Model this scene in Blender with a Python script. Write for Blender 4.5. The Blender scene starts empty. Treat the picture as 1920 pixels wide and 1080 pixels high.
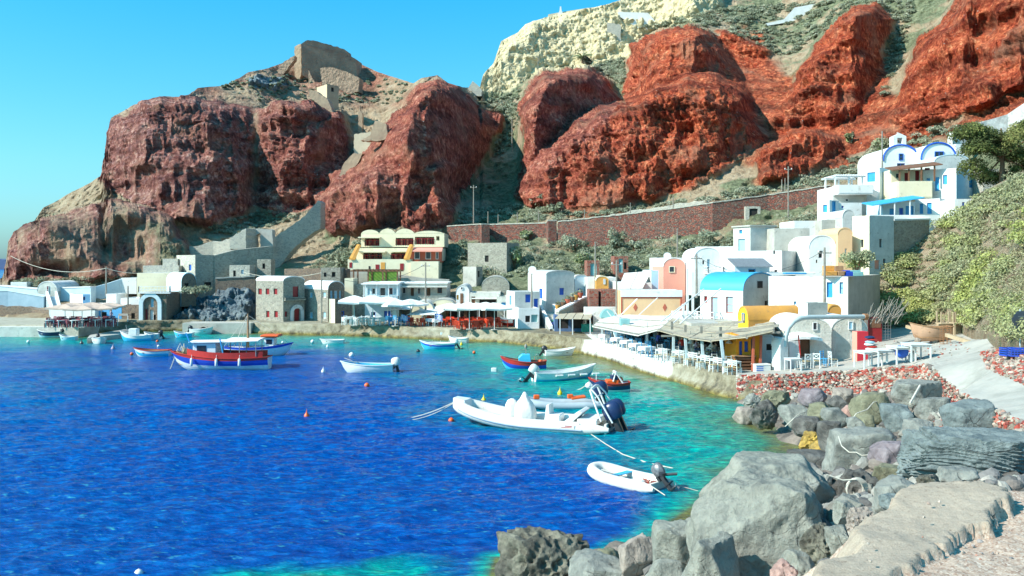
import bpy, bmesh, math, random
import numpy as np
from mathutils import Vector, Matrix
R = math.radians
random.seed(7)
SC = bpy.context.scene
COL = SC.collection
H, F, HZ = 8.0, 1663.0, 490.0      # eye height above the water, focal length and horizon row of the 1920 wide photo

# ------------------------------------------------------------------ camera
cam = bpy.data.cameras.new('camera'); camo = bpy.data.objects.new('camera', cam); COL.objects.link(camo)
camo.location = (0, 0, H); camo.rotation_euler = (R(90), 0, 0)
cam.sensor_width = 36; cam.lens = 36 * F / 1920; cam.shift_y = -(540 - HZ) / 1920
cam.clip_start = 0.1; cam.clip_end = 20000
SC.camera = camo

# ------------------------------------------------------------------ sky, sun, exposure
SUN = Vector((-0.74, -0.32, 0.62)).normalized()
w = bpy.data.worlds.new('World'); SC.world = w; w.use_nodes = True
wn = w.node_tree.nodes; wl = w.node_tree.links
sky = wn.new('ShaderNodeTexSky'); sky.sky_type = 'NISHITA'; sky.sun_disc = False
sky.sun_elevation = math.asin(SUN.z); sky.sun_rotation = math.atan2(SUN.x, SUN.y)
sky.dust_density = 1.0; sky.ozone_density = 1.6; sky.air_density = 1.0
tint = wn.new('ShaderNodeMix'); tint.data_type = 'RGBA'; tint.blend_type = 'MULTIPLY'
tint.inputs[0].default_value = 1.0
tc = wn.new('ShaderNodeTexCoord'); sp = wn.new('ShaderNodeSeparateXYZ'); wl.new(tc.outputs['Generated'], sp.inputs[0])
cr = wn.new('ShaderNodeValToRGB'); e = cr.color_ramp.elements; e[0].position = 0.0; e[0].color = (0.58, 1.05, 1.40, 1); e[1].position = 0.30; e[1].color = (0.16, 1.30, 1.55, 1)
k_ = e.new(0.10); k_.color = (0.52, 1.20, 1.32, 1); wl.new(sp.outputs[2], cr.inputs[0]); wl.new(cr.outputs[0], tint.inputs[7])
bg = wn['Background']; bg.inputs[1].default_value = 0.11
wl.new(sky.outputs[0], tint.inputs[6]); wl.new(tint.outputs[2], bg.inputs[0])
sl = bpy.data.lights.new('sun', 'SUN'); sl.energy = 5.0; sl.angle = R(0.53); sl.color = (1.0, 0.95, 0.86)
so = bpy.data.objects.new('sun', sl); COL.objects.link(so)
so.rotation_euler = SUN.to_track_quat('Z', 'Y').to_euler(); so.location = (0, 0, 100)
SC.view_settings.view_transform = 'Standard'; SC.view_settings.look = 'None'
SC.view_settings.exposure = 0.55; SC.view_settings.gamma = 1
SC.cycles.max_bounces = 5; SC.cycles.diffuse_bounces = 2; SC.cycles.glossy_bounces = 2
SC.cycles.transparent_max_bounces = 4

# ------------------------------------------------------------------ placing
def W(px, py, Y): return Vector(((px - 960) / F * Y, Y, H - (py - HZ) / F * Y))
def WZ(px, py, z=0.0): return W(px, py, (H - z) * F / (py - HZ))

# ------------------------------------------------------------------ numpy noise
def _h(i, j, k, s):
    n = (i * 374761393 + j * 668265263 + k * 2147483647 % 1274126177 * 97 + k * 1274126177 + s * 974711) & 0xffffffff
    n = ((n ^ (n >> 13)) * 1274126177) & 0xffffffff
    n = (n ^ (n >> 16)) & 0xffffffff
    return n / 4294967295.0
def vn(p, s=0):
    p = np.asarray(p, float); i = np.floor(p).astype(np.int64); f = p - i; f = f * f * f * (f * (f * 6 - 15) + 10)
    r = 0
    for a in (0, 1):
        for b in (0, 1):
            for c in (0, 1):
                wgt = (f[:, 0] if a else 1 - f[:, 0]) * (f[:, 1] if b else 1 - f[:, 1]) * (f[:, 2] if c else 1 - f[:, 2])
                r = r + wgt * _h(i[:, 0] + a, i[:, 1] + b, i[:, 2] + c, s)
    return r * 2 - 1
def fbm(p, o=4, s=0, g=0.5, ridge=False):
    t = 0; a = 1.0; q = np.asarray(p, float).copy(); n = 0
    for k in range(o):
        v = vn(q, s + k * 13)
        if ridge: v = 1 - 2 * np.abs(v)
        t = t + a * v; n += a; a *= g; q = q * 2.03 + 17.1
    return t / n
def worley(p, s=0):
    p = np.asarray(p, float); i = np.floor(p).astype(np.int64); best = np.full(len(p), 9.0)
    for a in (-1, 0, 1):
        for b in (-1, 0, 1):
            for c in (-1, 0, 1):
                q = i + np.array([a, b, c])
                o = np.stack([_h(q[:, 0], q[:, 1], q[:, 2], s + t) for t in (1, 2, 3)], 1)
                best = np.minimum(best, ((q + o - p) ** 2).sum(1))
    return np.sqrt(best)
def insd(P, poly):
    """signed distance to a closed polygon, positive inside"""
    poly = np.array(poly, float); n = len(poly); d = np.full(len(P), 1e9); ins = np.zeros(len(P), bool)
    for k in range(n):
        a = poly[k]; b = poly[(k + 1) % n]; e = b - a; v = P - a
        t = np.clip((v @ e) / max(e @ e, 1e-9), 0, 1); q = v - t[:, None] * e
        d = np.minimum(d, (q * q).sum(1))
        c = ((a[1] > P[:, 1]) != (b[1] > P[:, 1])) & (P[:, 0] < (b[0] - a[0]) * (P[:, 1] - a[1]) / (b[1] - a[1] + 1e-12) + a[0])
        ins ^= c
    d = np.sqrt(d); return np.where(ins, d, -d)
def linedist(P, pts):
    pts = np.array(pts, float); d = np.full(len(P), 1e9)
    for k in range(len(pts) - 1):
        a = pts[k]; e = pts[k + 1] - a; v = P - a
        t = np.clip((v @ e) / max(e @ e, 1e-9), 0, 1); q = v - t[:, None] * e
        d = np.minimum(d, (q * q).sum(1))
    return np.sqrt(d)
class RBF:
    def __init__(s, A):
        A = np.array(A, float); s.c = A[:, :2]; n = len(A); K = np.sqrt(((s.c[:, None] - s.c[None]) ** 2).sum(2))
        M = np.zeros((n + 3, n + 3)); M[:n, :n] = K + np.eye(n) * 1e-6; M[:n, n] = 1; M[:n, n + 1:] = s.c; M[n, :n] = 1; M[n + 1:, :n] = s.c.T
        s.w = np.linalg.solve(M, np.concatenate([A[:, 2], [0, 0, 0]]))
    def __call__(s, P):
        r = s.w[-3] + P @ s.w[-2:]
        for k in range(len(s.c)): r = r + s.w[k] * np.sqrt(((P - s.c[k]) ** 2).sum(1))
        return r
def sstep(a, b, x): t = np.clip((x - a) / (b - a), 0, 1); return t * t * (3 - 2 * t)

# ------------------------------------------------------------------ materials
MATS = {}
def newmat(name):
    m = bpy.data.materials.new(name); m.use_nodes = True; nt = m.node_tree
    return m, nt, nt.nodes, nt.links, nt.nodes['Principled BSDF']
def nnode(N, L, co, scale, detail=5, rough=0.6, kind='noise'):
    if kind == 'noise':
        t = N.new('ShaderNodeTexNoise'); t.inputs['Detail'].default_value = detail; t.inputs['Roughness'].default_value = rough
    else:
        t = N.new('ShaderNodeTexVoronoi')
        if kind == 'edge': t.feature = 'DISTANCE_TO_EDGE'
    t.inputs['Scale'].default_value = scale; L.new(co, t.inputs['Vector']); return t
def ramp(N, L, src, stops):
    r = N.new('ShaderNodeValToRGB'); e = r.color_ramp.elements
    while len(e) < len(stops): e.new(0.5)
    for k, (p, c) in enumerate(stops): e[k].position = p; e[k].color = (*c, 1) if len(c) == 3 else c
    L.new(src, r.inputs[0]); return r
def mix(N, L, fac, a, b, mode='MIX'):
    m = N.new('ShaderNodeMix'); m.data_type = 'RGBA'; m.blend_type = mode
    for sck, v in ((0, fac), (6, a), (7, b)):
        if isinstance(v, (int, float)): m.inputs[sck].default_value = v
        elif isinstance(v, tuple): m.inputs[sck].default_value = (*v, 1) if len(v) == 3 else v
        else: L.new(v, m.inputs[sck])
    return m.outputs[2]
def bump(N, L, b, hsock, strength, dist, prev=None):
    n = N.new('ShaderNodeBump'); n.inputs['Strength'].default_value = strength; n.inputs['Distance'].default_value = dist
    L.new(hsock, n.inputs['Height'])
    if prev: L.new(prev, n.inputs['Normal'])
    L.new(n.outputs[0], b.inputs['Normal']); return n.outputs[0]
def paint(name, c, c2=None, scale=1.2, rough=0.6, bs=0.25, bscale=14, bd=0.02, metal=0, dirt=None, spec=None, lo=0.35, hi=0.65):
    """one colour worn towards a second, with a fine bump"""
    if name in MATS: return MATS[name]
    m, nt, N, L, B = newmat(name); co = N.new('ShaderNodeTexCoord').outputs['Object']
    c2 = c2 or tuple(x * 0.8 for x in c)
    n1 = nnode(N, L, co, scale, 7, 0.65); r1 = ramp(N, L, n1.outputs[0], [(lo, c), (hi, c2)]); out = r1.outputs[0]
    if dirt:
        n2 = nnode(N, L, co, scale * 2.7, 8, 0.75); r2 = ramp(N, L, n2.outputs[0], [(0.56, (0, 0, 0)), (0.68, (1, 1, 1))]); out = mix(N, L, r2.outputs[0], out, dirt)
    L.new(out, B.inputs['Base Color']); B.inputs['Roughness'].default_value = rough; B.inputs['Metallic'].default_value = metal
    if spec is not None: B.inputs['Specular IOR Level'].default_value = spec
    if bs: bump(N, L, B, nnode(N, L, co, bscale, 5).outputs[0], bs, bd)
    MATS[name] = m; return m
def stone(name, cols, mortar, scale=2.4, flat=1.5, mw=0.06, rough=0.9, bd=0.05):
    """rubble masonry: cells of several stone colours in mortar"""
    if name in MATS: return MATS[name]
    m, nt, N, L, B = newmat(name); co = N.new('ShaderNodeTexCoord').outputs['Object']
    mp = N.new('ShaderNodeMapping'); mp.inputs['Scale'].default_value = (1, 1, flat); L.new(co, mp.inputs[0]); v = mp.outputs[0]
    wv = nnode(N, L, v, scale * 2, 2); wm = N.new('ShaderNodeMixRGB'); wm.inputs[0].default_value = 0.07; L.new(v, wm.inputs[1]); L.new(wv.outputs['Color'], wm.inputs[2]); v = wm.outputs[0]
    c = nnode(N, L, v, scale, kind='cell'); e = nnode(N, L, v, scale, kind='edge')
    st = ramp(N, L, c.outputs['Color'], [(0.05 + 0.9 * k / max(1, len(cols) - 1), q) for k, q in enumerate(cols)])
    big = nnode(N, L, co, 0.35, 5); col = mix(N, L, 0.35, st.outputs[0], ramp(N, L, big.outputs[0], [(0.3, (0.55,) * 3), (0.7, (1.2,) * 3)]).outputs[0], 'MULTIPLY')
    em = ramp(N, L, e.outputs['Distance'], [(mw * 0.4, (1, 1, 1)), (mw, (0, 0, 0))])
    L.new(mix(N, L, em.outputs[0], col, mortar), B.inputs['Base Color']); B.inputs['Roughness'].default_value = rough
    eb = ramp(N, L, e.outputs['Distance'], [(0, (0, 0, 0)), (mw * 2.2, (1, 1, 1))])
    p = bump(N, L, B, eb.outputs[0], 0.8, bd); bump(N, L, B, nnode(N, L, co, 12, 4).outputs[0], 0.4, 0.03, p)
    MATS[name] = m; return m

# ------------------------------------------------------------------ mesh building
def tag(o, label=None, cat=None, group=None, kind=None):
    if label: o['label'] = label
    if cat: o['category'] = cat
    if group: o['group'] = group
    if kind: o['kind'] = kind
    return o
def thing(name, label, cat, loc=(0, 0, 0), rz=0, group=None):
    o = bpy.data.objects.new(name, None); COL.objects.link(o); o.location = loc; o.rotation_euler = (0, 0, rz); o.empty_display_size = 0.3
    return tag(o, label, cat, group)
def link(name, me, mat, parent=None, loc=None):
    o = bpy.data.objects.new(name, me); COL.objects.link(o)
    if mat:
        for q in (mat if isinstance(mat, (list, tuple)) else [mat]): me.materials.append(q)
    if parent: o.parent = parent
    if loc is not None: o.location = loc
    return o
def ortho(d):
    d = Vector(d).normalized(); a = Vector((0, 0, 1)) if abs(d.z) < 0.9 else Vector((1, 0, 0)); x = d.cross(a).normalized(); return x, d.cross(x).normalized()
class MB:
    def __init__(s): s.v = []; s.f = []; s.m = []; s.mi = 0; s.sm = False
    def add(s, vs, fs):
        k = len(s.v); s.v += [tuple(p) for p in vs]; s.f += [tuple(i + k for i in f) for f in fs]; s.m += [s.mi] * len(fs); return s
    def box(s, x0, y0, z0, x1, y1, z1):
        return s.add([(x0, y0, z0), (x1, y0, z0), (x1, y1, z0), (x0, y1, z0), (x0, y0, z1), (x1, y0, z1), (x1, y1, z1), (x0, y1, z1)],
                     [(0, 3, 2, 1), (4, 5, 6, 7), (0, 1, 5, 4), (1, 2, 6, 5), (2, 3, 7, 6), (3, 0, 4, 7)])
    def cbox(s, c, d, rz=0, tilt=None):
        M = Matrix.Rotation(rz, 3, 'Z')
        if tilt: M = M @ Matrix.Rotation(tilt[0], 3, tilt[1])
        vs = [Vector(c) + M @ Vector((sx * d[0] / 2, sy * d[1] / 2, sz * d[2] / 2)) for sz in (-1, 1) for sx, sy in ((-1, -1), (1, -1), (1, 1), (-1, 1))]
        return s.add(vs, [(0, 3, 2, 1), (4, 5, 6, 7), (0, 1, 5, 4), (1, 2, 6, 5), (2, 3, 7, 6), (3, 0, 4, 7)])
    def beam(s, p, q, wd, ht=None):
        ht = ht or wd; p = Vector(p); q = Vector(q); x, y = ortho(q - p); vs = []
        for c in (p, q):
            for a, b in ((-1, -1), (1, -1), (1, 1), (-1, 1)): vs.append(c + x * a * wd / 2 + y * b * ht / 2)
        return s.add(vs, [(0, 3, 2, 1), (4, 5, 6, 7), (0, 1, 5, 4), (1, 2, 6, 5), (2, 3, 7, 6), (3, 0, 4, 7)])
    def tube(s, pts, r, n=8, caps=True):
        pts = [Vector(p) for p in pts]; rs = r if isinstance(r, (list, tuple)) else [r] * len(pts); vs = []; x = None
        for k, p in enumerate(pts):
            d = (pts[min(k + 1, len(pts) - 1)] - pts[max(k - 1, 0)]).normalized()
            if x is None: x, y = ortho(d)
            else: x = (x - d * x.dot(d)).normalized(); y = d.cross(x)
            for j in range(n):
                a = 2 * math.pi * j / n; vs.append(p + (x * math.cos(a) + y * math.sin(a)) * rs[k])
        fs = [(k * n + j, k * n + (j + 1) % n, (k + 1) * n + (j + 1) % n, (k + 1) * n + j) for k in range(len(pts) - 1) for j in range(n)]
        if caps: fs += [tuple(range(n))[::-1], tuple((len(pts) - 1) * n + j for j in range(n))]
        return s.add(vs, fs)
    def lathe(s, prof, c=(0, 0, 0), n=12, sx=1, sy=1):
        vs = [(c[0] + r * sx * math.cos(2 * math.pi * j / n), c[1] + r * sy * math.sin(2 * math.pi * j / n), c[2] + z) for r, z in prof for j in range(n)]
        fs = [(k * n + j, k * n + (j + 1) % n, (k + 1) * n + (j + 1) % n, (k + 1) * n + j) for k in range(len(prof) - 1) for j in range(n)]
        return s.add(vs, fs + [tuple(range(n))[::-1], tuple((len(prof) - 1) * n + j for j in range(n))])
    def loft(s, rings, closed=True, caps=True):
        n = len(rings[0]); vs = [p for r in rings for p in r]; m = n if closed else n - 1
        fs = [(k * n + j, k * n + (j + 1) % n, (k + 1) * n + (j + 1) % n, (k + 1) * n + j) for k in range(len(rings) - 1) for j in range(m)]
        if caps and closed: fs += [tuple(range(n))[::-1], tuple((len(rings) - 1) * n + j for j in range(n))]
        return s.add(vs, fs)
    def prism(s, poly, d):
        """polygon (3-D points) pushed along the vector d"""
        n = len(poly); a = [Vector(p) for p in poly]; vs = a + [p + Vector(d) for p in a]
        return s.add(vs, [tuple(range(n)), tuple(range(2 * n - 1, n - 1, -1))] + [(j, n + j, n + (j + 1) % n, (j + 1) % n) for j in range(n)])
    def ball(s, c, r, n=10, m=7, sc=(1, 1, 1)):
        prof = [(r * math.sin(math.pi * (k + 0.02) / (m - 1 + 0.04)), -r * math.cos(math.pi * (k + 0.02) / (m - 1 + 0.04)) * sc[2]) for k in range(m)]
        return s.lathe(prof, c, n, sc[0], sc[1])
    def xf(s, M):
        s.v = [tuple(M @ Vector(p)) for p in s.v]; return s
    def obj(s, name, mat, parent=None, smooth=False, loc=None, bevel=0, label=None):
        me = bpy.data.meshes.new(name); vs = s.v
        if loc is not None and not parent: L = Vector(loc); vs = [tuple(Vector(p) - L) for p in s.v]
        me.from_pydata(vs, [], s.f); me.validate(); me.update()
        bm = bmesh.new(); bm.from_mesh(me); bmesh.ops.recalc_face_normals(bm, faces=bm.faces)
        if bevel: bmesh.ops.bevel(bm, geom=list(bm.edges), offset=bevel, segments=1, affect='EDGES', clamp_overlap=True)
        bm.to_mesh(me); bm.free()
        if not bevel: me.polygons.foreach_set('material_index', s.m[:len(me.polygons)] if len(s.m) >= len(me.polygons) else [0] * len(me.polygons))
        if smooth:
            me.polygons.foreach_set('use_smooth', [True] * len(me.polygons))
            try: me.set_sharp_from_angle(angle=R(smooth if smooth is not True else 45))
            except Exception: pass
        o = link(name, me, mat, parent, None if (parent or loc is None) else loc)
        if label: o['label'] = label
        return o
def npmesh(name, V, Fq, mat, smooth=True, attrs=None, parent=None, loc=None):
    """fast mesh from numpy arrays; Fq is an (n,3) or (n,4) array"""
    me = bpy.data.meshes.new(name); V = np.asarray(V, np.float32); Fq = np.asarray(Fq, np.int32)
    if loc is not None: V = V - np.array(loc, np.float32)
    me.vertices.add(len(V)); me.vertices.foreach_set('co', V.ravel())
    me.loops.add(Fq.size); me.loops.foreach_set('vertex_index', Fq.ravel()); k = Fq.shape[1]
    me.polygons.add(len(Fq)); me.polygons.foreach_set('loop_start', np.arange(0, Fq.size, k, dtype=np.int32))
    me.polygons.foreach_set('use_smooth', np.full(len(Fq), smooth)); me.update(calc_edges=True)
    for an, (dom, arr) in (attrs or {}).items():
        at = me.color_attributes.new(an, 'FLOAT_COLOR', dom); at.data.foreach_set('color', np.asarray(arr, np.float32).ravel())
    o = link(name, me, mat, parent, loc); return o
def gridf(nr, nc):
    i = np.arange(nr - 1)[:, None] * nc + np.arange(nc - 1)[None]; i = i.ravel()
    return np.stack([i, i + nc, i + nc + 1, i + 1], 1)
def copy_tree(o, parent=None):
    c = o.copy(); COL.objects.link(c)
    if parent: c.parent = parent
    for ch in [x for x in KIDS.get(o.name, [])]: copy_tree(ch, c)
    return c
KIDS = {}
def kids(root):
    """remember a thing's parts so that copies of it can be made"""
    for o in bpy.data.objects:
        if o.parent: 
            l = KIDS.setdefault(o.parent.name, [])
            if o not in l: l.append(o)
def place_copy(proto, first, loc, rz=0, label=None, sc=None):
    o = proto if first else copy_tree(proto)
    o.location = loc; o.rotation_euler = (0, 0, rz)
    if label: o['label'] = label
    if sc: o.scale = (sc,) * 3 if isinstance(sc, (int, float)) else sc
    return o

# ================================================================== THE LAND
SKY_L = [(-120, 560), (-20, 535), (5, 520), (10, 500), (15, 455), (30, 432), (50, 420), (65, 413), (82, 388), (100, 380), (125, 365), (165, 345), (189, 330), (193, 310), (200, 258), (208, 221),
         (250, 197), (300, 181), (340, 182), (355, 177), (370, 165), (425, 160), (465, 136), (505, 128), (545, 112), (580, 104), (640, 108), (670, 117), (710, 136), (775, 156), (790, 147), (820, 141),
         (840, 155), (870, 164), (900, 163), (906, 140), (925, 119), (940, 77), (972, 60), (985, 46), (1000, 40), (1045, 27), (1105, 16), (1142, 8), (1200, -12), (1300, -42), (1500, -70), (2120, -90)]
ANCH = [(-100, 600, 110), (0, 600, 108), (150, 590, 108), (300, 600, 112), (0, 530, 126), (150, 540, 121), (350, 520, 127), (480, 600, 112), (640, 600, 110), (800, 590, 108), (950, 600, 103), (1100, 600, 97), (1200, 600, 92), (1200, 640, 88),
        (500, 460, 134), (600, 450, 138), (640, 520, 122), (760, 430, 137), (760, 520, 117), (900, 505, 118), (900, 430, 137), (1000, 440, 130), (1000, 520, 112), (1100, 402, 140), (840, 425, 139), (1050, 418, 133), (1340, 384, 124), (1550, 352, 124),
        (1050, 447, 130), (1340, 442, 118), (1300, 480, 110), (1400, 422, 116), (1550, 420, 107), (1600, 500, 92), (1450, 520, 96), (1300, 540, 98), (1700, 330, 127), (1650, 400, 108), (1800, 300, 118), (1900, 250, 112), (2000, 220, 104), (1500, 600, 92), (1800, 500, 90), (2000, 500, 90),
        (100, 450, 138), (200, 380, 150), (300, 300, 158), (300, 190, 170), (100, 392, 160), (20, 440, 143), (480, 400, 158), (480, 200, 180), (560, 150, 212), (620, 170, 205), (700, 150, 220), (640, 250, 190), (800, 150, 200), (680, 400, 150), (850, 300, 182), (930, 300, 190), (930, 400, 150),
        (900, 180, 232), (1000, 60, 292), (1100, 20, 302), (1150, 120, 246), (1000, 160, 235), (1250, 0, 300), (1060, 250, 182), (1060, 380, 152), (1250, 200, 192), (1300, 60, 222), (1250, 360, 148), (1450, 150, 200), (1450, 0, 262), (1450, 300, 146),
        (1600, 0, 222), (1600, 200, 167), (1560, 320, 137), (1750, 50, 190), (1750, 200, 146), (1900, 0, 180), (1900, 150, 140), (2050, 0, 172), (2050, 180, 122)]
# rock masses: outline, how far they stand forward (m), rounding (px), masks (red, cream, scrub, dark)
PROM = [(0, 535), (8, 500), (15, 452), (40, 425), (70, 410), (120, 395), (200, 372), (262, 380), (320, 412), (352, 455), (362, 492), (330, 508), (240, 528), (120, 530)]
BIG1 = [(188, 332), (193, 305), (200, 258), (208, 220), (250, 196), (300, 179), (345, 180), (385, 184), (425, 190), (480, 206), (530, 196), (590, 192), (640, 208), (652, 262), (664, 312), (640, 358), (604, 392), (540, 402), (492, 392), (440, 408), (395, 425), (330, 420), (262, 382), (210, 365)]
BIG2 = [(476, 215), (510, 196), (560, 190), (612, 194), (640, 208), (652, 262), (664, 312), (640, 358), (604, 392), (540, 402), (492, 380), (480, 330), (470, 260)]
RED2 = [(594, 372), (622, 332), (662, 300), (672, 285), (722, 232), (742, 214), (776, 162), (820, 140), (868, 163), (905, 200), (945, 214), (945, 245), (905, 300), (872, 350), (855, 392), (845, 422), (780, 436), (700, 432), (668, 448), (620, 442), (598, 425)]
PIL = [(812, 320), (832, 296), (852, 305), (858, 360), (866, 400), (850, 415), (810, 400), (820, 360)]
RED2B = [(600, 372), (640, 345), (690, 320), (735, 315), (745, 345), (775, 380), (820, 372), (858, 392), (842, 425), (780, 440), (700, 434), (668, 450), (615, 440), (597, 425)]
E1 = [(974, 205), (986, 165), (1010, 136), (1058, 124), (1110, 126), (1150, 150), (1174, 178), (1172, 205), (1130, 250), (1075, 290), (1030, 335), (990, 385), (955, 372), (972, 325), (980, 260)]
F1 = [(1172, 112), (1188, 82), (1238, 56), (1298, 44), (1325, 54), (1355, 80), (1382, 128), (1400, 170), (1330, 210), (1230, 230), (1180, 215)]
F2 = [(955, 372), (980, 322), (1022, 276), (1072, 240), (1132, 198), (1200, 176), (1290, 142), (1345, 138), (1405, 182), (1432, 262), (1396, 292), (1345, 330), (1290, 362), (1200, 386), (1100, 392), (1040, 394), (985, 385)]
G1 = [(1422, 280), (1470, 248), (1530, 240), (1575, 262), (1592, 292), (1540, 322), (1484, 344), (1420, 352)]
H1 = [(1486, 165), (1510, 110), (1560, 50), (1598, 14), (1640, 4), (1676, 40), (1652, 100), (1666, 152), (1630, 205), (1590, 236), (1530, 246), (1450, 250), (1440, 232), (1474, 196)]
I1 = [(1684, 190), (1694, 130), (1722, 72), (1780, 18), (1830, -30), (1925, -60), (2120, -60), (2120, 130), (1925, 172), (1850, 202), (1780, 228), (1700, 244), (1650, 226)]
CREAM = [(893, 168), (905, 140), (924, 118), (938, 74), (972, 56), (1000, 34), (1045, 18), (1170, -10), (1340, -60), (1360, 10), (1325, 30), (1262, 48), (1204, 72), (1178, 104), (1100, 136), (1060, 122), (1010, 142), (960, 168)]
SCARP = [(1330, 20), (1700, -60), (1480, 60), (1400, 70)]
KNOB = [(1350, 62), (1400, 68), (1452, 90), (1440, 120), (1380, 125)]
ROCKM = [(300, 548), (340, 542), (480, 540), (482, 608), (400, 612), (320, 608), (296, 585)]
DARKC = [(465, 140), (500, 136), (540, 140), (545, 160), (500, 175), (462, 165)]
REDSC = [(1366, 140), (1345, 60), (1440, 75), (1470, 120), (1500, 190), (1660, 150), (1700, 240), (1800, 225), (1925, 180), (2120, 130), (2120, 190), (1900, 215), (1780, 262), (1640, 280), (1560, 320), (1430, 350), (1400, 300), (1430, 250), (1380, 190)]
REDS2 = [(1000, 335), (1055, 250), (1120, 205), (1172, 185), (1185, 215), (1110, 262), (1040, 320), (1010, 350)]
GULLY = [(945, 215), (978, 200), (975, 300), (960, 372), (930, 420), (866, 425), (870, 360), (905, 300)]

def relief(name, x0, x1, step, nrow, top, bot, depth, masks, mat, kind='structure', disp=None, skirt=-2.0, tpow=1.0, mono=0):
    px = np.arange(x0, x1 + step, step, dtype=float); nc = len(px)
    tt = np.interp(px, [p[0] for p in top], [p[1] for p in top]); bb = np.interp(px, [p[0] for p in bot], [p[1] for p in bot])
    t = np.linspace(0, 1, nrow) ** tpow
    PX = np.repeat(px[None], nrow, 0).ravel(); PY = (tt[None] * (1 - t[:, None]) + bb[None] * t[:, None]).ravel()
    P = np.stack([PX, PY], 1); Yd = depth(P)
    if mono:                                   # rock never hangs over the ground below it: a cliff foot runs out as scree
        G = Yd.reshape(nrow, nc); S = PY.reshape(nrow, nc)
        for r in range(1, nrow): G[r] = np.minimum(G[r], G[r - 1] - mono * (S[r] - S[r - 1]))
        for _ in range(3): G[:, 2:-2] = (G[:, :-4] + G[:, 1:-3] + G[:, 2:-2] + G[:, 3:-1] + G[:, 4:]) / 5
        Yd = G.ravel() - CACHE['folds']
    V = np.stack([(PX - 960) / F * Yd, Yd, H - (PY - HZ) / F * Yd], 1)
    M = masks(P, V)
    if disp is not None: V = disp(P, V, M)
    # a back face over the top and a skirt at the foot
    top0 = V[:nc]; back = [top0 + np.array([0, d, z]) for d, z in ((30, -40), (8, -3), (2.2, -0.4))]
    ft = V[-nc:].copy(); ft[:, 2] = skirt if skirt is not None else np.minimum(ft[:, 2] - .1, gz(np.stack([px, bb], 1)) - .3)
    V = np.concatenate(back + [V, ft]); M = np.concatenate([M[:nc]] * 3 + [M, M[-nc:]])
    return tag(npmesh(name, V, gridf(nrow + 4, nc), mat, name != 'hills', {'mask': ('POINT', M)}), kind=kind)

base = RBF(ANCH)
def warp(P, a, s, seed=0):
    q = np.concatenate([P / s, np.full((len(P), 1), seed * 3.3)], 1)
    return P + a * np.stack([fbm(q, 4, seed), fbm(q, 4, seed + 50)], 1)
def prof(d, Rr): u = np.clip(d / Rr, 0, 1); return np.sqrt(1 - (1 - u) ** 2)
CACHE = {}
def main_depth(P):
    Y = base(P); P1 = warp(P, 22, 44, 1); P2 = warp(P, 11, 14, 2)
    D = {}
    for k, poly in dict(prom=PROM, b1=BIG1, b2=BIG2, r2=RED2, r2b=RED2B, pil=PIL, e1=E1, f1=F1, f2=F2, g1=G1, h1=H1, i1=I1, cream=CREAM, knob=KNOB, rock=ROCKM, darkc=DARKC, sc=REDSC, sc2=REDS2, gully=GULLY).items():
        pin = [(a, b - 60 if b < 0 else b) for a, b in poly]
        D[k] = insd(0.6 * P1 + 0.4 * P2, pin)
    # every cliff stands nearly upright on its own foot: the ground behind its rim is hidden from below
    for k, poly, lean, r, sh in (('cream', CREAM, .11, 30, 0), ('prom', PROM, .06, 34, 2), ('b1', BIG1, .045, 34, 3), ('b2', BIG2, .045, 22, 3), ('r2', RED2, .05, 34, 3), ('e1', E1, .045, 30, 1), ('f1', F1, .05, 34, 1), ('knob', KNOB, .05, 14, 0), ('f2', F2, .07, 34, 3), ('h1', H1, .06, 30, 2), ('g1', G1, .05, 20, 2), ('i1', I1, .06, 34, 3)):
        pin = [(a, b - 60 if b < 0 else b) for a, b in poly]; pp = np.array(pin + pin[:1], float); xs = np.arange(pp[:, 0].min(), pp[:, 0].max() + 1, 4.0); yb = np.full(len(xs), -1e3)
        for (xa, ya), (xb, yb_) in zip(pp[:-1], pp[1:]):
            lo, hi = min(xa, xb), max(xa, xb); mk = (xs >= lo) & (xs <= hi); yy = ya + (yb_ - ya) * (xs - xa) / (xb - xa + 1e-9); yb = np.where(mk, np.maximum(yb, np.clip(yy, min(ya, yb_), max(ya, yb_))), yb)
        kk = np.ones(31) / 31; yb = np.convolve(np.pad(yb, 15, 'edge'), kk, 'valid'); foot = base(np.stack([xs, yb], 1))
        Yi = np.interp(P[:, 0], xs, foot) + lean * (np.interp(P[:, 0], xs, yb) - P[:, 1]) - sh
        wgt = prof(D[k], r); Yn = Y * (1 - wgt) + Yi * wgt; Y = np.where(D[k] > 0, np.minimum(Y, Yn), Y)
    for k, amp, r in (('r2b', 4, 24), ('pil', 5, 16), ('rock', 9, 30), ('darkc', 3, 14)): Y = Y - amp * prof(D[k], r)
    # buttresses and folds inside the red masses
    CACHE['smooth'] = Y.copy()
    folds = fbm(np.stack([P[:, 0] / 46, P[:, 1] / 120, P[:, 0] * 0], 1), 3, 21, ridge=True)
    red = np.clip(np.max([D[k] for k in ('prom', 'b1', 'b2', 'r2', 'e1', 'f1', 'f2', 'g1', 'h1', 'i1')], 0) / 12, 0, 1)
    f2_ = fbm(np.stack([P[:, 0] / 110, P[:, 1] / 90, P[:, 0] * 0 + 5], 1), 3, 33)
    CACHE['D'] = D; CACHE['red'] = red; CACHE['folds'] = red * (folds * 2.2 + f2_ * 7)
    return Y
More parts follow.
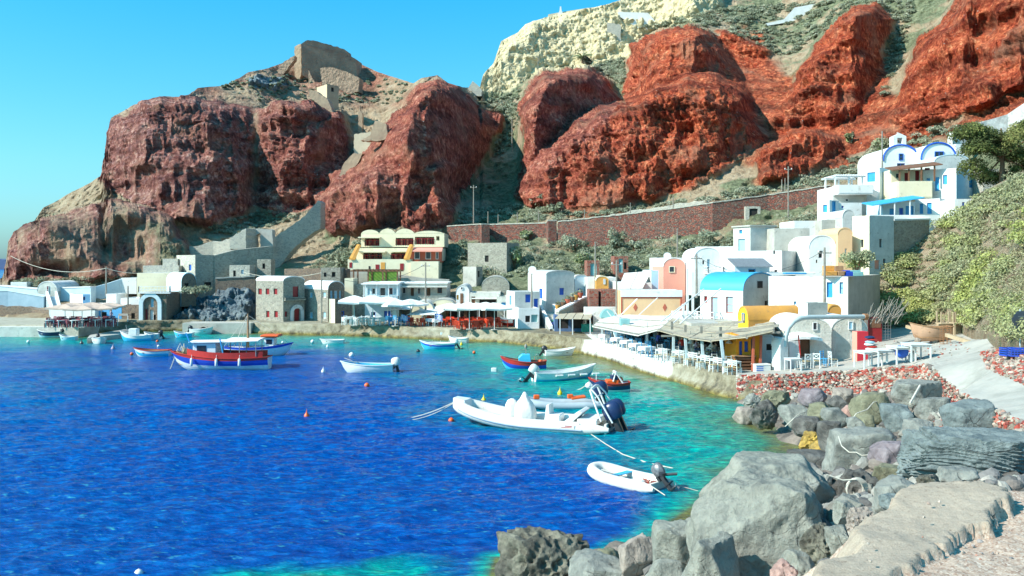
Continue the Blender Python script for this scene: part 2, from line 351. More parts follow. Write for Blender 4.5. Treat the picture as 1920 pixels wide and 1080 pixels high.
def main_masks(P, V):
    D = CACHE['D']; n = fbm(V / 7.0, 4, 5); n2 = fbm(V / 2.2, 4, 8)
    red = np.max([sstep(-1, 4, D[k] + n2 * 5) for k in ('prom', 'b1', 'b2', 'r2', 'e1', 'f1', 'f2', 'g1', 'h1', 'i1', 'knob')], 0)
    sc = sstep(-16, 8, np.maximum(D['sc'], D['sc2']) + n * 36) * 0.92
    foot = sstep(0, 30, 34 - np.abs(P[:, 1] - 395)) * sstep(990, 1060, P[:, 0]) * sstep(1420, 1340, P[:, 0]) * (n > -0.1) * 0.7
    purp = np.where(P[:, 0] < 700, 1.0, np.where(P[:, 0] < 960, 0.5, 0.0)); purp = np.interp(P[:, 0], [380, 560, 760, 960, 1080, 1250], [1, .8, .55, .45, .3, 0])
    purp = np.maximum(purp, sstep(0, 10, D['e1']) * 0.55)
    red = np.maximum(red, np.maximum(sc, foot)); red = np.maximum(red, np.clip(.45 + n, .1, .75) * sstep(880, 840, P[:, 0]) * sstep(215, 190, P[:, 1])); cream = sstep(-2, 5, D['cream'] + n * 8) * (1 - sstep(0, 1, D['f1']))
    prom = sstep(0, 10, D['prom']); red = red * (1 - prom * np.clip(.38 + n * .9 + fbm(np.stack([P[:, 0] / 9, P[:, 1] / 80, P[:, 0] * 0], 1), 3, 91) * .5, 0, .8))
    green = np.clip(0.45 + n * 0.9 + 0.5 * (P[:, 0] > 900), 0, 1)
    green = np.clip(0.12 + n * 0.7 + 0.30 * sstep(700, 980, P[:, 0] + n * 60) + 0.12 * sstep(420, 450, P[:, 1]) * sstep(560, 700, P[:, 0]), 0, 1)
    streak = np.exp(-((P[:, 0] - 481 + n2 * 5) / 6.5) ** 2) * sstep(195, 215, P[:, 1]) * sstep(400, 330, P[:, 1]); red = red * (1 - 0.75 * streak * (0.6 + n2))
    M = np.stack([red, cream, green, np.clip(purp + 0 * prom, 0, 1)], 1)
    dark = np.maximum(sstep(0, 8, D['rock']), sstep(0, 5, D['darkc'])); CACHE['dark'] = dark
    M[:, 0] = np.where(dark > 0.5, 0, M[:, 0]); M[:, 1] = np.where(dark > 0.5, -1, M[:, 1])
    return M
def main_disp(P, V, M):
    k = V[:, 1] / 150; red = np.clip(M[:, 0], 0, 1); cr = np.clip(M[:, 1], 0, 1); dark = CACHE['dark']
    lump = (0.45 - worley(V / 2.4 / k[:, None], 3)) * 0.85 + (0.45 - worley(V / 0.95 / k[:, None], 5)) * 0.75 + (0.45 - worley(V / 0.45 / k[:, None], 8)) * 0.35
    sz = V[:, 2] + fbm(V / 12, 3, 61) * 2.5; lump = lump + 1.1 * fbm(np.stack([sz / 1.6, sz * 0, P[:, 0] / 300], 1), 3, 62)
    big = fbm(V / 9, 4, 31, ridge=True)
    f = fbm(V / 1.4, 4, 41)
    rg = np.clip(0.55 + 0.9 * fbm(V / 14, 3, 77), 0.15, 1.15)      # rough where the conglomerate sticks out, smoother where it slid
    d = red * (lump * rg * 1.25 + big * 1.3) + cr * (big * 1.5 + f * 1.2) + (1 - red) * (1 - cr) * (f * 0.8 + fbm(V / 5, 3, 9) * 1.1) + dark * (lump * 1.2 + big * 1.2)
    near = sstep(560, 430, P[:, 1]) * 0.75 + 0.25; d = d * np.where(dark > .3, 1, near)
    dirv = V - np.array([0, 0, H]); dirv /= np.linalg.norm(dirv, axis=1)[:, None]
    top = np.where(P[:, 1] < np.interp(P[:, 0], [a for a, b in SKY_L], [b for a, b in SKY_L]) + 3, 0.3, 1)
    V = V - dirv * d[:, None] * 1.25; V[:, 2] += d * 0.45 * top; V[:, 0] -= d * red * 0.4 * top
    return V

def land_mat():
    m, nt, N, L, B = newmat('land'); co = N.new('ShaderNodeTexCoord').outputs['Object']
    at = N.new('ShaderNodeVertexColor'); at.layer_name = 'mask'; sep = N.new('ShaderNodeSeparateColor'); L.new(at.outputs[0], sep.inputs[0])
    n1 = nnode(N, L, co, 0.9, 10, 0.7); n2 = nnode(N, L, co, 0.16, 8, 0.6); n3 = nnode(N, L, co, 0.45, 10, 0.75)
    red = ramp(N, L, n1.outputs[0], [(0.3, (0.12, 0.015, 0.008)), (0.42, (0.29, 0.042, 0.020)), (0.56, (0.44, 0.088, 0.038)), (0.72, (0.58, 0.21, 0.11))]).outputs[0]
    redb = ramp(N, L, n2.outputs[0], [(0.35, (0.45, 0.4, 0.45)), (0.5, (1, 1, 1)), (0.65, (1.0, 1.2, 1.25))]).outputs[0]; red = mix(N, L, 0.6, red, redb, 'MULTIPLY')
    pur = ramp(N, L, n1.outputs[0], [(0.3, (0.10, 0.038, 0.040)), (0.45, (0.23, 0.080, 0.068)), (0.58, (0.33, 0.13, 0.10)), (0.75, (0.44, 0.26, 0.20))]).outputs[0]; pur = mix(N, L, 0.6, pur, redb, 'MULTIPLY')
    gv = nnode(N, L, co, 1.5, kind='cell'); gv2 = nnode(N, L, co, 3.6, kind='cell')
    g1 = ramp(N, L, gv.outputs['Color'], [(0.15, (0.50, 0.46, 0.46)), (0.5, (1.0, 1.0, 1.0)), (0.85, (1.35, 1.7, 1.8))]).outputs[0]
    g2 = ramp(N, L, gv2.outputs['Color'], [(0.15, (0.60, 0.55, 0.55)), (0.5, (1.0, 1.0, 1.0)), (0.85, (1.3, 1.5, 1.6))]).outputs[0]
    g = mix(N, L, 1.0, g1, g2, 'MULTIPLY')
    sx = N.new('ShaderNodeSeparateXYZ'); L.new(co, sx.inputs[0])
    stv = N.new('ShaderNodeMath'); stv.operation = 'MULTIPLY_ADD'; stv.inputs[1].default_value = 5.0; L.new(n2.outputs[0], stv.inputs[0]); L.new(sx.outputs[2], stv.inputs[2])
    wv_ = N.new('ShaderNodeTexNoise'); wv_.noise_dimensions = '1D'; wv_.inputs['Scale'].default_value = 0.35; wv_.inputs['Detail'].default_value = 5; L.new(stv.outputs[0], wv_.inputs['W'])
    strata = ramp(N, L, wv_.outputs[0], [(0.38, (0.5, 0.5, 0.55)), (0.5, (1, 1, 1)), (0.62, (1.15, 1.4, 1.4))]).outputs[0]
    red = mix(N, L, at.outputs['Alpha'], red, pur); red = mix(N, L, 0.75, red, g, 'MULTIPLY'); red = mix(N, L, 0.8, red, strata, 'MULTIPLY'); red = mix(N, L, 1.0, red, (1.18, 1.18, 1.12), 'MULTIPLY'); red = mix(N, L, ramp(N, L, nnode(N, L, co, .11, 9, .72).outputs[0], [(.52, (0, 0, 0)), (.66, (.6, .6, .6))]).outputs[0], red, (.36, .19, .12))
    soil = ramp(N, L, n3.outputs[0], [(0.3, (0.24, 0.16, 0.10)), (0.5, (0.42, 0.32, 0.21)), (0.7, (0.54, 0.46, 0.33))]).outputs[0]
    grn = ramp(N, L, n1.outputs[0], [(0.32, (0.06, 0.075, 0.04)), (0.5, (0.19, 0.21, 0.12)), (0.68, (0.36, 0.36, 0.22))]).outputs[0]
    gf = N.new('ShaderNodeMath'); gf.operation = 'ADD'; L.new(n3.outputs[0], gf.inputs[0]); L.new(sep.outputs[2], gf.inputs[1])
    gm = ramp(N, L, gf.outputs[0], [(0.78, (0, 0, 0)), (0.95, (1, 1, 1))]).outputs[0]
    c = mix(N, L, gm, soil, grn)
    crm = ramp(N, L, n1.outputs[0], [(0.3, (0.38, 0.29, 0.15)), (0.45, (0.66, 0.55, 0.33)), (0.7, (0.80, 0.71, 0.48))]).outputs[0]
    gm2 = ramp(N, L, n3.outputs[0], [(0.6, (0, 0, 0)), (0.66, (1, 1, 1))]).outputs[0]; crm = mix(N, L, gm2, crm, (0.27, 0.24, 0.12))
    c = mix(N, L, sep.outputs[0], c, red)
    cc = N.new('ShaderNodeClamp'); L.new(sep.outputs[1], cc.inputs[0]); c = mix(N, L, cc.outputs[0], c, crm)
    neg = N.new('ShaderNodeMath'); neg.operation = 'LESS_THAN'; neg.inputs[1].default_value = -0.5; L.new(sep.outputs[1], neg.inputs[0])
    drk = ramp(N, L, n1.outputs[0], [(0.35, (0.07, 0.10, 0.13)), (0.55, (0.21, 0.26, 0.28)), (0.7, (0.38, 0.39, 0.33))]).outputs[0]
    c = mix(N, L, neg.outputs[0], c, drk)
    # scattered paler stones
    vs = nnode(N, L, co, 1.1, kind='cell'); vm = ramp(N, L, vs.outputs['Distance'], [(0.10, (1, 1, 1)), (0.16, (0, 0, 0))]).outputs[0]
    vs2 = ramp(N, L, vs.outputs['Color'], [(0.72, (0, 0, 0)), (0.76, (1, 1, 1))]).outputs[0]; vm = mix(N, L, 1.0, vm, vs2, 'MULTIPLY')
    c = mix(N, L, vm, c, (0.36, 0.30, 0.27))
    L.new(c, B.inputs['Base Color']); B.inputs['Roughness'].default_value = 0.95; B.inputs['Specular IOR Level'].default_value = 0.15
    p = bump(N, L, B, nnode(N, L, co, 1.6, 10, 0.8).outputs[0], 1.0, 0.55); bump(N, L, B, nnode(N, L, co, 4.0, kind='cell').outputs['Distance'], 0.5, 0.22, p)
    return m
LAND = land_mat()
relief('hills', -130, 2110, 2.0, 300, SKY_L, [(-130, 612), (300, 612), (480, 612), (700, 606), (1100, 612), (1200, 640), (1450, 600), (2110, 580)], main_depth, main_masks, LAND, disp=main_disp, mono=0.035)

GA = [(1380, 703, 1.3), (1500, 698, 1.5), (1600, 694, 1.7), (1700, 686, 2.3), (1740, 681, 2.6), (1800, 735, 3.2), (1860, 762, 3.9), (1925, 790, 4.4), (1450, 660, 1.3), (1620, 640, 1.7), (1400, 590, 1.25), (1600, 600, 1.9),
      (1700, 620, 2.4), (1750, 650, 2.5), (1850, 660, 3.5), (1850, 632, 3.8), (1920, 664, 4.8), (1925, 722, 4.2), (1922, 640, 5.0), (2050, 745, 4.6), (2050, 640, 5.3), (2050, 850, 4.9), (2400, 800, 5.2), (2400, 700, 5.4), (2400, 900, 5.2)]
gw = RBF([(WZ(a, b, z).x, WZ(a, b, z).y, z) for a, b, z in GA])
def gz(P):
    z = np.full(len(P), 2.5)
    for _ in range(30):
        Y = (H - z) * F / (P[:, 1] - HZ); z = .6 * z + .4 * np.clip(gw(np.stack([(P[:, 0] - 960) / F * Y, Y], 1)), 1.2, 6)
    return z
# ---- the near green hillside on the right
NA = [(1560, 640, 76), (1600, 600, 78), (1620, 632, 76), (1700, 612, 75), (1770, 606, 71), (1850, 625, 49), (1925, 648, 31), (1700, 560, 78), (1640, 500, 80), (1740, 440, 84), (1820, 372, 86), (1920, 320, 80), (2080, 280, 74), (1800, 500, 74), (1900, 500, 58), (1900, 600, 42), (1800, 560, 68), (2050, 500, 44), (2080, 680, 24), (1900, 400, 66), (2500, 220, 62), (2500, 400, 42), (2500, 600, 26), (2500, 760, 17)]
nb = RBF(NA)
def nhill_depth(P): return np.maximum(nb(P), 14)
def nhill_masks(P, V):
    n = fbm(V / 3, 4, 5); return np.stack([0 * n, 0 * n, np.clip(0.22 + 0.6 * n, 0, 1), 0 * n], 1)
def nhill_disp(P, V, M):
    d = fbm(V / 2.5, 4, 12) * 0.5 + fbm(V / 8, 3, 15) * 0.8; V = V.copy(); V[:, 2] += d * 0.4; return V
NH_TOP = [(1540, 612), (1575, 606), (1600, 572), (1640, 502), (1690, 470), (1740, 442), (1790, 400), (1825, 372), (1870, 350), (1920, 325), (2090, 282), (2530, 220)]
NH_BOT = [(1540, 640), (1620, 632), (1700, 612), (1770, 606), (1850, 625), (1925, 648), (2090, 680), (2530, 760)]
relief('hillside', 1540, 2520, 3.0, 110, NH_TOP, NH_BOT, nhill_depth, nhill_masks, LAND, disp=nhill_disp, skirt=None)

# ---- paved waterfront and road rising to the right
def gdepth(P): return (H - np.clip(gz(P), 1.2, 6)) * F / (P[:, 1] - HZ)
def gmask(P, V):
    n = fbm(V / 1.5, 4, 3)
    rub = insd(P, [(1843, 662), (1870, 650), (1930, 650), (2110, 640), (2110, 780), (1925, 722), (1880, 700), (1850, 690)])
    m = sstep(-2, 6, rub + n * 8); return np.stack([m, 0 * m, 0 * m, 0 * m], 1)
def gdisp(P, V, M):
    V = V.copy(); V[:, 2] += fbm(V / 0.8, 3, 2) * 0.04 + M[:, 0] * (0.35 - worley(V / 0.28, 4)) * 0.25; return V
def road_mat():
    m, nt, N, L, B = newmat('road'); co = N.new('ShaderNodeTexCoord').outputs['Object']
    at = N.new('ShaderNodeVertexColor'); at.layer_name = 'mask'; sep = N.new('ShaderNodeSeparateColor'); L.new(at.outputs[0], sep.inputs[0])
    n1 = nnode(N, L, co, 0.5, 9, 0.7); c = ramp(N, L, n1.outputs[0], [(0.3, (0.28, 0.27, 0.23)), (0.5, (0.42, 0.40, 0.35)), (0.7, (0.50, 0.46, 0.39))]).outputs[0]
    v = nnode(N, L, co, 5, kind='cell'); rc = ramp(N, L, v.outputs['Color'], [(0.1, (0.33, 0.07, 0.045)), (0.45, (0.50, 0.30, 0.24)), (0.9, (0.62, 0.52, 0.44))]).outputs[0]
    L.new(mix(N, L, sep.outputs[0], c, rc), B.inputs['Base Color']); B.inputs['Roughness'].default_value = 0.95; B.inputs['Specular IOR Level'].default_value = 0.2
    p = bump(N, L, B, nnode(N, L, co, 9, 6, 0.7).outputs[0], 0.6, 0.04); return m
EDGE = [(1380, 704), (1440, 703), (1500, 700), (1600, 695), (1700, 687), (1742, 682), (1762, 700), (1800, 735), (1860, 764), (1925, 792), (2090, 850), (2450, 960)]
relief('road', 1380, 2440, 2.5, 90, [(1380, 588), (1620, 588), (1700, 596), (1770, 600), (1850, 618), (1925, 636), (2090, 660), (2450, 730)], EDGE, gdepth, gmask, road_mat(), disp=gdisp, skirt=0.5)

# ---- the quay
SHORE = [(-700, 629), (-80, 629), (148, 629), (152, 626), (230, 622), (330, 619), (400, 618), (480, 624), (560, 626), (640, 628), (700, 630), (760, 633), (860, 637), (940, 641), (1000, 647), (1060, 654), (1092, 660), (1098, 664), (1140, 674), (1185, 690), (1232, 705), (1262, 712), (1300, 722), (1350, 737), (1400, 750), (1440, 752), (1520, 745), (1720, 738)]
SW = [WZ(a, b) for a, b in SHORE]
def resample(pts, ds):
    out = []
    for a, b in zip(pts[:-1], pts[1:]):
        n = max(1, int((Vector(b) - Vector(a)).length / ds))
        out += [Vector(a).lerp(Vector(b), k / n) for k in range(n)]
    return out + [Vector(pts[-1])]
def quay():
    P = resample(SW, 0.35); n = len(P); zs = [-2.0, -0.1, 0.18, 0.45, 0.8, 1.12, 1.12]; V = []
    A = np.array([[p.x, p.y] for p in P]); px = A[:, 0] / A[:, 1] * F + 960
    rock = np.interp(px, [140, 152, 300, 470, 560, 640, 780, 800, 880, 950, 1000, 1088, 1096, 1260, 1300, 1400], [0, .6, 1, .6, .5, .9, .8, .35, .3, .8, 1, 1, .15, .3, .7, 1])
    tn = np.gradient(A, axis=0); tn /= np.linalg.norm(tn, axis=1)[:, None]; nr = np.stack([tn[:, 1], -tn[:, 0]], 1)   # towards the water
    for j, z in enumerate(zs):
        q = np.concatenate([A / 0.7, np.full((n, 1), z * 2)], 1); nz = fbm(q, 4, 3) * 0.6 + (0.45 - worley(q, 5)) * 0.7
        out = rock * (nz * 0.55 + (0.55 if z < 0.3 else 0.15 if z < 0.6 else -0.1)); 
        if j == 6: out = out - 0.8 
        B2 = A + nr * out[:, None]; V.append(np.concatenate([B2, np.full((n, 1), z) + (nz * 0.12 * rock)[:, None] * (1 if z < 1 else 0.6)], 1))
    back = A.copy(); back[:, 1] = np.maximum(A[:, 1] + 25, 118); V.append(np.concatenate([back, np.full((n, 1), 1.12)], 1))
    V = np.concatenate(V); nrw = 8
    M = np.zeros((len(V), 4)); M[:, 0] = np.tile(rock, nrw)
    white = np.tile(((px > 1094) & (px < 1262)).astype(float), nrw); M[:, 1] = white; M[:, 2] = np.tile((px < 150).astype(float), nrw)
    m, nt, N, L, B = newmat('quay'); g = N.new('ShaderNodeNewGeometry'); co = N.new('ShaderNodeTexCoord').outputs['Object']
    at = N.new('ShaderNodeVertexColor'); at.layer_name = 'mask'; sep = N.new('ShaderNodeSeparateColor'); L.new(at.outputs[0], sep.inputs[0])
    n1 = nnode(N, L, co, 1.3, 9, 0.75)
    cem = ramp(N, L, n1.outputs[0], [(0.3, (0.24, 0.22, 0.16)), (0.5, (0.40, 0.37, 0.28)), (0.7, (0.50, 0.47, 0.38))]).outputs[0]
    rk = ramp(N, L, n1.outputs[0], [(0.32, (0.04, 0.035, 0.025)), (0.48, (0.19, 0.155, 0.09)), (0.62, (0.29, 0.26, 0.18)), (0.75, (0.38, 0.36, 0.28))]).outputs[0]
    c = mix(N, L, sep.outputs[0], cem, rk)
    pt = ramp(N, L, n1.outputs[0], [(0.38, (0.28, 0.25, 0.20)), (0.45, (0.70, 0.69, 0.65)), (0.7, (0.80, 0.79, 0.76))]).outputs[0]; c = mix(N, L, sep.outputs[1], c, pt)
    sz = N.new('ShaderNodeSeparateXYZ'); L.new(co, sz.inputs[0])
    ad = N.new('ShaderNodeMath'); ad.operation = 'MULTIPLY_ADD'; ad.inputs[1].default_value = 0.5; L.new(n1.outputs[0], ad.inputs[0]); L.new(sz.outputs[2], ad.inputs[2])
    wet = ramp(N, L, ad.outputs[0], [(0.30, (1, 1, 1)), (0.62, (0, 0, 0))]).outputs[0]
    alg = ramp(N, L, n1.outputs[0], [(0.4, (0.05, 0.04, 0.02)), (0.55, (0.22, 0.17, 0.04)), (0.7, (0.34, 0.30, 0.09))]).outputs[0]; c = mix(N, L, wet, c, alg)
    L.new(c, B.inputs['Base Color']); B.inputs['Roughness'].default_value = 0.9
    bump(N, L, B, nnode(N, L, co, 3, 9, 0.75).outputs[0], 0.9, 0.12)
    return tag(npmesh('quay', V, gridf(nrw, n), m, True, {'mask': ('POINT', M)}), kind='structure')
quay()

# ---- shore bank under the boulders, and the ground by the camera
SB = [(-0.4, 24, 0), (-0.6, 15, 0.1), (-1.5, 8, 0.2), (-3, 3, 0.2), (2, 24, 0), (4.1, 25.6, 0), (6.7, 30, 0), (9.5, 33.5, 0), (12.5, 36, 0), (12.0, 40, 0), (12.2, 45, 0), (13, 50, 0.2), (-3, 20, -3), (3, 30, -2.5), (8, 38, -3), (8, 46, -3), (-5, 6, -2),
      (3.9, 9.2, 5.2), (3.0, 8.0, 5.3), (2.4, 6.6, 5.4), (4.2, 10.8, 4.1), (3.1, 9.6, 4.1), (2.3, 8.6, 4.2), (5.0, 11.5, 4.2), (6.0, 12, 4.3), (3.4, 13, 3.2), (1.2, 13, 2.0), (1.5, 8, 3.4), (0.6, 19, 0.7), (3.2, 19, 1.5), (6.4, 18, 3.4), (5.6, 13, 4.5), (7.5, 14, 4.7), (10, 18, 4.3), (9.8, 22, 3.2), (7.5, 25, 1.8), (10.5, 28, 2.0), (12, 30, 2.4), (13.5, 27, 3.6), (12.5, 22, 4.2), (16, 34, 2.9), (14.5, 37, 1.5), (17, 42, 1.8), (14.5, 44, 0.6), (15, 50, 0.8), (18, 40, 2.7), (12, 14, 5.0), (20, 20, 5.0), (4, 5, 5.3), (8, 6, 5.35), (14, 8, 5.3), (2, 3, 5.2), (35, 5, 5.2), (35, 20, 5.1), (26, 30, 4.6), (35, 45, 4.8)]
sbf = RBF([(a, b, c) for a, b, c in SB])
def bank():
    xs = np.arange(-4, 36, 0.16); ys = np.arange(2.5, 52, 0.16); X, Yv = np.meshgrid(xs, ys); P = np.stack([X.ravel(), Yv.ravel()], 1)
    z = sbf(P); q = np.concatenate([P, z[:, None]], 1); z = z + (fbm(q / 1.2, 4, 6) * 0.35 + (0.4 - worley(q / 0.7, 7)) * 0.35) * sstep(9, 13, P[:, 1]) + fbm(q / 0.4, 3, 9) * 0.03
    z = np.where(P[:, 1] < 9.6, np.minimum(z, 5.48), z)
    # keep below the road's edge
    rp = P[:, 0] / P[:, 1] * F + 960; ry = np.interp(rp, [p[0] for p in EDGE], [p[1] for p in EDGE]); zr = H - (ry - HZ) / F * P[:, 1]
    m = rp > 1380; z = np.where(m & (P[:, 1] > 19), np.minimum(z, zr - 1.3), z)
    V = np.concatenate([P, z[:, None]], 1)
    mt = paint('bank_rock', (0.10, 0.085, 0.07), (0.26, 0.21, 0.17), 1.5, 0.95, 1.0, 5, 0.1)
    tag(npmesh('shore', V, gridf(len(ys), len(xs)), mt, True), kind='structure')
bank()

# ---- water
def water():
    rows = np.concatenate([np.linspace(1300, 1085, 60), np.arange(1084, 600, -1.4), np.linspace(599, 493, 60), [491.5, 490.7]]); Yr = H * F / (rows - HZ)
    cols = np.arange(-500, 2500, 3.2); nc = len(cols); nr = len(rows)
    X = (cols[None] - 960) / F * Yr[:, None]; Yv = np.repeat(Yr[:, None], nc, 1); P = np.stack([X.ravel(), Yv.ravel()], 1); Yf = P[:, 1]
    near = [(p.x, p.y) for p in SW[2:]] + [(12.2, 45), (12.0, 40), (12.5, 36), (9.5, 33.5), (6.7, 30), (4.1, 25.6), (2, 24), (-0.4, 24), (-0.8, 15), (-1.5, 8), (-3, 0)]
    d = linedist(P, near)
    def wv(sx, sy, seed, o=3):
        c, s = math.cos(0.35), math.sin(0.35); q = np.stack([(P[:, 0] * c + P[:, 1] * s) / sx, (-P[:, 0] * s + P[:, 1] * c) / sy, np.zeros(len(P))], 1); return fbm(q, o, seed, 0.55)
    cell = Yf * Yf / (H * F) * 1.6                    # metres between rows at this distance
    z = 0.13 * wv(5.5, 2.6, 1) * sstep(2.2, 0.8, cell) + 0.09 * (1 - 2 * np.abs(wv(2.4, 0.9, 2))) * sstep(0.8, 0.25, cell) + 0.045 * (1 - 2 * np.abs(wv(0.9, 0.35, 4))) * sstep(0.4, 0.12, cell)
    z *= sstep(0, 2.5, d) * 0.75 + 0.25
    V = np.stack([P[:, 0], P[:, 1], z - 0.03], 1)
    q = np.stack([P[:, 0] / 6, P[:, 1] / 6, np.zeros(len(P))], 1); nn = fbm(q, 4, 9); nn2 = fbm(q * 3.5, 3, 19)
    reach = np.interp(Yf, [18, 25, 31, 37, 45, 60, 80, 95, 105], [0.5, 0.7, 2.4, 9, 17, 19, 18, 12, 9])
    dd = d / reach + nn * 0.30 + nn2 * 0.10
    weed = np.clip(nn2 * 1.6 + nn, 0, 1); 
    shoal = np.exp(-(((P[:, 0] + 3.5) / 4.5) ** 2 + ((Yf - 21.0) / 2.2) ** 2)) * 0; dd = np.minimum(dd, 1.15) - np.exp(-((P[:, 0] + 4.6) / 3.3) ** 4) * sstep(24.8 + nn * 2.5, 22.6 + nn * 2.5, Yf) * np.clip(.85 + nn2 * .9, .1, 1); dd = dd - .16 * sstep(-8, -30, P[:, 0] + nn * 14) * sstep(-.25, .25, nn2 + nn) - .10 * sstep(-.2, .4, nn)  # paler towards the left: sky glitter painted in through the depth value
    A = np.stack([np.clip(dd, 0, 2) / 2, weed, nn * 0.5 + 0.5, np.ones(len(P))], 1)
    m, nt, N, L, B = newmat('water'); co = N.new('ShaderNodeTexCoord').outputs['Object']
    at = N.new('ShaderNodeVertexColor'); at.layer_name = 'mask'; sep = N.new('ShaderNodeSeparateColor'); L.new(at.outputs[0], sep.inputs[0])
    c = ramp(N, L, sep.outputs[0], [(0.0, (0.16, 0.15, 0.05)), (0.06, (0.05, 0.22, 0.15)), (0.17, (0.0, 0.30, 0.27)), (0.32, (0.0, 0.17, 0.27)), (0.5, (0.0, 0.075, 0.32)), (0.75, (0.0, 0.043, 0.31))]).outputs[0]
    mp = N.new('ShaderNodeMapping'); mp.inputs['Rotation'].default_value = (0, 0, -0.35); mp.inputs['Scale'].default_value = (1, 2.4, 1); L.new(co, mp.inputs[0])
    n1 = nnode(N, L, mp.outputs[0], 1.5, 9, 0.7); n2 = nnode(N, L, mp.outputs[0], 2.6, 6, 0.6)
    n1r = ramp(N, L, n1.outputs[0], [(0.33, (0.3, 0.36, 0.5)), (0.5, (0.9, 0.9, 0.95)), (0.66, (1.5, 2.3, 1.6))]).outputs[0]
    c = mix(N, L, 0.8, c, n1r, 'MULTIPLY')  # dark troughs and bright crests painted into the water colour
    n2r = ramp(N, L, n2.outputs[0], [(0.60, (0, 0, 0)), (0.74, (1, 1, 1))]).outputs[0]; c = mix(N, L, n2r, c, (0.05, 0.36, 0.42))  # cyan glints on the ripples painted into the base colour
    L.new(c, B.inputs['Base Color']); B.inputs['Roughness'].default_value = 0.15; B.inputs['IOR'].default_value = 1.33; B.inputs['Specular IOR Level'].default_value = 0.22
    p = bump(N, L, B, n1.outputs[0], 0.55, 0.35); p = bump(N, L, B, n2.outputs[0], 0.5, 0.12, p); bump(N, L, B, nnode(N, L, mp.outputs[0], 7.0, 4, 0.6).outputs[0], 0.35, 0.03, p)
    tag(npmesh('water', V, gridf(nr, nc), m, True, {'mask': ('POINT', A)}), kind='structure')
water()
HILLS = bpy.data.objects['hills']; bpy.context.view_layer.update(); EYE = Vector((0, 0, H))
def hit(o, px, py):
    ok, p, n, i = o.ray_cast(EYE, Vector(((px - 960) / F, 1, -(py - HZ) / F)).normalized()); return (p.copy(), n.copy()) if ok else (None, None)

# ================================================================== BUILDINGS
white = paint('white_plaster', (0.80, 0.79, 0.76), (0.66, 0.64, 0.59), 0.6, 0.85, 0.5, 5, 0.05, dirt=(0.42, 0.39, 0.34))
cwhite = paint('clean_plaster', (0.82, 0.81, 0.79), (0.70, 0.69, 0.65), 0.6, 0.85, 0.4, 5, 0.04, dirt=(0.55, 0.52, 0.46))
bwhite = paint('bluish_shade_plaster', (0.62, 0.74, 0.78), (0.50, 0.64, 0.70), 0.8, 0.85, 0.25, 9, 0.03, dirt=(0.42, 0.45, 0.44))  # real pale blue; on white walls it is shade put into the colour
gwhite = paint('grey_shade_plaster', (0.60, 0.60, 0.56), (0.46, 0.46, 0.43), 0.9, 0.9, 0.5, 7, 0.05, dirt=(0.26, 0.26, 0.24))  # real grey; on white houses' right faces, shade put into the colour
wornw = paint('worn_plaster', (0.68, 0.66, 0.58), (0.50, 0.48, 0.41), 0.9, 0.9, 0.7, 5, 0.07, dirt=(0.30, 0.28, 0.24))
cream = paint('cream_plaster', (0.78, 0.70, 0.50), (0.70, 0.61, 0.42), 0.6, 0.85, 0.25, 8, 0.03, dirt=(0.52, 0.45, 0.33))
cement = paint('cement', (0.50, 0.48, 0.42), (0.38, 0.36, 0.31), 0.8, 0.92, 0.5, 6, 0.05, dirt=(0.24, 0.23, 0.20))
peach = paint('peach_plaster', (0.80, 0.50, 0.27), (0.72, 0.43, 0.23), 0.6, 0.85, 0.25, 8, 0.03, dirt=(0.62, 0.42, 0.28))
pink = paint('pink_plaster', (0.80, 0.33, 0.24), (0.72, 0.30, 0.22), 0.7, 0.85, 0.2, 8, 0.02)
ochre = paint('ochre_plaster', (0.72, 0.33, 0.06), (0.58, 0.27, 0.07), 1.0, 0.85, 0.4, 7, 0.04, dirt=(0.42, 0.22, 0.08))
yellow = paint('yellow_plaster', (0.82, 0.52, 0.02), (0.78, 0.46, 0.02), 1.0, 0.8, 0.2, 8, 0.02)
greenp = paint('green_plaster', (0.25, 0.44, 0.06), (0.20, 0.37, 0.06), 0.7, 0.85, 0.2, 8, 0.02)
terra = paint('terracotta_paint', (0.52, 0.12, 0.06), (0.42, 0.10, 0.06), 1.0, 0.8, 0.2, 8, 0.02)
blueroof = paint('blue_roof_paint', (0.04, 0.40, 0.66), (0.05, 0.34, 0.58), 0.8, 0.6, 0.2, 8, 0.02)
blue = paint('blue_paint', (0.01, 0.12, 0.58), (0.01, 0.09, 0.48), 2, 0.5, 0.2, 12, 0.01)
skyblue = paint('light_blue_paint', (0.03, 0.34, 0.68), (0.03, 0.28, 0.58), 2, 0.5, 0.2, 12, 0.01)
paleblue = paint('pale_blue_paint', (0.36, 0.60, 0.72), (0.30, 0.52, 0.64), 2, 0.5, 0.2, 12, 0.01)
redp = paint('dark_red_paint', (0.30, 0.015, 0.02), (0.24, 0.012, 0.016), 2, 0.5, 0.2, 12, 0.01)
brown = paint('brown_wood', (0.22, 0.10, 0.05), (0.15, 0.07, 0.035), 3, 0.7, 0.4, 18, 0.02)
greywood = paint('weathered_wood', (0.32, 0.29, 0.24), (0.20, 0.18, 0.15), 3, 0.85, 0.5, 18, 0.02)
teal = paint('teal_paint', (0.25, 0.48, 0.46), (0.20, 0.40, 0.40), 2, 0.6, 0.2, 12, 0.01)
glass = paint('window_glass', (0.02, 0.025, 0.03), (0.035, 0.04, 0.05), 1, 0.12, 0, spec=0.6)
dark = paint('dark_interior', (0.02, 0.018, 0.016), (0.035, 0.03, 0.028), 1, 0.9, 0)  # darkness of unlit rooms put into the panel colour
wframe = paint('white_frame', (0.78, 0.78, 0.76), (0.70, 0.70, 0.68), 2, 0.6, 0.1)
metal = paint('grey_metal', (0.35, 0.36, 0.36), (0.25, 0.25, 0.25), 4, 0.5, 0.2, 20, 0.01, metal=0.4)
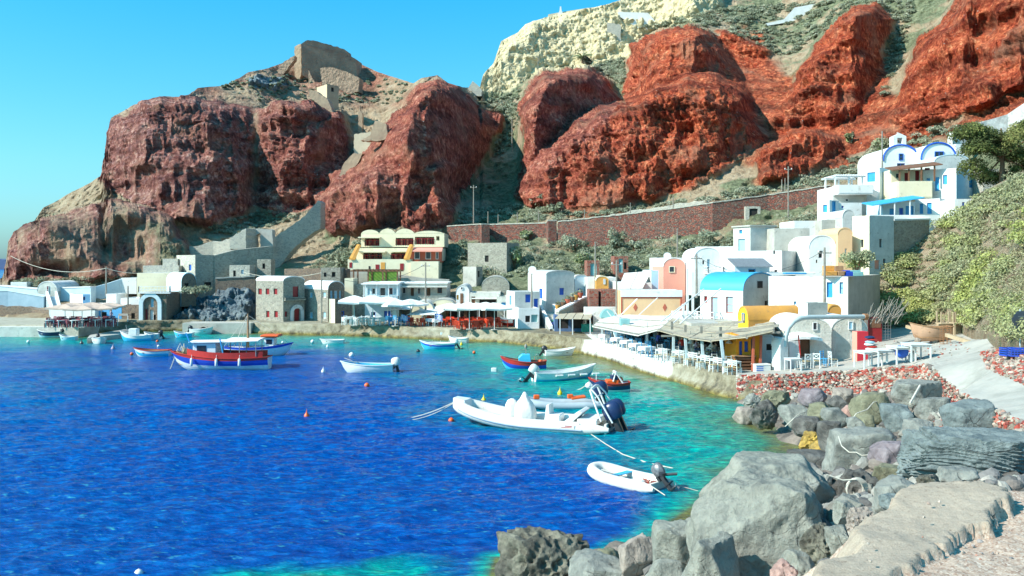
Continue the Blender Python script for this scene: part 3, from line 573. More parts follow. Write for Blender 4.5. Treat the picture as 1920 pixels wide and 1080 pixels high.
stn = stone('grey_masonry', [(0.30, 0.27, 0.21), (0.42, 0.38, 0.30), (0.22, 0.21, 0.18), (0.50, 0.45, 0.36)], (0.40, 0.37, 0.30), 4.6, 1.5)
stnb = stone('brown_masonry', [(0.20, 0.13, 0.09), (0.30, 0.20, 0.14), (0.16, 0.12, 0.10), (0.36, 0.26, 0.18)], (0.32, 0.25, 0.18), 4.6, 1.5)
stnp = stone('pale_masonry', [(0.46, 0.43, 0.34), (0.56, 0.53, 0.43), (0.36, 0.35, 0.30), (0.60, 0.57, 0.48)], (0.56, 0.53, 0.45), 4.0, 1.7)
stnr = stone('red_masonry', [(0.20, 0.04, 0.03), (0.38, 0.08, 0.05), (0.30, 0.20, 0.15), (0.46, 0.13, 0.08), (0.18, 0.12, 0.10)], (0.22, 0.15, 0.11), 4.6, 1.5)
stng = stone('weathered_masonry', [(0.34, 0.31, 0.24), (0.44, 0.41, 0.32), (0.27, 0.25, 0.20), (0.50, 0.46, 0.37)], (0.42, 0.39, 0.32), 4.0, 1.7)

class House:
    """a block seen corner-on: face R runs from the corner px `c` to `r`, face L from `c` back to `l`; local x along R, y along L"""
    def __init__(s, name, label, cat, c, base, top, Y, l=None, r=None, th=0, U=None, V=None, mat=None, matL=None, roofmat=None, vault=None, apex=None, holes=(), parapet=0.28, below=1.5, group=None, rim=None, flat=False, rt=None, lt=None, hz=None):
        s.th = R(th); s.a = Vector((math.cos(s.th), math.sin(s.th))); s.b = Vector((-s.a.y, s.a.x)); s.C = W(c, base, Y); s.Y = Y
        s.zb = s.C.z; s.h = (W(c, top, Y).z - s.zb) if hz is None else hz
        s.U = s.cross(s.a, r) if r is not None else (U or 5); s.V = s.cross(s.b, l) if l is not None else (V or 5)
        s.root = thing(name, label, cat, s.C, s.th, group); mat = mat or white; roofmat = roofmat or mat
        s.mats = [mat, matL or mat]
        hr = [(s.loc('R', *q[2:6]), q) for q in holes if q[0] == 'R']; hl = [(s.loc('L', *q[2:6]), q) for q in holes if q[0] == 'L']
        m = MB(); U_, V_, h = s.U, s.V, s.h; z0 = -below
        hR = h if rt is None else W(c, rt, Y).z - s.zb
        s.face(m, 'R', U_, z0, h, hr); m.mi = 1 if matL else 0; s.face(m, 'L', V_, z0, h, hl); m.mi = 0
        m.add([(U_, 0, z0), (U_, V_, z0), (U_, V_, h), (U_, 0, h)], [(0, 1, 2, 3)]); m.add([(0, V_, z0), (0, V_, h), (U_, V_, h), (U_, V_, z0)], [(0, 1, 2, 3)])
        if vault:
            rise = (W(c, apex, Y).z - s.zb) - h; n = 16; s.rise = rise
            sw = U_ if vault == 'R' else V_; ln = V_ if vault == 'R' else U_
            arc = [(sw / 2 - sw / 2 * math.cos(math.pi * k / n), h + rise * math.sin(math.pi * k / n) ** 0.85) for k in range(n + 1)]
            g = (lambda t, z, d: (t, d, z)) if vault == 'R' else (lambda t, z, d: (d, t, z))
            for d in (0.0, ln):
                k0 = len(m.v); m.v += [g(t, z, d) for t, z in arc]; m.f.append(tuple(range(k0, k0 + n + 1))); m.m.append(1 if (vault == 'L' and matL) else 0)
            rf = MB(); tk = 0.12; e = 0.02
            o1 = [(sw / 2 - (sw / 2 + e) * math.cos(math.pi * k / n), h + 0.01 + (rise + tk) * math.sin(math.pi * k / n) ** 0.85) for k in range(n + 1)]
            rings = []
            for d in (-0.03, ln + 0.03): rings.append([g(t, z, d) for t, z in o1] + [g(t, z - tk * 0.9 if 0 < i < n else z - 0.02, d) for i, (t, z) in reversed(list(enumerate(o1)))])
            rf.loft(rings); s.roof = rf.obj('roof', roofmat, s.root, smooth=50)
            if rim:
                rm = MB(); rm.tube([g(t, z + 0.02, -0.05) for t, z in o1], 0.11, 6); rm.obj('roof_rim', rim, s.root, smooth=True)
        elif not flat:
            pr = parapet; t = 0.22; k0 = [(0, 0), (U_, 0), (U_, V_), (0, V_)]; k1 = [(t, t), (U_ - t, t), (U_ - t, V_ - t), (t, V_ - t)]
            vs = [(x, y, h) for x, y in k0] + [(x, y, h) for x, y in k1] + [(x, y, h - pr) for x, y in k1]
            rf = MB().add(vs, [(j, (j + 1) % 4, 4 + (j + 1) % 4, 4 + j) for j in range(4)] + [(4 + j, 4 + (j + 1) % 4, 8 + (j + 1) % 4, 8 + j) for j in range(4)] + [(8, 9, 10, 11)])
            rf.obj('roof', roofmat, s.root)
        else:
            ft = MB(); ft.box(-0.15, -0.15, h, U_ + 0.15, V_ + 0.15, h + 0.16); ft.obj('roof', roofmat, s.root, bevel=0.02)
        m.obj('wall', [mat, matL or mat], s.root)
        for fc, lst in (('R', hr), ('L', hl)):
            for (t0, z0_, t1, z1), q in lst: s.opening(fc, t0, z0_, t1, z1, *q[1:2], *(q[6:]))
    def cross(s, d, px):
        k = (px - 960) / F; return (k * s.C.y - s.C.x) / (d.x - k * d.y)
    def loc(s, fc, x0, y0, x1, y1):
        d = s.a if fc == 'R' else s.b
        ta, tb = s.cross(d, x0), s.cross(d, x1); Yd = s.C.y + (ta + tb) / 2 * d.y
        return min(ta, tb), H - (y1 - HZ) / F * Yd - s.zb, max(ta, tb), H - (y0 - HZ) / F * Yd - s.zb
    def P(s, fc, t, z, d):
        """point on a face, d outwards"""
        return (t, -d, z) if fc == 'R' else (-d, t, z)
    def face(s, m, fc, ln, z0, z1, hs):
        inn = [b for b, q in hs if b[3] < z1 - 0.02 and b[0] > 0.02 and b[2] < ln - 0.02]; s.cut = getattr(s, 'cut', []) + [(fc, *b) for b in inn]
        ts = sorted({0, ln} | {v for b in inn for v in (b[0], b[2])}); zs = sorted({z0, z1} | {v for b in inn for v in (b[1], b[3])})
        for i in range(len(ts) - 1):
            for j in range(len(zs) - 1):
                tc, zc = (ts[i] + ts[i + 1]) / 2, (zs[j] + zs[j + 1]) / 2
                if any(b[0] < tc < b[2] and b[1] < zc < b[3] for b in inn): continue
                m.add([s.P(fc, ts[i], zs[j], 0), s.P(fc, ts[i + 1], zs[j], 0), s.P(fc, ts[i + 1], zs[j + 1], 0), s.P(fc, ts[i], zs[j + 1], 0)], [(0, 1, 2, 3)])
        for b in inn:
            for (ta, za), (tb, zb) in (((b[0], b[1]), (b[2], b[1])), ((b[2], b[1]), (b[2], b[3])), ((b[2], b[3]), (b[0], b[3])), ((b[0], b[3]), (b[0], b[1]))):
                m.add([s.P(fc, ta, za, 0), s.P(fc, tb, zb, 0), s.P(fc, tb, zb, -0.3), s.P(fc, ta, za, -0.3)], [(0, 1, 2, 3)])
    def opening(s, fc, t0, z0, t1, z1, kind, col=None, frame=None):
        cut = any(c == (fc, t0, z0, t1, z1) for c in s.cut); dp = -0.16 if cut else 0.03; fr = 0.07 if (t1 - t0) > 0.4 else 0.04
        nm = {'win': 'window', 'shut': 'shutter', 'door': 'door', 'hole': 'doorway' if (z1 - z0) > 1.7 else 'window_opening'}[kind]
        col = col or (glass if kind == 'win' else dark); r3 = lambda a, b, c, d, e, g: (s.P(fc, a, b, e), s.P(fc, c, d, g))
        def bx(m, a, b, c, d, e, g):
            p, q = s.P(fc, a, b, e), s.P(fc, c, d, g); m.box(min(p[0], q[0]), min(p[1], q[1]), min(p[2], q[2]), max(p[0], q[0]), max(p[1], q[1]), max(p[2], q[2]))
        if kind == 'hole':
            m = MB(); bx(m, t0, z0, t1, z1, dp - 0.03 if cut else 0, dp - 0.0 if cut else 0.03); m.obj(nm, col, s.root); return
        m = MB(); mid = kind in ('win', 'door') and (t1 - t0) > 0.8
        if kind == 'win' or frame:
            f = frame or wframe
            for a, b, c, d in ((t0, z0, t0 + fr, z1), (t1 - fr, z0, t1, z1), (t0 + fr, z0, t1 - fr, z0 + fr), (t0 + fr, z1 - fr, t1 - fr, z1)): bx(m, a, b, c, d, dp, dp + 0.06)
            if kind == 'win' and mid: bx(m, (t0 + t1) / 2 - 0.025, z0 + fr, (t0 + t1) / 2 + 0.025, z1 - fr, dp, dp + 0.05)
            if kind == 'win' and (z1 - z0) > 0.8: bx(m, t0 + fr, (z0 + z1) / 2 - 0.02, t1 - fr, (z0 + z1) / 2 + 0.02, dp, dp + 0.05)
            o = m.obj(nm, f, s.root); p = MB(); bx(p, t0 + fr * .5, z0 + fr * .5, t1 - fr * .5, z1 - fr * .5, dp - 0.04, dp + 0.015); p.obj('pane' if kind == 'win' else 'panel', col, o)
        else:
            bx(m, t0, z0, t1, z1, dp - 0.05, dp + 0.02); n = 5
            for k in range(1, n): zz = z0 + (z1 - z0) * k / n; bx(m, t0 + 0.05, zz - 0.02, t1 - 0.05, zz + 0.02, dp + 0.02, dp + 0.035)
            m.obj(nm, col, s.root)
    def rail(s, fc, x0, x1, ytop, ybot, out=1.0, mat=None, slab=True, solid=False, name='balcony'):
        """a balcony hung on a face"""
        t0, zb, t1, zt = s.loc(fc, x0, ytop, x1, ybot); mat = mat or wframe; m = MB()
        P3 = lambda t, z, d: Vector(s.P(fc, t, z, d))
        c = [(t0, 0), (t0, out), (t1, out), (t1, 0)]
        if slab: p, q = P3(t0 - 0.05, zb - 0.14, 0), P3(t1 + 0.05, zb, out + 0.05); m.box(min(p.x, q.x), min(p.y, q.y), p.z, max(p.x, q.x), max(p.y, q.y), q.z)
        for (ta, da), (tb, db) in zip(c[:-1], c[1:]):
            A, B = P3(ta, 0, da), P3(tb, 0, db)
            if solid: m.beam(A + Vector((0, 0, (zb + zt) / 2)), B + Vector((0, 0, (zb + zt) / 2)), 0.12, zt - zb) if False else m.prism([A + Vector((0, 0, zb)), B + Vector((0, 0, zb)), B + Vector((0, 0, zt)), A + Vector((0, 0, zt))], (B - A).cross(Vector((0, 0, 1))).normalized() * 0.1)
            else:
                for z in (zt, (zt + zb) / 2, zb + 0.1): m.beam(A + Vector((0, 0, z)), B + Vector((0, 0, z)), 0.05)
                n = max(2, int((B - A).length / 0.35))
                for k in range(n + 1): q = A.lerp(B, k / n); m.beam(q + Vector((0, 0, zb)), q + Vector((0, 0, zt)), 0.04 if k % n else 0.07)
        m.obj(name, mat, s.root)

def wallstrip(name, label, cat, pts, bots, mat, thick=0.8, cap=None, ragged=0.0, dvec=(0, 1, 0)):
    """free-standing wall: pts = (px, py top, Y), bots = py of its foot at each point"""
    P = [W(a, b, c) for a, b, c in pts]; Q = [W(a, bb, c) for (a, b, c), bb in zip(pts, bots)]
    if ragged:
        PP, QQ = [], []
        for k in range(len(P) - 1):
            n = max(1, int((P[k + 1] - P[k]).length / 0.7))
            for j in range(n): t = j / n; PP.append(P[k].lerp(P[k + 1], t) + Vector((0, 0, random.uniform(-1, 0.3) * ragged))); QQ.append(Q[k].lerp(Q[k + 1], t))
        P = PP + [P[-1]]; Q = QQ + [Q[-1]]
    o = Q[0].copy(); root = thing(name, label, cat, o); rings = []
    for k in range(len(P)):
        d = (P[min(k + 1, len(P) - 1)] - P[max(k - 1, 0)]); d.z = 0; n = Vector((-d.y, d.x, 0)).normalized()
        if n.y < 0: n = -n
        a = P[k] - o; b = Q[k] - o; b.z -= 1.0; e = n * 0.12 * 0
        rings.append([b, a, a + n * thick, b + n * thick])
    m = MB().loft([[tuple(x) for x in r] for r in rings]); m.obj('wall', mat, root)
    if cap:
        m = MB().loft([[tuple(r[1] + Vector((0, 0, 0.003)) - (r[2] - r[1]) * 0.06), tuple(r[1] + Vector((0, 0, 0.16)) - (r[2] - r[1]) * 0.06), tuple(r[2] + Vector((0, 0, 0.16)) + (r[2] - r[1]) * 0.06), tuple(r[2] + Vector((0, 0, 0.003)) + (r[2] - r[1]) * 0.06)] for r in rings]); m.obj('coping', cap, root)
    return root
def block(name, label, cat, poly, Y, thick, mat, dv=None, ragged=0):
    """a thick ruin wall whose face has the outline poly (px, py)"""
    if Y == 'g':
        ym = max(b for a, b in poly); xs = [a for a, b in poly if b > ym - 14]; Y = min((p.y for p in (hit(HILLS, x, ym)[0] for x in xs) if p is not None), default=180) + 1.0; poly = [(a, b + (14 if b > ym - 14 else 0)) for a, b in poly]
    if cat != 'terrace' and cat != 'bell gable' and cat != 'headland':
        q = []
        for (a, b), (c, d) in zip(poly, poly[1:] + poly[:1]):
            n = max(1, int(math.hypot(c - a, d - b) / 4)); q += [(a + (c - a) * k / n + (random.uniform(-.7, .7) if k else 0), b + (d - b) * k / n + (random.uniform(-1.3, .9) if k else 0)) for k in range(n)]
        poly = q
    P = [W(a, b, Y if not dv else Y + dv * (a - poly[0][0])) for a, b in poly]; o = P[0].copy(); root = thing(name, label, cat, o)
    m = MB().prism([p - o for p in P], (0.15 * thick, thick, 0)); m.obj('wall', mat, root); return root
WH = 'white_house'; K = 'house'
Hs = {}
def hs(key, *a, **k): Hs[key] = House(*a, **k); return Hs[key]
# --- the two stone houses by the water
h = hs('A', 'stone_house', 'tall grey stone house with red shutters and a white arched doorway on the quay', K, 531, 604, 527, 101, 480, 571, 50, mat=stn, vault='R', apex=520, roofmat=white, holes=[
    ('L', 'shut', 484, 541, 491, 552, redp), ('L', 'shut', 498, 541, 505, 552, redp), ('L', 'shut', 513, 541, 520, 552, redp), ('L', 'shut', 499, 583, 505, 595, redp), ('L', 'shut', 514, 583, 521, 595, redp),
    ('R', 'door', 549, 537, 560, 557, redp), ('R', 'shut', 534, 584, 539, 594, redp), ('R', 'door', 552, 579, 562, 604, redp)])
def arch_ring(s, fc, x0, x1, yap, ybase, wd=0.35, mat=None, out=0.12, name='arch_surround'):
    t0, zb, t1, zt = s.loc(fc, x0, yap, x1, ybase); rr = (t1 - t0) / 2; zc = zt - rr; m = MB(); n = 14; rings = []
    pts = [(t0, zb, -1, 0)] + [((t0 + t1) / 2 - rr * math.cos(math.pi * k / n), zc + rr * math.sin(math.pi * k / n), -math.cos(math.pi * k / n), math.sin(math.pi * k / n)) for k in range(n + 1)] + [(t1, zb, 1, 0)]
    for t, z, nx, nz in pts: rings.append([s.P(fc, t, z, 0.0), s.P(fc, t, z, out), s.P(fc, t - nx * wd, z - nz * wd, out), s.P(fc, t - nx * wd, z - nz * wd, 0.0)])
    m.loft(rings); m.obj(name, mat or white, s.root)
arch_ring(h, 'R', 544, 569, 571, 605, 0.4)
h.rail('R', 533, 570, 558, 561, 0.25, stn, name='ledge')
h = hs('B', 'stone_house', 'grey and brown stone house with pale blue windows under a white barrel roof', K, 615, 604, 543, 101, 569, 646, 45, mat=stnb, matL=stn, vault='R', apex=529, roofmat=cwhite, holes=[
    ('L', 'win', 580, 548, 586, 558, paleblue), ('L', 'win', 605, 548, 611, 558, paleblue), ('L', 'win', 580, 585, 586, 597, paleblue), ('L', 'win', 605, 585, 611, 597, paleblue),
    ('R', 'win', 619.5, 545, 624, 560, paleblue), ('R', 'win', 627, 545, 633, 560, paleblue), ('R', 'win', 636, 545, 640, 560, paleblue), ('R', 'win', 620, 585, 626, 603, paleblue)])
hs('B2', 'annex', 'low brown stone annex with a flat roof beside the barrel-roofed house', K, 628, 605, 561, 98.5, 617, 660, 40, mat=stnb, matL=cream, holes=[('R', 'win', 640, 583, 646, 600, glass, blue)])  # cream left face: the sunlit side put into the colour
# --- hotel
def hotel():
    root = thing('hotel', 'cream three-storey hotel with wavy parapet, dark red doors and terraces', 'hotel', W(740, 523, 116), 0); O = root.location
    def bx(m, x0, x1, y0, y1, Y, dep): a = W(x0, y1, Y) - O; b = W(x1, y0, Y) - O; m.box(a.x, a.y, a.z, b.x, a.y + dep, b.z); return a, b
    # upper storey with open porches
    def storey(x0, x1, y0, y1, Y, dep, porches, mat):
        a = W(x0, y1, Y) - O; b = W(x1, y0, Y) - O; m = MB(); hs_ = [(W(p[0], p[3], Y).x - O.x, W(p[0], p[3], Y).z - O.z, W(p[2], p[1], Y).x - O.x, W(p[2], p[1], Y).z - O.z) for p in porches]
        ts = sorted({a.x, b.x} | {v for q in hs_ for v in (q[0], q[2])}); zs = sorted({a.z, b.z} | {v for q in hs_ for v in (q[1], q[3])})
        for i in range(len(ts) - 1):
            for j in range(len(zs) - 1):
                tc, zc = (ts[i] + ts[i + 1]) / 2, (zs[j] + zs[j + 1]) / 2
                if any(q[0] < tc < q[2] and q[1] < zc < q[3] for q in hs_): continue
                m.box(ts[i], a.y, zs[j], ts[i + 1], a.y + 0.3, zs[j + 1])
        m.box(a.x, a.y + 1.6, a.z, b.x, a.y + dep, b.z - 0.01); m.box(a.x, a.y + 0.3, b.z - 0.2, b.x, a.y + 1.6, b.z - 0.01); m.box(a.x, a.y + 0.3, a.z, a.x + 0.3, a.y + 1.6, b.z - 0.2); m.box(b.x - 0.3, a.y + 0.3, a.z, b.x, a.y + 1.6, b.z - 0.2)
        m.obj('wall', mat, root)
        for q in hs_:
            wd = q[2] - q[0]; n = max(1, int(wd / 0.9)) if wd > 1 else 0
            for k in range(n):
                xa = q[0] + wd * (k + 0.12) / n; xb = q[0] + wd * (k + 0.88) / n; f = MB().box(xa - .1, a.y + 1.45, q[1], xb + .1, a.y + 1.597, q[1] + (q[3] - q[1]) * 0.92).obj('door', redp, root)
                MB().box(xa + 0.2, a.y + 1.43, q[1] + 0.5, xb - 0.2, a.y + 1.45, q[1] + (q[3] - q[1]) * 0.85).obj('pane', glass, f)
            if wd > 1.2:
                for k in (1, 2): MB().beam((q[0] + wd * k / 3, a.y + 0.15, q[1]), (q[0] + wd * k / 3, a.y + 0.15, q[3]), 0.13).obj('porch_post', brown, root)
                rl = MB(); rl.beam((q[0], a.y - 0.05, q[1] + 0.75), (q[2], a.y - 0.05, q[1] + 0.75), 0.06)
                for k in range(9): rl.beam((q[0] + wd * k / 8, a.y - 0.05, q[1]), (q[0] + wd * k / 8, a.y - 0.05, q[1] + 0.75), 0.04)
                rl.obj('railing', redp, root)
    storey(677, 833, 437, 463, 121, 8, [(684, 446, 711, 461), (742, 446, 775, 460), (778, 444, 814, 458), (818, 443, 824, 451)], cream)
    storey(668, 829, 465, 489, 118, 6, [(681, 474, 716, 489), (733, 474, 760, 488)], cream)
    for x0, x1, yt in ((677, 711, 430), (711, 741, 428), (741, 777, 428), (777, 832, 432)):     # wavy parapet
        a = W(x0, 437, 121) - O; b = W(x1, 437, 121) - O; rz = (W(x0, yt, 121) - O).z - a.z; n = 10
        pl = [(a.x + (b.x - a.x) * k / n, a.y - 0.02, a.z - 0.05 + rz * math.sin(math.pi * k / n) ** 0.6) for k in range(n + 1)]; MB().prism(pl, (0, 0.5, 0)).obj('parapet', cream, root)
    m = MB(); bx(m, 766, 828, 468, 492, 117.2, 3); m.obj('wall', terra, root, label='terracotta red bay of the hotel')
    for x0, x1 in ((777, 787), (798, 808), (817, 822)):
        m = MB(); bx(m, x0, x1, 472, 486, 117.1, 0.08); f = m.obj('window', wframe, root); m = MB(); bx(m, x0 + 1, x1 - 1, 473, 485, 117.02, 0.07); m.obj('pane', glass, f)
    a = W(764, 464, 117.4) - O; b = W(829, 470, 116.2) - O; MB().add([(a.x, a.y, a.z), (b.x, a.y, a.z), (b.x, b.y, b.z), (a.x, b.y, b.z), (a.x, a.y, a.z - .15), (b.x, a.y, a.z - .15), (b.x, b.y, b.z - .15), (a.x, b.y, b.z - .15)], [(0, 1, 2, 3), (7, 6, 5, 4), (0, 3, 7, 4), (1, 0, 4, 5), (2, 1, 5, 6), (3, 2, 6, 7)]).obj('canopy', pink, root)
    for x0, x1, y in ((671, 722, 471), (732, 765, 470), (671, 712, 444)):
        m = MB(); bx(m, x0, x1, y, y + 2.2, 116.6 if y > 460 else 119.8, 1.4); m.obj('canopy', cream, root)
    m = MB(); bx(m, 652, 770, 486, 523, 115, 5); bx(m, 770, 822, 490, 523, 114.6, 6); m.obj('terrace_wall', cream, root)
    for x0, x1, y0, y1, mt in ((655, 660, 492, 502, redp), (691, 694, 499, 505, dark), (704, 711, 496, 506, redp), (714, 722, 492, 506, ochre), (750, 757, 494, 506, redp)):
        m = MB(); bx(m, x0, x1, y0, y1, 114.95, 0.05); m.obj('shutter' if y1 < 505 else 'door', mt, root)
    for x0, x1, yt, yb in ((655, 672, 460, 487), (757, 771, 460, 487)):                        # sloping orange stair sides
        p = [W(x0, yb - 3, 114.8) - O, W(x0, yb, 114.8) - O, W(x0 + 6, yb, 114.8) - O, W(x1, yt, 117) - O, W(x1 - 3, yt - 2, 117) - O]
        MB().prism(p, (0.35, 0, 0)).obj('stair_wall', ochre, root)
hotel()
hs('G1', 'garden_wall', 'bright green garden wall under the timber pergola below the hotel', 'wall', 690, 528, 507, 112, r=745, V=1.0, mat=greenp)
def pergola(name, label, x0, x1, yt, yb, Y, dep, mat, n=4):
    root = thing(name, label, 'pergola', W(x0, yb, Y)); O = root.location; a = W(x0, yt, Y) - O; b = W(x1, yt, Y) - O
    for k in range(n):
        for d in (0, dep): MB().beam((b.x * k / (n - 1), d, -1), (b.x * k / (n - 1), d, a.z), 0.16).obj('post', mat, root)
    m = MB(); m.beam((-.4, 0, a.z), (b.x + .4, 0, a.z), 0.18); m.beam((-.4, dep, a.z), (b.x + .4, dep, a.z), 0.18)
    for k in range(12): x = b.x * k / 11; m.beam((x, -0.5, a.z + 0.14), (x, dep + 0.4, a.z + 0.14), 0.1)
    m.obj('beam', mat, root); return root
pergola('pergola', 'dark timber pergola with slim posts in front of the green wall', 663, 745, 508, 532, 109, 3, brown)
h = hs('E', 'balcony_house', 'pale blue two-storey house with a white upstairs balcony behind the parasols', K, 684, 603, 532, 103, r=748, V=6, mat=bwhite, matL=bwhite, flat=True, roofmat=cwhite, holes=[
    ('R', 'win', 697, 540, 704, 552, glass, wframe), ('R', 'door', 712, 539, 723, 555, glass, wframe), ('R', 'win', 729, 540, 736, 552, glass, redp), ('R', 'win', 738, 540, 743, 551, paleblue), ('R', 'win', 689, 541, 694, 553, paleblue),
    ('R', 'win', 696, 585, 704, 600, glass, blue), ('R', 'door', 720, 583, 733, 602, blue)])
h.rail('R', 682, 749, 554, 562, 1.0)
m = MB()
for x in (685, 708, 731, 747): t0, z0, t1, z1 = h.loc('R', x, 533, x + 1, 555); MB().beam((t0, -1.0, z0), (t0, -1.0, z1), 0.1).obj('porch_post', wframe, h.root)
t0, z0, t1, z1 = h.loc('R', 680, 528, 750, 533); MB().box(t0, -1.3, z0 + .005, t1, -0.16, z0 + 0.12).obj('canopy', cwhite, h.root)
h = hs('Fh', 'terrace_house', 'long low cream house with dark windows and a shaded veranda', K, 750, 575, 532, 106, r=838, V=6, mat=wornw, flat=True, roofmat=white, holes=[
    ('R', 'win', 754, 539, 761, 551), ('R', 'door', 770, 540, 776, 556, brown), ('R', 'win', 782, 540, 789, 552), ('R', 'win', 820, 539, 829, 550, glass, brown), ('R', 'door', 800, 540, 807, 556, brown)])
t0, z0, t1, z1 = h.loc('R', 747, 535, 840, 538); MB().box(t0, -1.9, z0, t1, -0.01, z0 + 0.12).obj('canopy', wornw, h.root); h.rail('R', 751, 838, 554, 560, 1.8, stnp)
hs('Fb', 'vaulted_house', 'low cream vaulted storehouse behind the striped white awning', K, 772, 600, 582, 99, r=812, V=7, mat=cream, vault='R', apex=566, roofmat=wornw)
hs('Fc', 'vaulted_house', 'low beige vaulted house with one small square window behind the awnings', K, 808, 598, 574, 101, r=852, V=7, mat=cream, vault='R', apex=562, roofmat=cement, holes=[('R', 'hole', 813, 569, 817, 573)])
hs('Hh', 'vaulted_house', 'small pinkish vaulted house with a brown door and round-topped gable', K, 855, 590, 550, 103, r=880, V=8, mat=white, vault='R', apex=536, roofmat=gwhite, holes=[('R', 'door', 863, 550, 868.5, 570, brown), ('R', 'win', 864, 538, 868, 543), ('R', 'shut', 856, 553, 860, 562, ochre)])
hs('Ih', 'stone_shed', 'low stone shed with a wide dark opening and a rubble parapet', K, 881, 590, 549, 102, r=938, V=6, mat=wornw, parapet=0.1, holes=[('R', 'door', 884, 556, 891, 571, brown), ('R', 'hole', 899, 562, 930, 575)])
hs('Ih2', 'shed', 'tan shed with a bright blue box beside the small white house', K, 932, 592, 556, 99, r=951, V=5, mat=wornw, holes=[('R', 'shut', 940, 567, 948, 576, skyblue)])
hs('J', 'tower_house', 'square grey stone tower house with one window over an arched doorway', K, 950, 527, 455, 116, 877, 973, 66, mat=stng, holes=[('L', 'hole', 909, 479, 916, 491), ('L', 'hole', 908, 507, 921, 525)])
hs('J2', 'ruined_house', 'broken sloping-roofed stone ruin left of the square stone tower', K, 893, 530, 500, 113, 868, 905, 60, mat=stng, matL=cement, parapet=0.05, holes=[('R', 'hole', 896, 508, 900, 520)])
hs('J3', 'vaulted_roof_house', 'half-buried stone vault below the square stone tower', K, 903, 556, 540, 108, r=955, V=5, mat=stng, vault='R', apex=519, roofmat=cement)
h = hs('K', WH, 'tall white house with one blue window and a blue side door beside the steps', K, 1024, 590, 515, 97, 990, 1077, 20, mat=gwhite, matL=cwhite, vault='R', apex=509, roofmat=gwhite, holes=[('R', 'shut', 1049, 540, 1057.5, 553, blue), ('L', 'door', 1011, 541, 1017, 560, blue)])  # bright left and grey right face: sun and shade put into the plaster
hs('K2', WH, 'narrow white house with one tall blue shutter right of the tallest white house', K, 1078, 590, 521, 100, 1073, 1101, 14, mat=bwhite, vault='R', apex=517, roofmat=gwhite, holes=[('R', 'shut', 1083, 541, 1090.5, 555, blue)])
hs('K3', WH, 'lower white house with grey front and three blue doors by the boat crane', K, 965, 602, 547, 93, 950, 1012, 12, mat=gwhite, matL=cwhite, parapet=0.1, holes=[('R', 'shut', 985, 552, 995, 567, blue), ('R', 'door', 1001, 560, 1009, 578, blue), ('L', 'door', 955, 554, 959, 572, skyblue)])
hs('K4', 'white_terrace', 'plain white terrace block with a turquoise cellar door at the foot of the steps', K, 972, 612, 578, 90.5, 950, 1011, 8, mat=cwhite, parapet=0.9, holes=[('R', 'door', 996, 590, 1008, 604, teal), ('R', 'hole', 985, 592, 994, 604)])
hs('L1', 'ruined_house', 'red stone ruin with two rough piers behind the tavern roof', K, 1105, 582, 543, 89, r=1122, V=3, mat=stnr, parapet=0.05)
hs('L2', 'ruined_house', 'wider red stone ruin wall left of the peach wall', K, 1127, 582, 543, 89, r=1157, V=3, mat=stnr, parapet=0.05)
hs('L3', 'low_wall', 'low white wall under the red stone ruins', 'wall', 1096, 592, 576, 87, r=1163, V=1, mat=white, parapet=0.05)
hs('M1', 'cave_house', 'small stone cave house with a teal door, the left one on the scrub slope', K, 1101, 520, 488, 106, r=1124, V=4, mat=stnr, parapet=0.05, holes=[('R', 'door', 1107, 494, 1119, 517, teal)])
hs('M2', 'cave_house', 'crumbling red stone cave house with a narrow pale green door on the scrub slope', K, 1152, 512, 480, 108, r=1178, V=4, mat=stnr, parapet=0.05, holes=[('R', 'door', 1160, 485, 1168, 511, teal), ('R', 'hole', 1170, 492, 1175, 505)])
hs('N1', WH, 'low white house with an ochre vault end above the red ruins', K, 1101, 548, 520, 97, r=1155, V=5, mat=white, parapet=0.2)
hs('N2', 'vaulted_house', 'small ochre vaulted room on the low white house', K, 1118, 536, 526, 95.5, r=1141, V=4, mat=ochre, vault='R', apex=519, roofmat=cream, holes=[('R', 'win', 1131, 523, 1135, 533, wframe)])
hs('O1', WH, 'low white house under the pale canvas tent', K, 1161, 556, 530, 90, r=1222, V=6, mat=white, parapet=0.1)
hs('O2', 'blue_house', 'light blue house wall beside the pink arch', K, 1221, 552, 507, 91, r=1244, V=6, mat=paint('powder_blue_plaster', (0.36, 0.62, 0.80), (0.30, 0.54, 0.72), 0.7, 0.85, 0.2), parapet=0.1, matL=white)
h = hs('O3', 'pink_house', 'salmon pink house end with a tall rounded gable and one small window', K, 1244, 552, 500, 88, r=1285, V=7, mat=pink, vault='R', apex=485, roofmat=white, holes=[('R', 'win', 1254, 499, 1265, 511, glass, cream)])
hs('O4', WH, 'white parapet terrace behind the pink gable with a satellite dish', K, 1231, 510, 483, 98, r=1292, V=5, mat=white, parapet=0.3)
h = hs('P', 'peach_wall_house', 'long peach house front with two red diamonds and a white parapet', K, 1164, 594, 545, 82, r=1279, V=4, mat=peach, parapet=0.3, roofmat=white)
for x0, x1, y0, y1, mt, nm, dd in ((1164, 1279, 545, 556.5, cwhite, 'parapet', 0.1), (1164, 1279, 556.5, 559.5, terra, 'painted_band', 0.04), (1164, 1167, 559.5, 592, terra, 'painted_band', 0.04), (1275.5, 1279, 559.5, 592, terra, 'painted_band', 0.04)):
    t0, z0, t1, z1 = h.loc('R', x0, y0, x1, y1); MB().box(t0, -dd, z0, t1, 0.002 if dd < .1 else 0.001, z1 + (0.06 if nm == 'parapet' else 0)).obj(nm, mt, h.root)
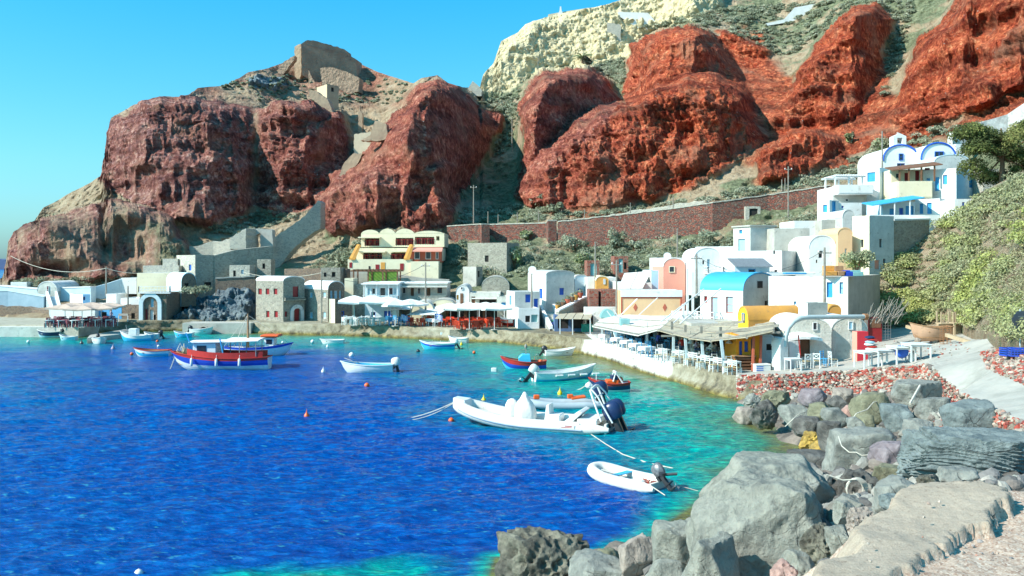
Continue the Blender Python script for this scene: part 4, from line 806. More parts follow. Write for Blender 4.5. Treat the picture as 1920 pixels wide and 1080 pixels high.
for cx in (1191.5, 1246.5):
    t0, z0, t1, z1 = h.loc('R', cx - 4.2, 569, cx + 4.2, 584); MB().prism([(t0, -0.02, (z0 + z1) / 2), ((t0 + t1) / 2, -0.02, z0), (t1, -0.02, (z0 + z1) / 2), ((t0 + t1) / 2, -0.02, z1)], (0, 0.03, 0)).obj('painted_diamond', terra, h.root)
h = hs('Q', WH, 'white house with a sky-blue barrel roof, red-framed door and round gable', K, 1393, 612, 545, 70, 1313, 1457, 47, mat=gwhite, matL=cwhite, vault='R', apex=514, roofmat=blueroof, holes=[  # grey gable face has its shade put into the plaster
    ('L', 'win', 1320, 555, 1326, 568, redp, terra), ('L', 'door', 1333, 557, 1346, 601, paleblue, terra), ('L', 'win', 1361, 556, 1374.5, 587, paleblue, terra), ('R', 'hole', 1420, 527, 1429.5, 540), ('R', 'hole', 1434, 564, 1441, 574)])
h.rail('L', 1308, 1350, 584, 602, 0.9)
hs('Qb', 'white_wing', 'low white wing with balcony rails between the peach wall and the blue-roofed house', K, 1279, 602, 589, 74, r=1313, V=5, mat=white, parapet=0.1)
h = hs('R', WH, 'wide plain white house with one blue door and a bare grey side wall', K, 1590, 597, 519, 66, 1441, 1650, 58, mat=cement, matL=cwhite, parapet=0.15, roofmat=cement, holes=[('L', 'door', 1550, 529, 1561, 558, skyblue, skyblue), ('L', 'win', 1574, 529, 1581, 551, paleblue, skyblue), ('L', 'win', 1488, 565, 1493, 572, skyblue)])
hs('S', 'yellow_house', 'long orange-roofed vaulted house with a bright yellow end', K, 1403, 640, 600, 60, 1384, 1500, 16, mat=ochre, matL=yellow, vault='L', apex=578, roofmat=ochre, holes=[('L', 'win', 1393, 587, 1397, 604, ochre, skyblue)])
hs('S2', 'roof_block', 'plain square plastered block on the roof behind the triple-domed house', K, 1514, 612, 568, 59, 1497, 1552, 20, mat=cement, matL=white, parapet=0.1)
hs('S3', 'orange_dome_house', 'small orange domed roof right of the square plastered block', K, 1553, 598, 585, 62, r=1577, V=3, mat=ochre, vault='R', apex=574, roofmat=ochre)
h = hs('T1', 'domed_house', 'middle rounded whitewashed vault with a small dark window over the brown door', K, 1479, 692, 622, 56, r=1559, V=5, mat=wornw, vault='R', apex=598, roofmat=white, holes=[('R', 'win', 1523, 604, 1532, 619, glass), ('R', 'door', 1500, 630, 1519, 669, brown)])
hs('T2', 'domed_house', 'right-hand rounded whitewashed vault above the bright red door', K, 1559.5, 690, 620, 56.6, r=1626, V=5, mat=wornw, vault='R', apex=597, roofmat=white, holes=[('R', 'win', 1590, 602, 1599, 618, paleblue)])
hs('T0', 'domed_house', 'leftmost small whitewashed vault behind the grey pipe', K, 1453, 690, 612, 60, r=1500, V=4, mat=white, vault='R', apex=594, roofmat=white)
m = h.root
t0, z0, t1, z1 = h.loc('R', 1468, 622, 1532, 630); MB().loft([[(t0 + (t1 - t0) * k / 10, -d, z0 + (z1 - z0) * math.sin(math.pi * k / 10) * f + q) for k in range(11)] for d, f, q in ((0, 1, 0), (1.0, .5, -.1), (1.0, .5, -.25), (0, 1, -.2))], closed=False, caps=False).obj('canopy', white, h.root)
hs('T3', 'porch_block', 'small stepped white porch with a rounded oven top left of the brown door', K, 1463, 694, 650, 54, 1447, 1478, 20, mat=white, vault='R', apex=637, roofmat=white)
hs('T4', 'porch_block', 'upright white porch wall against the brown door', K, 1480, 692, 640, 54.8, 1474, 1500, 10, mat=white, parapet=0.05)
hs('T5', 'red_door_block', 'flat pink block with a bright red front against the right-hand vault', K, 1607, 686, 622, 54.5, 1598, 1628, 8, mat=paint('bright_red_panel', (0.72, 0.03, 0.05), (0.64, 0.03, 0.05), 1, 0.6, 0.1), matL=pink, parapet=0.03)
hs('U1', 'grey_tower', 'weathered grey plaster tower with a pale blue door and a flat slab roof', K, 1407, 485, 425, 88, 1375, 1453, 20, mat=gwhite, matL=wornw, flat=True, roofmat=cement, holes=[('L', 'win', 1386, 431, 1391.5, 438, skyblue, skyblue), ('L', 'door', 1384, 448, 1397, 472, paleblue, paleblue)])
hs('U2', 'cement_house', 'bare cement house front with no windows above the white terraces', K, 1452, 512, 428, 86, r=1518, V=5, mat=cement, matL=cement, parapet=0.1)
hs('U3', WH, 'white house with one big asymmetric rounded roof left of the ladder', K, 1517, 515, 466, 80, r=1567, V=6, mat=white, vault='R', apex=443, roofmat=white, holes=[('R', 'win', 1535, 470, 1543, 484), ('R', 'hole', 1530, 487, 1533, 493)])
hs('U4', 'peach_house', 'narrow peach house with a rounded top and one slim window', K, 1571, 500, 440, 79.5, r=1598, V=5, mat=peach, vault='R', apex=429, roofmat=peach, holes=[('R', 'win', 1584, 466, 1588, 481, wframe, cream)])
hs('U5', 'tall_house', 'tall cream house on the slope with two small windows at the same height', K, 1630, 512, 404, 79, 1598, 1676, 25, mat=gwhite, matL=cream, parapet=0.9, holes=[('L', 'hole', 1614, 449, 1619, 464), ('R', 'hole', 1649, 448, 1654, 464), ('R', 'hole', 1656, 485, 1661, 500), ('R', 'door', 1640, 488, 1650, 505, pink)])
wallstrip('retaining_wall', 'dark stone retaining wall with a white top right of the tall cream house', 'wall', [(1676, 414, 81), (1722, 413, 83), (1762, 412, 85)], [478, 455, 425], stng, 1.0, white)
hs('U8', WH, 'white parapet terrace above the bare cement house', K, 1489, 432, 414, 92, r=1540, V=5, mat=cwhite, parapet=0.2)
hs('U9', 'grey_vault_house', 'grey weathered vault beside a blue doorway under the blue awning houses', K, 1580, 432, 408, 88, r=1602, V=5, mat=gwhite, vault='R', apex=395, roofmat=gwhite)
hs('U10', 'cement_house', 'cement block with a blue door behind the rounded white roof', K, 1541, 440, 412, 90, r=1580, V=4, mat=cement, parapet=0.1, holes=[('R', 'door', 1572, 412, 1579, 432, skyblue)])
hs('V10', WH, 'little white house with a tall light blue door, leftmost of the upper row', K, 1555, 408, 375, 93, 1534, 1573, 35, mat=cwhite, matL=white, parapet=0.15, holes=[('R', 'door', 1560, 377, 1567.5, 403, skyblue, skyblue), ('L', 'shut', 1543, 384, 1551, 398, skyblue)])
hs('V11', WH, 'white house with a small round blue window under the long balcony', K, 1573, 400, 380, 94, r=1616, V=4, mat=white, parapet=0.1, holes=[('R', 'shut', 1578, 386, 1582, 390, blue)])
h = hs('V2', 'balcony_house', 'white house with a long solid balcony and a patched canvas roof', K, 1562, 385, 350, 96.5, r=1625, V=5, mat=gwhite, matL=white, parapet=0.1, holes=[('R', 'win', 1585, 372, 1592, 378)])
h.rail('R', 1562, 1625, 349, 364, 1.6, cwhite, solid=True)
pergola('pergola', 'white canvas-roofed pergola on the upper white balcony', 1566, 1617, 331, 349, 96, 3, wframe, 3)
hs('V1', WH, 'white cube house with one large sky-blue shuttered window', K, 1649, 375, 314, 97, 1617, 1684, 40, mat=bwhite, matL=cwhite, parapet=0.15, holes=[('L', 'shut', 1626, 323, 1641, 341, skyblue)])
h = hs('V3', 'chapel', 'white chapel front with a blue-edged round gable and a bell tower', 'chapel', 1656, 325, 302, 108, r=1722, V=8, mat=cwhite, vault='R', apex=274, roofmat=white, rim=blue, holes=[('R', 'win', 1685, 288, 1693.5, 301, glass, blue), ('R', 'win', 1682, 306, 1697, 312, glass, blue)])
def belfry(h, x0, x1, ytop, ybot, d=0.4):
    t0, z0, t1, z1 = h.loc('R', x0, ytop, x1, ybot); wd = t1 - t0; m = MB(); y0 = d; y1 = d + wd * 0.75; hh = z1 - z0
    m.box(t0, y0, z0 - 1, t1, y1, z0 + hh * .25)
    for x in (t0, t1 - wd * .3): m.box(x, y0, z0 + hh * .25, x + wd * .3, y1, z0 + hh * .62)
    m.box(t0, y0, z0 + hh * .62, t1, y1, z0 + hh * .72); m.prism([(t0, y0, z0 + hh * .72), (t1, y0, z0 + hh * .72), ((t0 + t1) / 2, y0, z0 + hh * .9)], (0, y1 - y0, 0)); m.obj('bell_tower', cwhite, h.root)
    c = (t0 + t1) / 2; yc = (y0 + y1) / 2; k = MB(); k.beam((c, yc, z0 + hh * .85), (c, yc, z1), 0.07); k.beam((c - .18, yc, z0 + hh * .95), (c + .18, yc, z0 + hh * .95), 0.06); k.obj('cross', wframe, h.root)
    MB().lathe([(0.05, .3), (.14, .22), (.2, 0.0), (.22, -.02)], (c, yc, z0 + hh * .38), 8).obj('bell', paint('bronze', (0.25, 0.17, 0.07), rough=0.4, metal=0.8), h.root)
belfry(h, 1678, 1702, 246, 276)
hs('V3b', 'chapel_wing', 'second white vault with a blue-edged round gable right of the bell tower', 'chapel', 1727, 322, 300, 106, r=1792, V=8, mat=cwhite, vault='R', apex=270, roofmat=white, rim=blue, holes=[('R', 'win', 1752, 284, 1769, 296, glass, blue)])
hs('V3c', 'vault_house', 'long grey-green vaulted roof in front of the second chapel gable', K, 1752, 322, 304, 101, r=1818, V=6, mat=gwhite, vault='R', apex=291, roofmat=bwhite)
h = hs('V4', 'porch_house', 'cream house with three dark red doors under a brown sloping porch roof', K, 1671, 378, 318, 95, r=1755, V=4, th=-4, mat=cream, matL=cream, parapet=0.05, holes=[('R', 'door', 1696, 324, 1704, 342, redp), ('R', 'door', 1716, 320, 1724, 339, redp), ('R', 'door', 1734, 315, 1743, 330, redp), ('R', 'win', 1680, 325, 1687, 334)])
t0, z0, t1, z1 = h.loc('R', 1660, 305, 1752, 322)
MB().add([(t0, -2.2, z0 - .1), (t1, -2.2, z1 - .5), (t1, 0.2, z1), (t0, 0.2, z0 + .4)] + [(t0, -2.2, z0), (t1, -2.2, z1 - .4), (t1, 0.2, z1 + .1), (t0, 0.2, z0 + .5)], [(0, 1, 2, 3), (7, 6, 5, 4), (0, 4, 5, 1), (1, 5, 6, 2), (2, 6, 7, 3), (3, 7, 4, 0)]).obj('porch_roof', brown, h.root)
for x in (1674, 1691, 1714, 1738): t, z, _, _ = h.loc('R', x, 330, x + 1, 343); MB().beam((t, -2.0, z), (t, -2.0, z0 + 0.15 + (t - t0) / (t1 - t0) * (z1 - z0 - .6)), 0.14).obj('post', brown, h.root)
h.rail('R', 1671, 1732, 343, 372, 2.1, cream, solid=True, name='terrace_wall')
hs('V5', WH, 'white house with three sky-blue shutters and one blue side door', K, 1793, 378, 315, 92, 1731, 1842, 42, mat=bwhite, matL=cwhite, parapet=0.15, holes=[('L', 'shut', 1737, 334, 1744, 352, skyblue), ('L', 'shut', 1752.5, 332, 1761, 358, skyblue), ('L', 'shut', 1768, 328, 1776, 346, skyblue), ('R', 'door', 1817, 327, 1826, 353, skyblue, wframe)])
hs('V6', 'stone_shed', 'small stone shed with a tiny window at the far right of the upper row', K, 1843, 352, 317, 93, r=1872, V=4, mat=stnp, parapet=0.1, holes=[('R', 'hole', 1853, 323, 1858, 332)])
h = hs('V7', 'awning_house', 'pale blue house with blue doors and railings under a long blue awning', K, 1655, 412, 378, 88, r=1716, V=4, mat=bwhite, parapet=0.1, holes=[('R', 'door', 1668, 391, 1680, 404, skyblue), ('R', 'door', 1686, 390, 1694, 403, blue), ('R', 'door', 1698, 386, 1713, 403, skyblue)])
t0, z0, t1, z1 = h.loc('R', 1620, 366, 1716, 387)
MB().add([(t0, -2, z0), (t1, -2, z1 - .35), (t1, 0.6, z1), (t0, 0.6, z0 + .4), (t0, -2, z0 - .08), (t1, -2, z1 - .43), (t1, 0.6, z1 - .08), (t0, 0.6, z0 + .32)], [(0, 1, 2, 3), (7, 6, 5, 4), (0, 4, 5, 1), (1, 5, 6, 2), (2, 6, 7, 3), (3, 7, 4, 0)]).obj('awning', blueroof, h.root)
for x in (1636, 1662, 1690): t, z, _, _ = h.loc('R', x, 390, x + 1, 404); MB().beam((t, -1.9, z - .5), (t, -1.9, z0 + (t - t0) / (t1 - t0) * (z1 - z0 - .35)), 0.09).obj('post', wframe, h.root)
hs('V8', WH, 'white house with two narrow blue doors below the three shuttered windows', K, 1762, 410, 372, 87, 1716, 1790, 50, mat=cwhite, parapet=0.15, holes=[('L', 'door', 1724, 382, 1731, 401, skyblue), ('L', 'door', 1738, 380, 1747, 401, skyblue)])
hs('V9', WH, 'small white house with a narrow blue door sunk in the green slope', K, 1790, 405, 373, 84, r=1828, V=4, mat=cwhite, parapet=0.15, holes=[('R', 'shut', 1804, 379, 1809, 395, blue)])
hs('V12', 'white_terrace', 'long white terrace wall under the blue awning', 'wall', 1632, 420, 403, 84, r=1762, V=1.2, mat=cwhite, parapet=0.1)
h = hs('W1', WH, 'white vaulted house with a small railed porch behind the blue-roofed house', K, 1302, 525, 485, 84, r=1352, V=6, mat=white, vault='R', apex=466, roofmat=white, holes=[('R', 'win', 1317, 488, 1321, 496), ('R', 'door', 1326, 486, 1331, 503, paleblue)])
h.rail('R', 1322, 1351, 500, 511, 1.3)
h = hs('W2', WH, 'long white flat-roofed block with a plain shaded grey end in the middle of the slope', K, 1466, 520, 470, 80, 1352, 1501, 55, mat=gwhite, matL=cwhite, parapet=0.2, holes=[('L', 'hole', 1450, 470, 1453, 476), ('L', 'hole', 1452, 506, 1457, 513)])  # grey end: shade put into the plaster colour
hs('W3', 'pale_roof_house', 'long pale vaulted roof left of the grey plaster tower', K, 1375, 485, 474, 92, 1302, 1385, 60, mat=white, vault='R', apex=464, roofmat=white)
h = hs('W5', 'lean_to', 'lean-to with a grey corrugated roof and blue window on the long white block', K, 1378, 516, 500, 77, r=1443, V=3, mat=bwhite, parapet=0.05, holes=[('R', 'win', 1403, 504, 1417, 515, glass, skyblue)])
t0, z0, t1, z1 = h.loc('R', 1376, 490, 1446, 501)
MB().add([(t0, -.6, z0), (t1, -.6, z0), (t1, 2.4, z1 + .2), (t0, 2.4, z1 + .2), (t0, -.6, z0 + .08), (t1, -.6, z0 + .08), (t1, 2.4, z1 + .28), (t0, 2.4, z1 + .28)], [(0, 3, 2, 1), (4, 5, 6, 7), (0, 1, 5, 4), (1, 2, 6, 5), (2, 3, 7, 6), (3, 0, 4, 7)]).obj('lean_to_roof', metal, h.root)
hs('W6', 'roof_terrace', 'rubble-strewn flat roof terrace in front of the long white block', K, 1440, 528, 511, 75, r=1540, V=5, mat=white, parapet=0.1)
# --- far left
wallstrip('retaining_wall', 'long white retaining wall with bluish painted-in shade at the left edge of the photo', 'wall', [(-300, 536, 119), (0, 537, 118), (72, 543, 117)], [566, 566, 566], bwhite, 1.0, cwhite)  # shade on this white wall put into the bluish plaster
wallstrip('retaining_wall', 'lower wall with bluish painted-in shade rising left of the long white stair', 'wall', [(-300, 548, 114), (15, 546, 113), (82, 557, 112)], [600, 600, 600], paint('shade_blue_wall', (0.34, 0.46, 0.54), (0.26, 0.38, 0.46), 0.7, 0.9, 0.3), 1.0, bwhite)  # the wall's shade is put into its blue colour
wallstrip('sea_wall', 'dark brown rubble wall under the bluish walls at the left edge', 'wall', [(-300, 574, 110), (5, 573, 110), (60, 574, 110), (100, 582, 109)], [612, 612, 612, 612], stnb, 1.2, None, 0.3)
hs('X2', 'chapel', 'small cream chapel gable with a slit window at the head of the white stair', 'chapel', 70, 562, 546, 114, r=107, V=6, mat=wornw, vault='R', apex=529, roofmat=white, holes=[('R', 'win', 88, 536, 91.5, 550, redp)])
wallstrip('terrace_wall', 'pale blue terrace wall between the chapel gable and the rock', 'wall', [(107, 541, 115), (170, 539, 114)], [575, 575], bwhite, 1.0, cwhite)
wallstrip('parapet_wall', 'pale parapet climbing from the blue terrace to the upper path', 'wall', [(170, 540, 116), (200, 532, 117), (228, 523, 118)], [552, 545, 535], bwhite, 0.6)
hs('X7', 'white_parapet_house', 'small white parapet house at the top of the climbing wall', K, 227, 530, 521, 118, r=256, V=3, mat=cwhite, parapet=0.3)
hs('X5', WH, 'white cube with a blue shaded side above the beige parasols', K, 155, 590, 552, 109, 131, 169, 45, mat=paint('shade_blue_plaster', (0.30, 0.55, 0.75), rough=0.85), matL=cwhite, parapet=0.1, holes=[('R', 'win', 156, 556, 160, 563, glass, blue)])  # blue of the shaded side put into the plaster colour
hs('X6', 'white_tavern', 'white tavern with a broad flat roof behind the dark red chairs', K, 95, 606, 577, 105, r=178, V=6, mat=cwhite, parapet=0.05, roofmat=cwhite)
hs('X6b', 'blue_tavern', 'sky-blue tavern wing left of the wooden shelter on the left quay', K, 178, 606, 575, 106, r=228, V=5, mat=paint('sky_blue_wall', (0.12, 0.42, 0.72), (0.10, 0.36, 0.64), 0.8, 0.85, 0.2), parapet=0.05, roofmat=white, holes=[('R', 'hole', 190, 585, 200, 600)])
hs('X6c', WH, 'white building with a curved roof line behind the beige parasols', K, 116, 582, 572, 108, r=190, V=6, mat=cwhite, parapet=0.1)
hs('X6d', WH, 'little white hut among the dark rocks right of the white cube', K, 199, 568, 551, 110, r=218, V=3, mat=cwhite, parapet=0.1)
hs('X6e', WH, 'white flat-roofed room left of the arched boathouse', K, 226, 580, 559, 108, r=262, V=4, mat=cwhite, parapet=0.1)
hs('X6f', 'stone_shed', 'rough dark stone room left of the arched boathouse', K, 229, 605, 572, 106, r=261, V=4, mat=stnb, parapet=0.05, holes=[('R', 'hole', 246, 587, 253, 600)])
h = hs('X8', 'boathouse', 'brown stone boathouse with a big pale arch and slim doors', K, 262, 604, 549, 104, r=312, V=5, mat=stnb, parapet=0.1, holes=[('R', 'win', 282, 560, 288, 576, paleblue, wframe), ('R', 'door', 272, 580, 277, 601, redp), ('R', 'door', 281, 581, 288, 601, wframe), ('R', 'hole', 288, 590, 292, 601)])
arch_ring(h, 'R', 262, 304, 549, 603, 0.45, bwhite, 0.25); h.rail('R', 262, 320, 537, 548, 0.3)
wallstrip('retaining_wall', 'pale quay wall in front of the arched boathouse', 'wall', [(230, 602, 103.5), (300, 604, 102.5)], [622, 622], wornw, 1.0)
h = hs('X9', 'terraced_house', 'stone and white terraced house with a small blue window above the arched boathouse', K, 366, 552, 478, 114, 331, 402, 40, mat=stng, matL=stnp, parapet=0.2, roofmat=cwhite, holes=[('L', 'shut', 354, 496, 358.5, 507, blue), ('R', 'hole', 383, 529, 396, 541)])
hs('X9b', 'white_terrace', 'white-topped stone terrace stepping down left of the terraced house', K, 268, 535, 498, 116, r=335, V=4, mat=stnp, parapet=0.4, roofmat=cwhite)
hs('X9c', 'white_terrace', 'cream terrace with vases on the edge above the white balcony', K, 257, 545, 512, 113, r=330, V=3, mat=cream, parapet=0.3, roofmat=cwhite)
hs('X9e', 'white_terrace', 'highest white-topped stone terrace beside the terraced house', K, 305, 520, 485, 118, r=333, V=3, mat=stnp, parapet=0.3, roofmat=cwhite)
hs('X9d', 'vaulted_house', 'bluish white vaulted roof with a dark round opening beside the white balcony', K, 340, 552, 530, 108, 312, 368, 40, mat=stnb, matL=bwhite, vault='R', apex=513, roofmat=bwhite, holes=[('R', 'hole', 346, 531, 354, 543)])
wallstrip('retaining_wall', 'huge grey masonry retaining wall in the middle of the left village', 'wall', [(402, 479, 115.5), (440, 469, 117), (512, 461, 120)], [562, 562, 560], stng, 2.0)
wallstrip('terrace_wall', 'lower stone terrace wall standing in front of the huge grey masonry wall', 'wall', [(404, 522, 112.5), (440, 520, 113), (478, 519, 113.5)], [562, 562, 560], stnb, 1.2, cement, 0.15)
hs('X16', 'stone_house', 'small stone house with one dark doorway on the terrace before the huge masonry wall', K, 430, 530, 497, 113.8, r=468, V=2.5, mat=stnp, parapet=0.15, roofmat=cement, holes=[('R', 'hole', 437, 507, 442, 522), ('R', 'shut', 452, 506, 457, 513, paleblue)])
hs('X17', 'stone_house', 'flat-roofed stone store leaning on the right part of the huge masonry wall', K, 482, 512, 486, 116, r=508, V=2, mat=stng, parapet=0.1, roofmat=stnp, holes=[('R', 'hole', 492, 494, 497, 504)])
hs('X18', WH, 'tiny white house with a blue door among terraces under the left headland', K, 20, 548, 529, 120, r=50, V=4, mat=cwhite, parapet=0.2, holes=[('R', 'shut', 30, 536, 34, 545, blue)])
block('ramp_wall', 'cream stone stair wall sweeping up the slope to the red cliff', 'wall', [(503, 460), (520, 441), (545, 424), (572, 405), (596, 376), (601, 380), (601, 428), (575, 446), (548, 468), (530, 492), (514, 520), (508, 500)], 127, 2.0, stnp, dv=0.05)
block('ruined_gable', 'pointed ruined gable wall on the terrace above the huge retaining wall', 'ruin', [(431, 446), (461, 428), (461, 467), (431, 467)], 122, 4.0, stnp)
block('ruined_wall', 'roofless ruin wall right of the pointed gable', 'ruin', [(462, 428), (510, 431), (512, 462), (488, 464), (488, 437), (478, 442), (478, 466), (462, 466)], 125, 1.0, cement)
wallstrip('retaining_wall', 'rough stone terrace wall under the big red cliff', 'wall', [(355, 462, 131), (400, 452, 131), (432, 448, 130)], [482, 480, 472], stnp, 1.0, None, 0.25)
wallstrip('retaining_wall', 'plain mauve stone wall behind the two quay houses', 'wall', [(533, 504, 113), (600, 503, 112), (650, 504, 111)], [545, 545, 545], stnb, 1.0)
hs('X13', 'ruined_house', 'stone ruin with two round window holes behind the barrel-roofed house', K, 602, 530, 502, 109, r=638, V=3, mat=stn, parapet=0.05, holes=[('R', 'hole', 607, 511, 612, 519), ('R', 'hole', 622, 510, 629, 519)])
hs('X14', 'ochre_wall_house', 'ochre yellow side wall rising beside the barrel-roofed house', K, 646, 575, 522, 104, r=662, V=3, mat=cream, parapet=0.05)
hs('X15', 'stone_block', 'stone base with a white canopy left of the pale blue house', K, 660, 580, 533, 104.5, r=684, V=3, mat=stn, parapet=0.05)
wallstrip('retaining_wall', 'cement retaining wall under the hotel terrace', 'wall', [(650, 508, 113.5), (700, 508, 113.5), (790, 521, 113.5), (842, 524, 113.5)], [540, 540, 540, 540], cement, 1.0)
stnw = stone('dry_stone', [(0.16, 0.04, 0.03), (0.36, 0.08, 0.05), (0.28, 0.19, 0.14), (0.44, 0.13, 0.08), (0.12, 0.08, 0.07), (0.40, 0.30, 0.22)], (0.17, 0.11, 0.09), 3.6, 1.8, .09, bd=.2)
# --- the long red dry-stone walls
wallstrip('dry_stone_wall', 'left part of the long red dry-stone wall, above the stone tower', 'wall', [(838, 425, 132.5), (900, 421, 130.5), (903, 421, 129.5)], [465, 462, 462], stnw, 1.2, stnp)
wallstrip('dry_stone_wall', 'middle part of the long red dry-stone wall with square buttress', 'wall', [(904, 422, 132.5), (1024, 419, 128.5), (1028, 414, 126.5)], [455, 450, 450], stnw, 1.2, stnp)
wallstrip('dry_stone_wall', 'longest stretch of red dry-stone wall in the centre of the slope', 'wall', [(1046, 416, 126.5), (1200, 399, 122.5), (1335, 381, 118.5)], [452, 452, 450], stnw, 1.2, stnp, 0.1)
wallstrip('dry_stone_wall', 'right end of the red dry-stone wall climbing past the cave opening', 'wall', [(1336, 380, 118), (1440, 366, 118.5), (1557, 348, 116.5)], [450, 430, 395], stnw, 1.2, stnp, 0.1)
wallstrip('terrace_wall', 'low upper terrace wall running along the foot of the red cliff', 'wall', [(1080, 412, 137), (1200, 392, 133), (1337, 372, 127)], [420, 402, 384], stnp, 0.8, None, 0.2)
hs('cave', 'cave_store', 'dark doorway block set into the red dry-stone wall', K, 1398, 414, 387, 117.5, r=1426, V=2, mat=stnp, parapet=0.05, holes=[('R', 'hole', 1405, 391, 1421, 411)])
wallstrip('parapet_wall', 'white zigzag parapet climbing behind the chapel to the dark tree', 'wall', [(1786, 262, 112), (1788, 247, 113), (1850, 226, 114), (1890, 214, 114), (1925, 190, 113), (2000, 160, 112)], [282, 268, 244, 232, 205, 175], paint('rough_white_stone', (0.72, 0.70, 0.66), (0.45, 0.42, 0.38), 1.6, 0.9, 0.8, 4, 0.1), 0.6)
hs('V13', 'white_shrine', 'tall thin white post wall behind the second chapel gable', 'shrine', 1792, 290, 270, 107, r=1810, V=2, mat=cwhite, parapet=0.1)
# --- castle ruins
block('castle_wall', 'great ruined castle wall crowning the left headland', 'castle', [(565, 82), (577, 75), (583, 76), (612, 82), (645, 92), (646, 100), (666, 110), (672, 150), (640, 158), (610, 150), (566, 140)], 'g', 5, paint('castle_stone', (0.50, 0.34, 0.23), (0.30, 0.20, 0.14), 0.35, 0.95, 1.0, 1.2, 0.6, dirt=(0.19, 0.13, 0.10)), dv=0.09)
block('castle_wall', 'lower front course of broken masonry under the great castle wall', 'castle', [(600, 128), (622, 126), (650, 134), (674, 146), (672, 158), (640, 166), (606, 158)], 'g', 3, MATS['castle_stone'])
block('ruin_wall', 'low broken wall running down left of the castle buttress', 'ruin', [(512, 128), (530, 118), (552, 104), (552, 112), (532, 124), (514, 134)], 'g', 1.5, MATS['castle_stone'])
block('castle_buttress', 'sunlit cream buttress at the left end of the castle wall', 'castle', [(552, 88), (558, 84), (564, 82), (565, 134), (560, 150), (553, 146)], 'g', 3, paint('sunlit_stone', (0.66, 0.48, 0.32), (0.50, 0.35, 0.23), 0.4, 0.95, 0.8, 1.6, 0.2))  # sunlit end of the castle, its brightness put into the stone colour
block('ruin_pillar', 'thin pale stone pillar in front of the castle wall', 'ruin', [(564, 122), (568, 123), (569, 138), (564, 138)], 'g', 1.0, stnp)
block('ruin_pillar', 'wider broken stone pier right of the thin pillar', 'ruin', [(578, 131), (592, 144), (592, 157), (578, 150)], 'g', 1.2, MATS['castle_stone'])
hs('ruinhouse', 'ruined_house', 'sunlit square ruin with one dark window below the castle wall', 'ruin', 613, 205, 158, 190, 594, 635, 40, mat=paint('warm_stone', (0.52, 0.38, 0.25), (0.40, 0.28, 0.19), 0.5, 0.95, 0.8, 2, 0.15), matL=paint('sunlit_warm_stone', (0.66, 0.50, 0.33), (0.56, 0.42, 0.28), 0.5, 0.95, 0.5, 2, 0.1), parapet=0.05, holes=[('R', 'hole', 621, 164, 626, 172)])  # left face is a lighter copy of the stone: sunlight put into colour
block('ruin_terrace', 'stepped pale terrace wall left of the square ruin', 'ruin', [(580, 168), (592, 170), (614, 186), (628, 206), (612, 200), (590, 190), (580, 180)], 'g', 2, MATS['warm_stone'])
block('ruin_wall', 'bright cream ruin wall on the saddle between the red cliffs', 'ruin', [(664, 252), (690, 248), (712, 246), (712, 254), (696, 270), (680, 288), (663, 286)], 'g', 3, paint('bright_stone', (0.72, 0.63, 0.44), (0.60, 0.52, 0.36), 0.6, 0.9, 0.6, 3, 0.1))
block('ruin_wall', 'jagged broken wall rising behind the bright cream ruin', 'ruin', [(676, 250), (694, 240), (703, 226), (724, 232), (728, 246), (712, 250)], 'g', 1.5, MATS['warm_stone'])
block('ruin_spire', 'slim stone chimney standing on the saddle ruin', 'ruin', [(671.5, 250), (671.5, 212), (673, 208), (674, 198), (675.5, 208), (679, 212), (680, 248)], 'g', 0.8, MATS['warm_stone'])
block('ruin_steps', 'pale stone steps tumbling down from the saddle ruin', 'ruin', [(634, 322), (645, 306), (662, 288), (680, 288), (672, 304), (655, 314), (640, 326)], 'g', 2.0, MATS['warm_stone'])
# --- the village edge on top of the cream cliff
wallstrip('terrace_wall', 'long sand-coloured terrace wall along the top of the cream cliff', 'wall', [(1028, 27, 285), (1050, 23, 285), (1100, 15, 284), (1165, 9, 280)], [42, 38, 40, 34], paint('sand_plaster', (0.66, 0.54, 0.36), (0.56, 0.46, 0.30), 0.4, 0.9, 0.4, 3, 0.1), 2.0)
h = hs('Z1', 'cliff_house', 'white house with a slatted terrace on top of the cream cliff', K, 1166, 30, 3, 270, r=1240, V=8, mat=cwhite, parapet=0.4)
block('white_terrace', 'bright white terraces spilling down the top of the cream cliff', 'terrace', [(1158, 22), (1215, 24), (1236, 34), (1222, 44), (1196, 38), (1160, 30)], 'g', 3, cwhite)
block('bell_gable', 'tiny white bell gable on the cream cliff top', 'bell gable', [(1046, 27), (1049, 20), (1050, 12), (1052, 12), (1053, 20), (1057, 27)], 284, 1.2, cwhite)
block('ruined_house', 'roofless grey ruin under the white cliff-top terraces', 'ruin', [(1138, 42), (1164, 47), (1164, 68), (1138, 62)], 'g', 3, stnp)
block('ruined_house', 'low square ruin on the skyline left of the cream cliff', 'ruin', [(874, 156), (886, 152), (903, 154), (903, 166), (874, 166)], 'g', 3, stnp)
block('white_terrace', 'line of white cliff-top walls high above the big red cliff', 'terrace', [(1436, 30), (1470, 22), (1490, 14), (1556, 2), (1558, 8), (1500, 22), (1475, 28), (1440, 34)], 'g', 1.5, cwhite)
block('distant_headland', 'distant dark headland glimpsed at the far left', 'headland', [(-90, 497), (-40, 488), (-5, 485), (9, 488), (14, 497), (14, 520), (-90, 520)], 900, 120, paint('far_rock', (0.08, 0.12, 0.22), (0.12, 0.16, 0.26), 0.02, 0.95, 0.2, 0.1, 2))

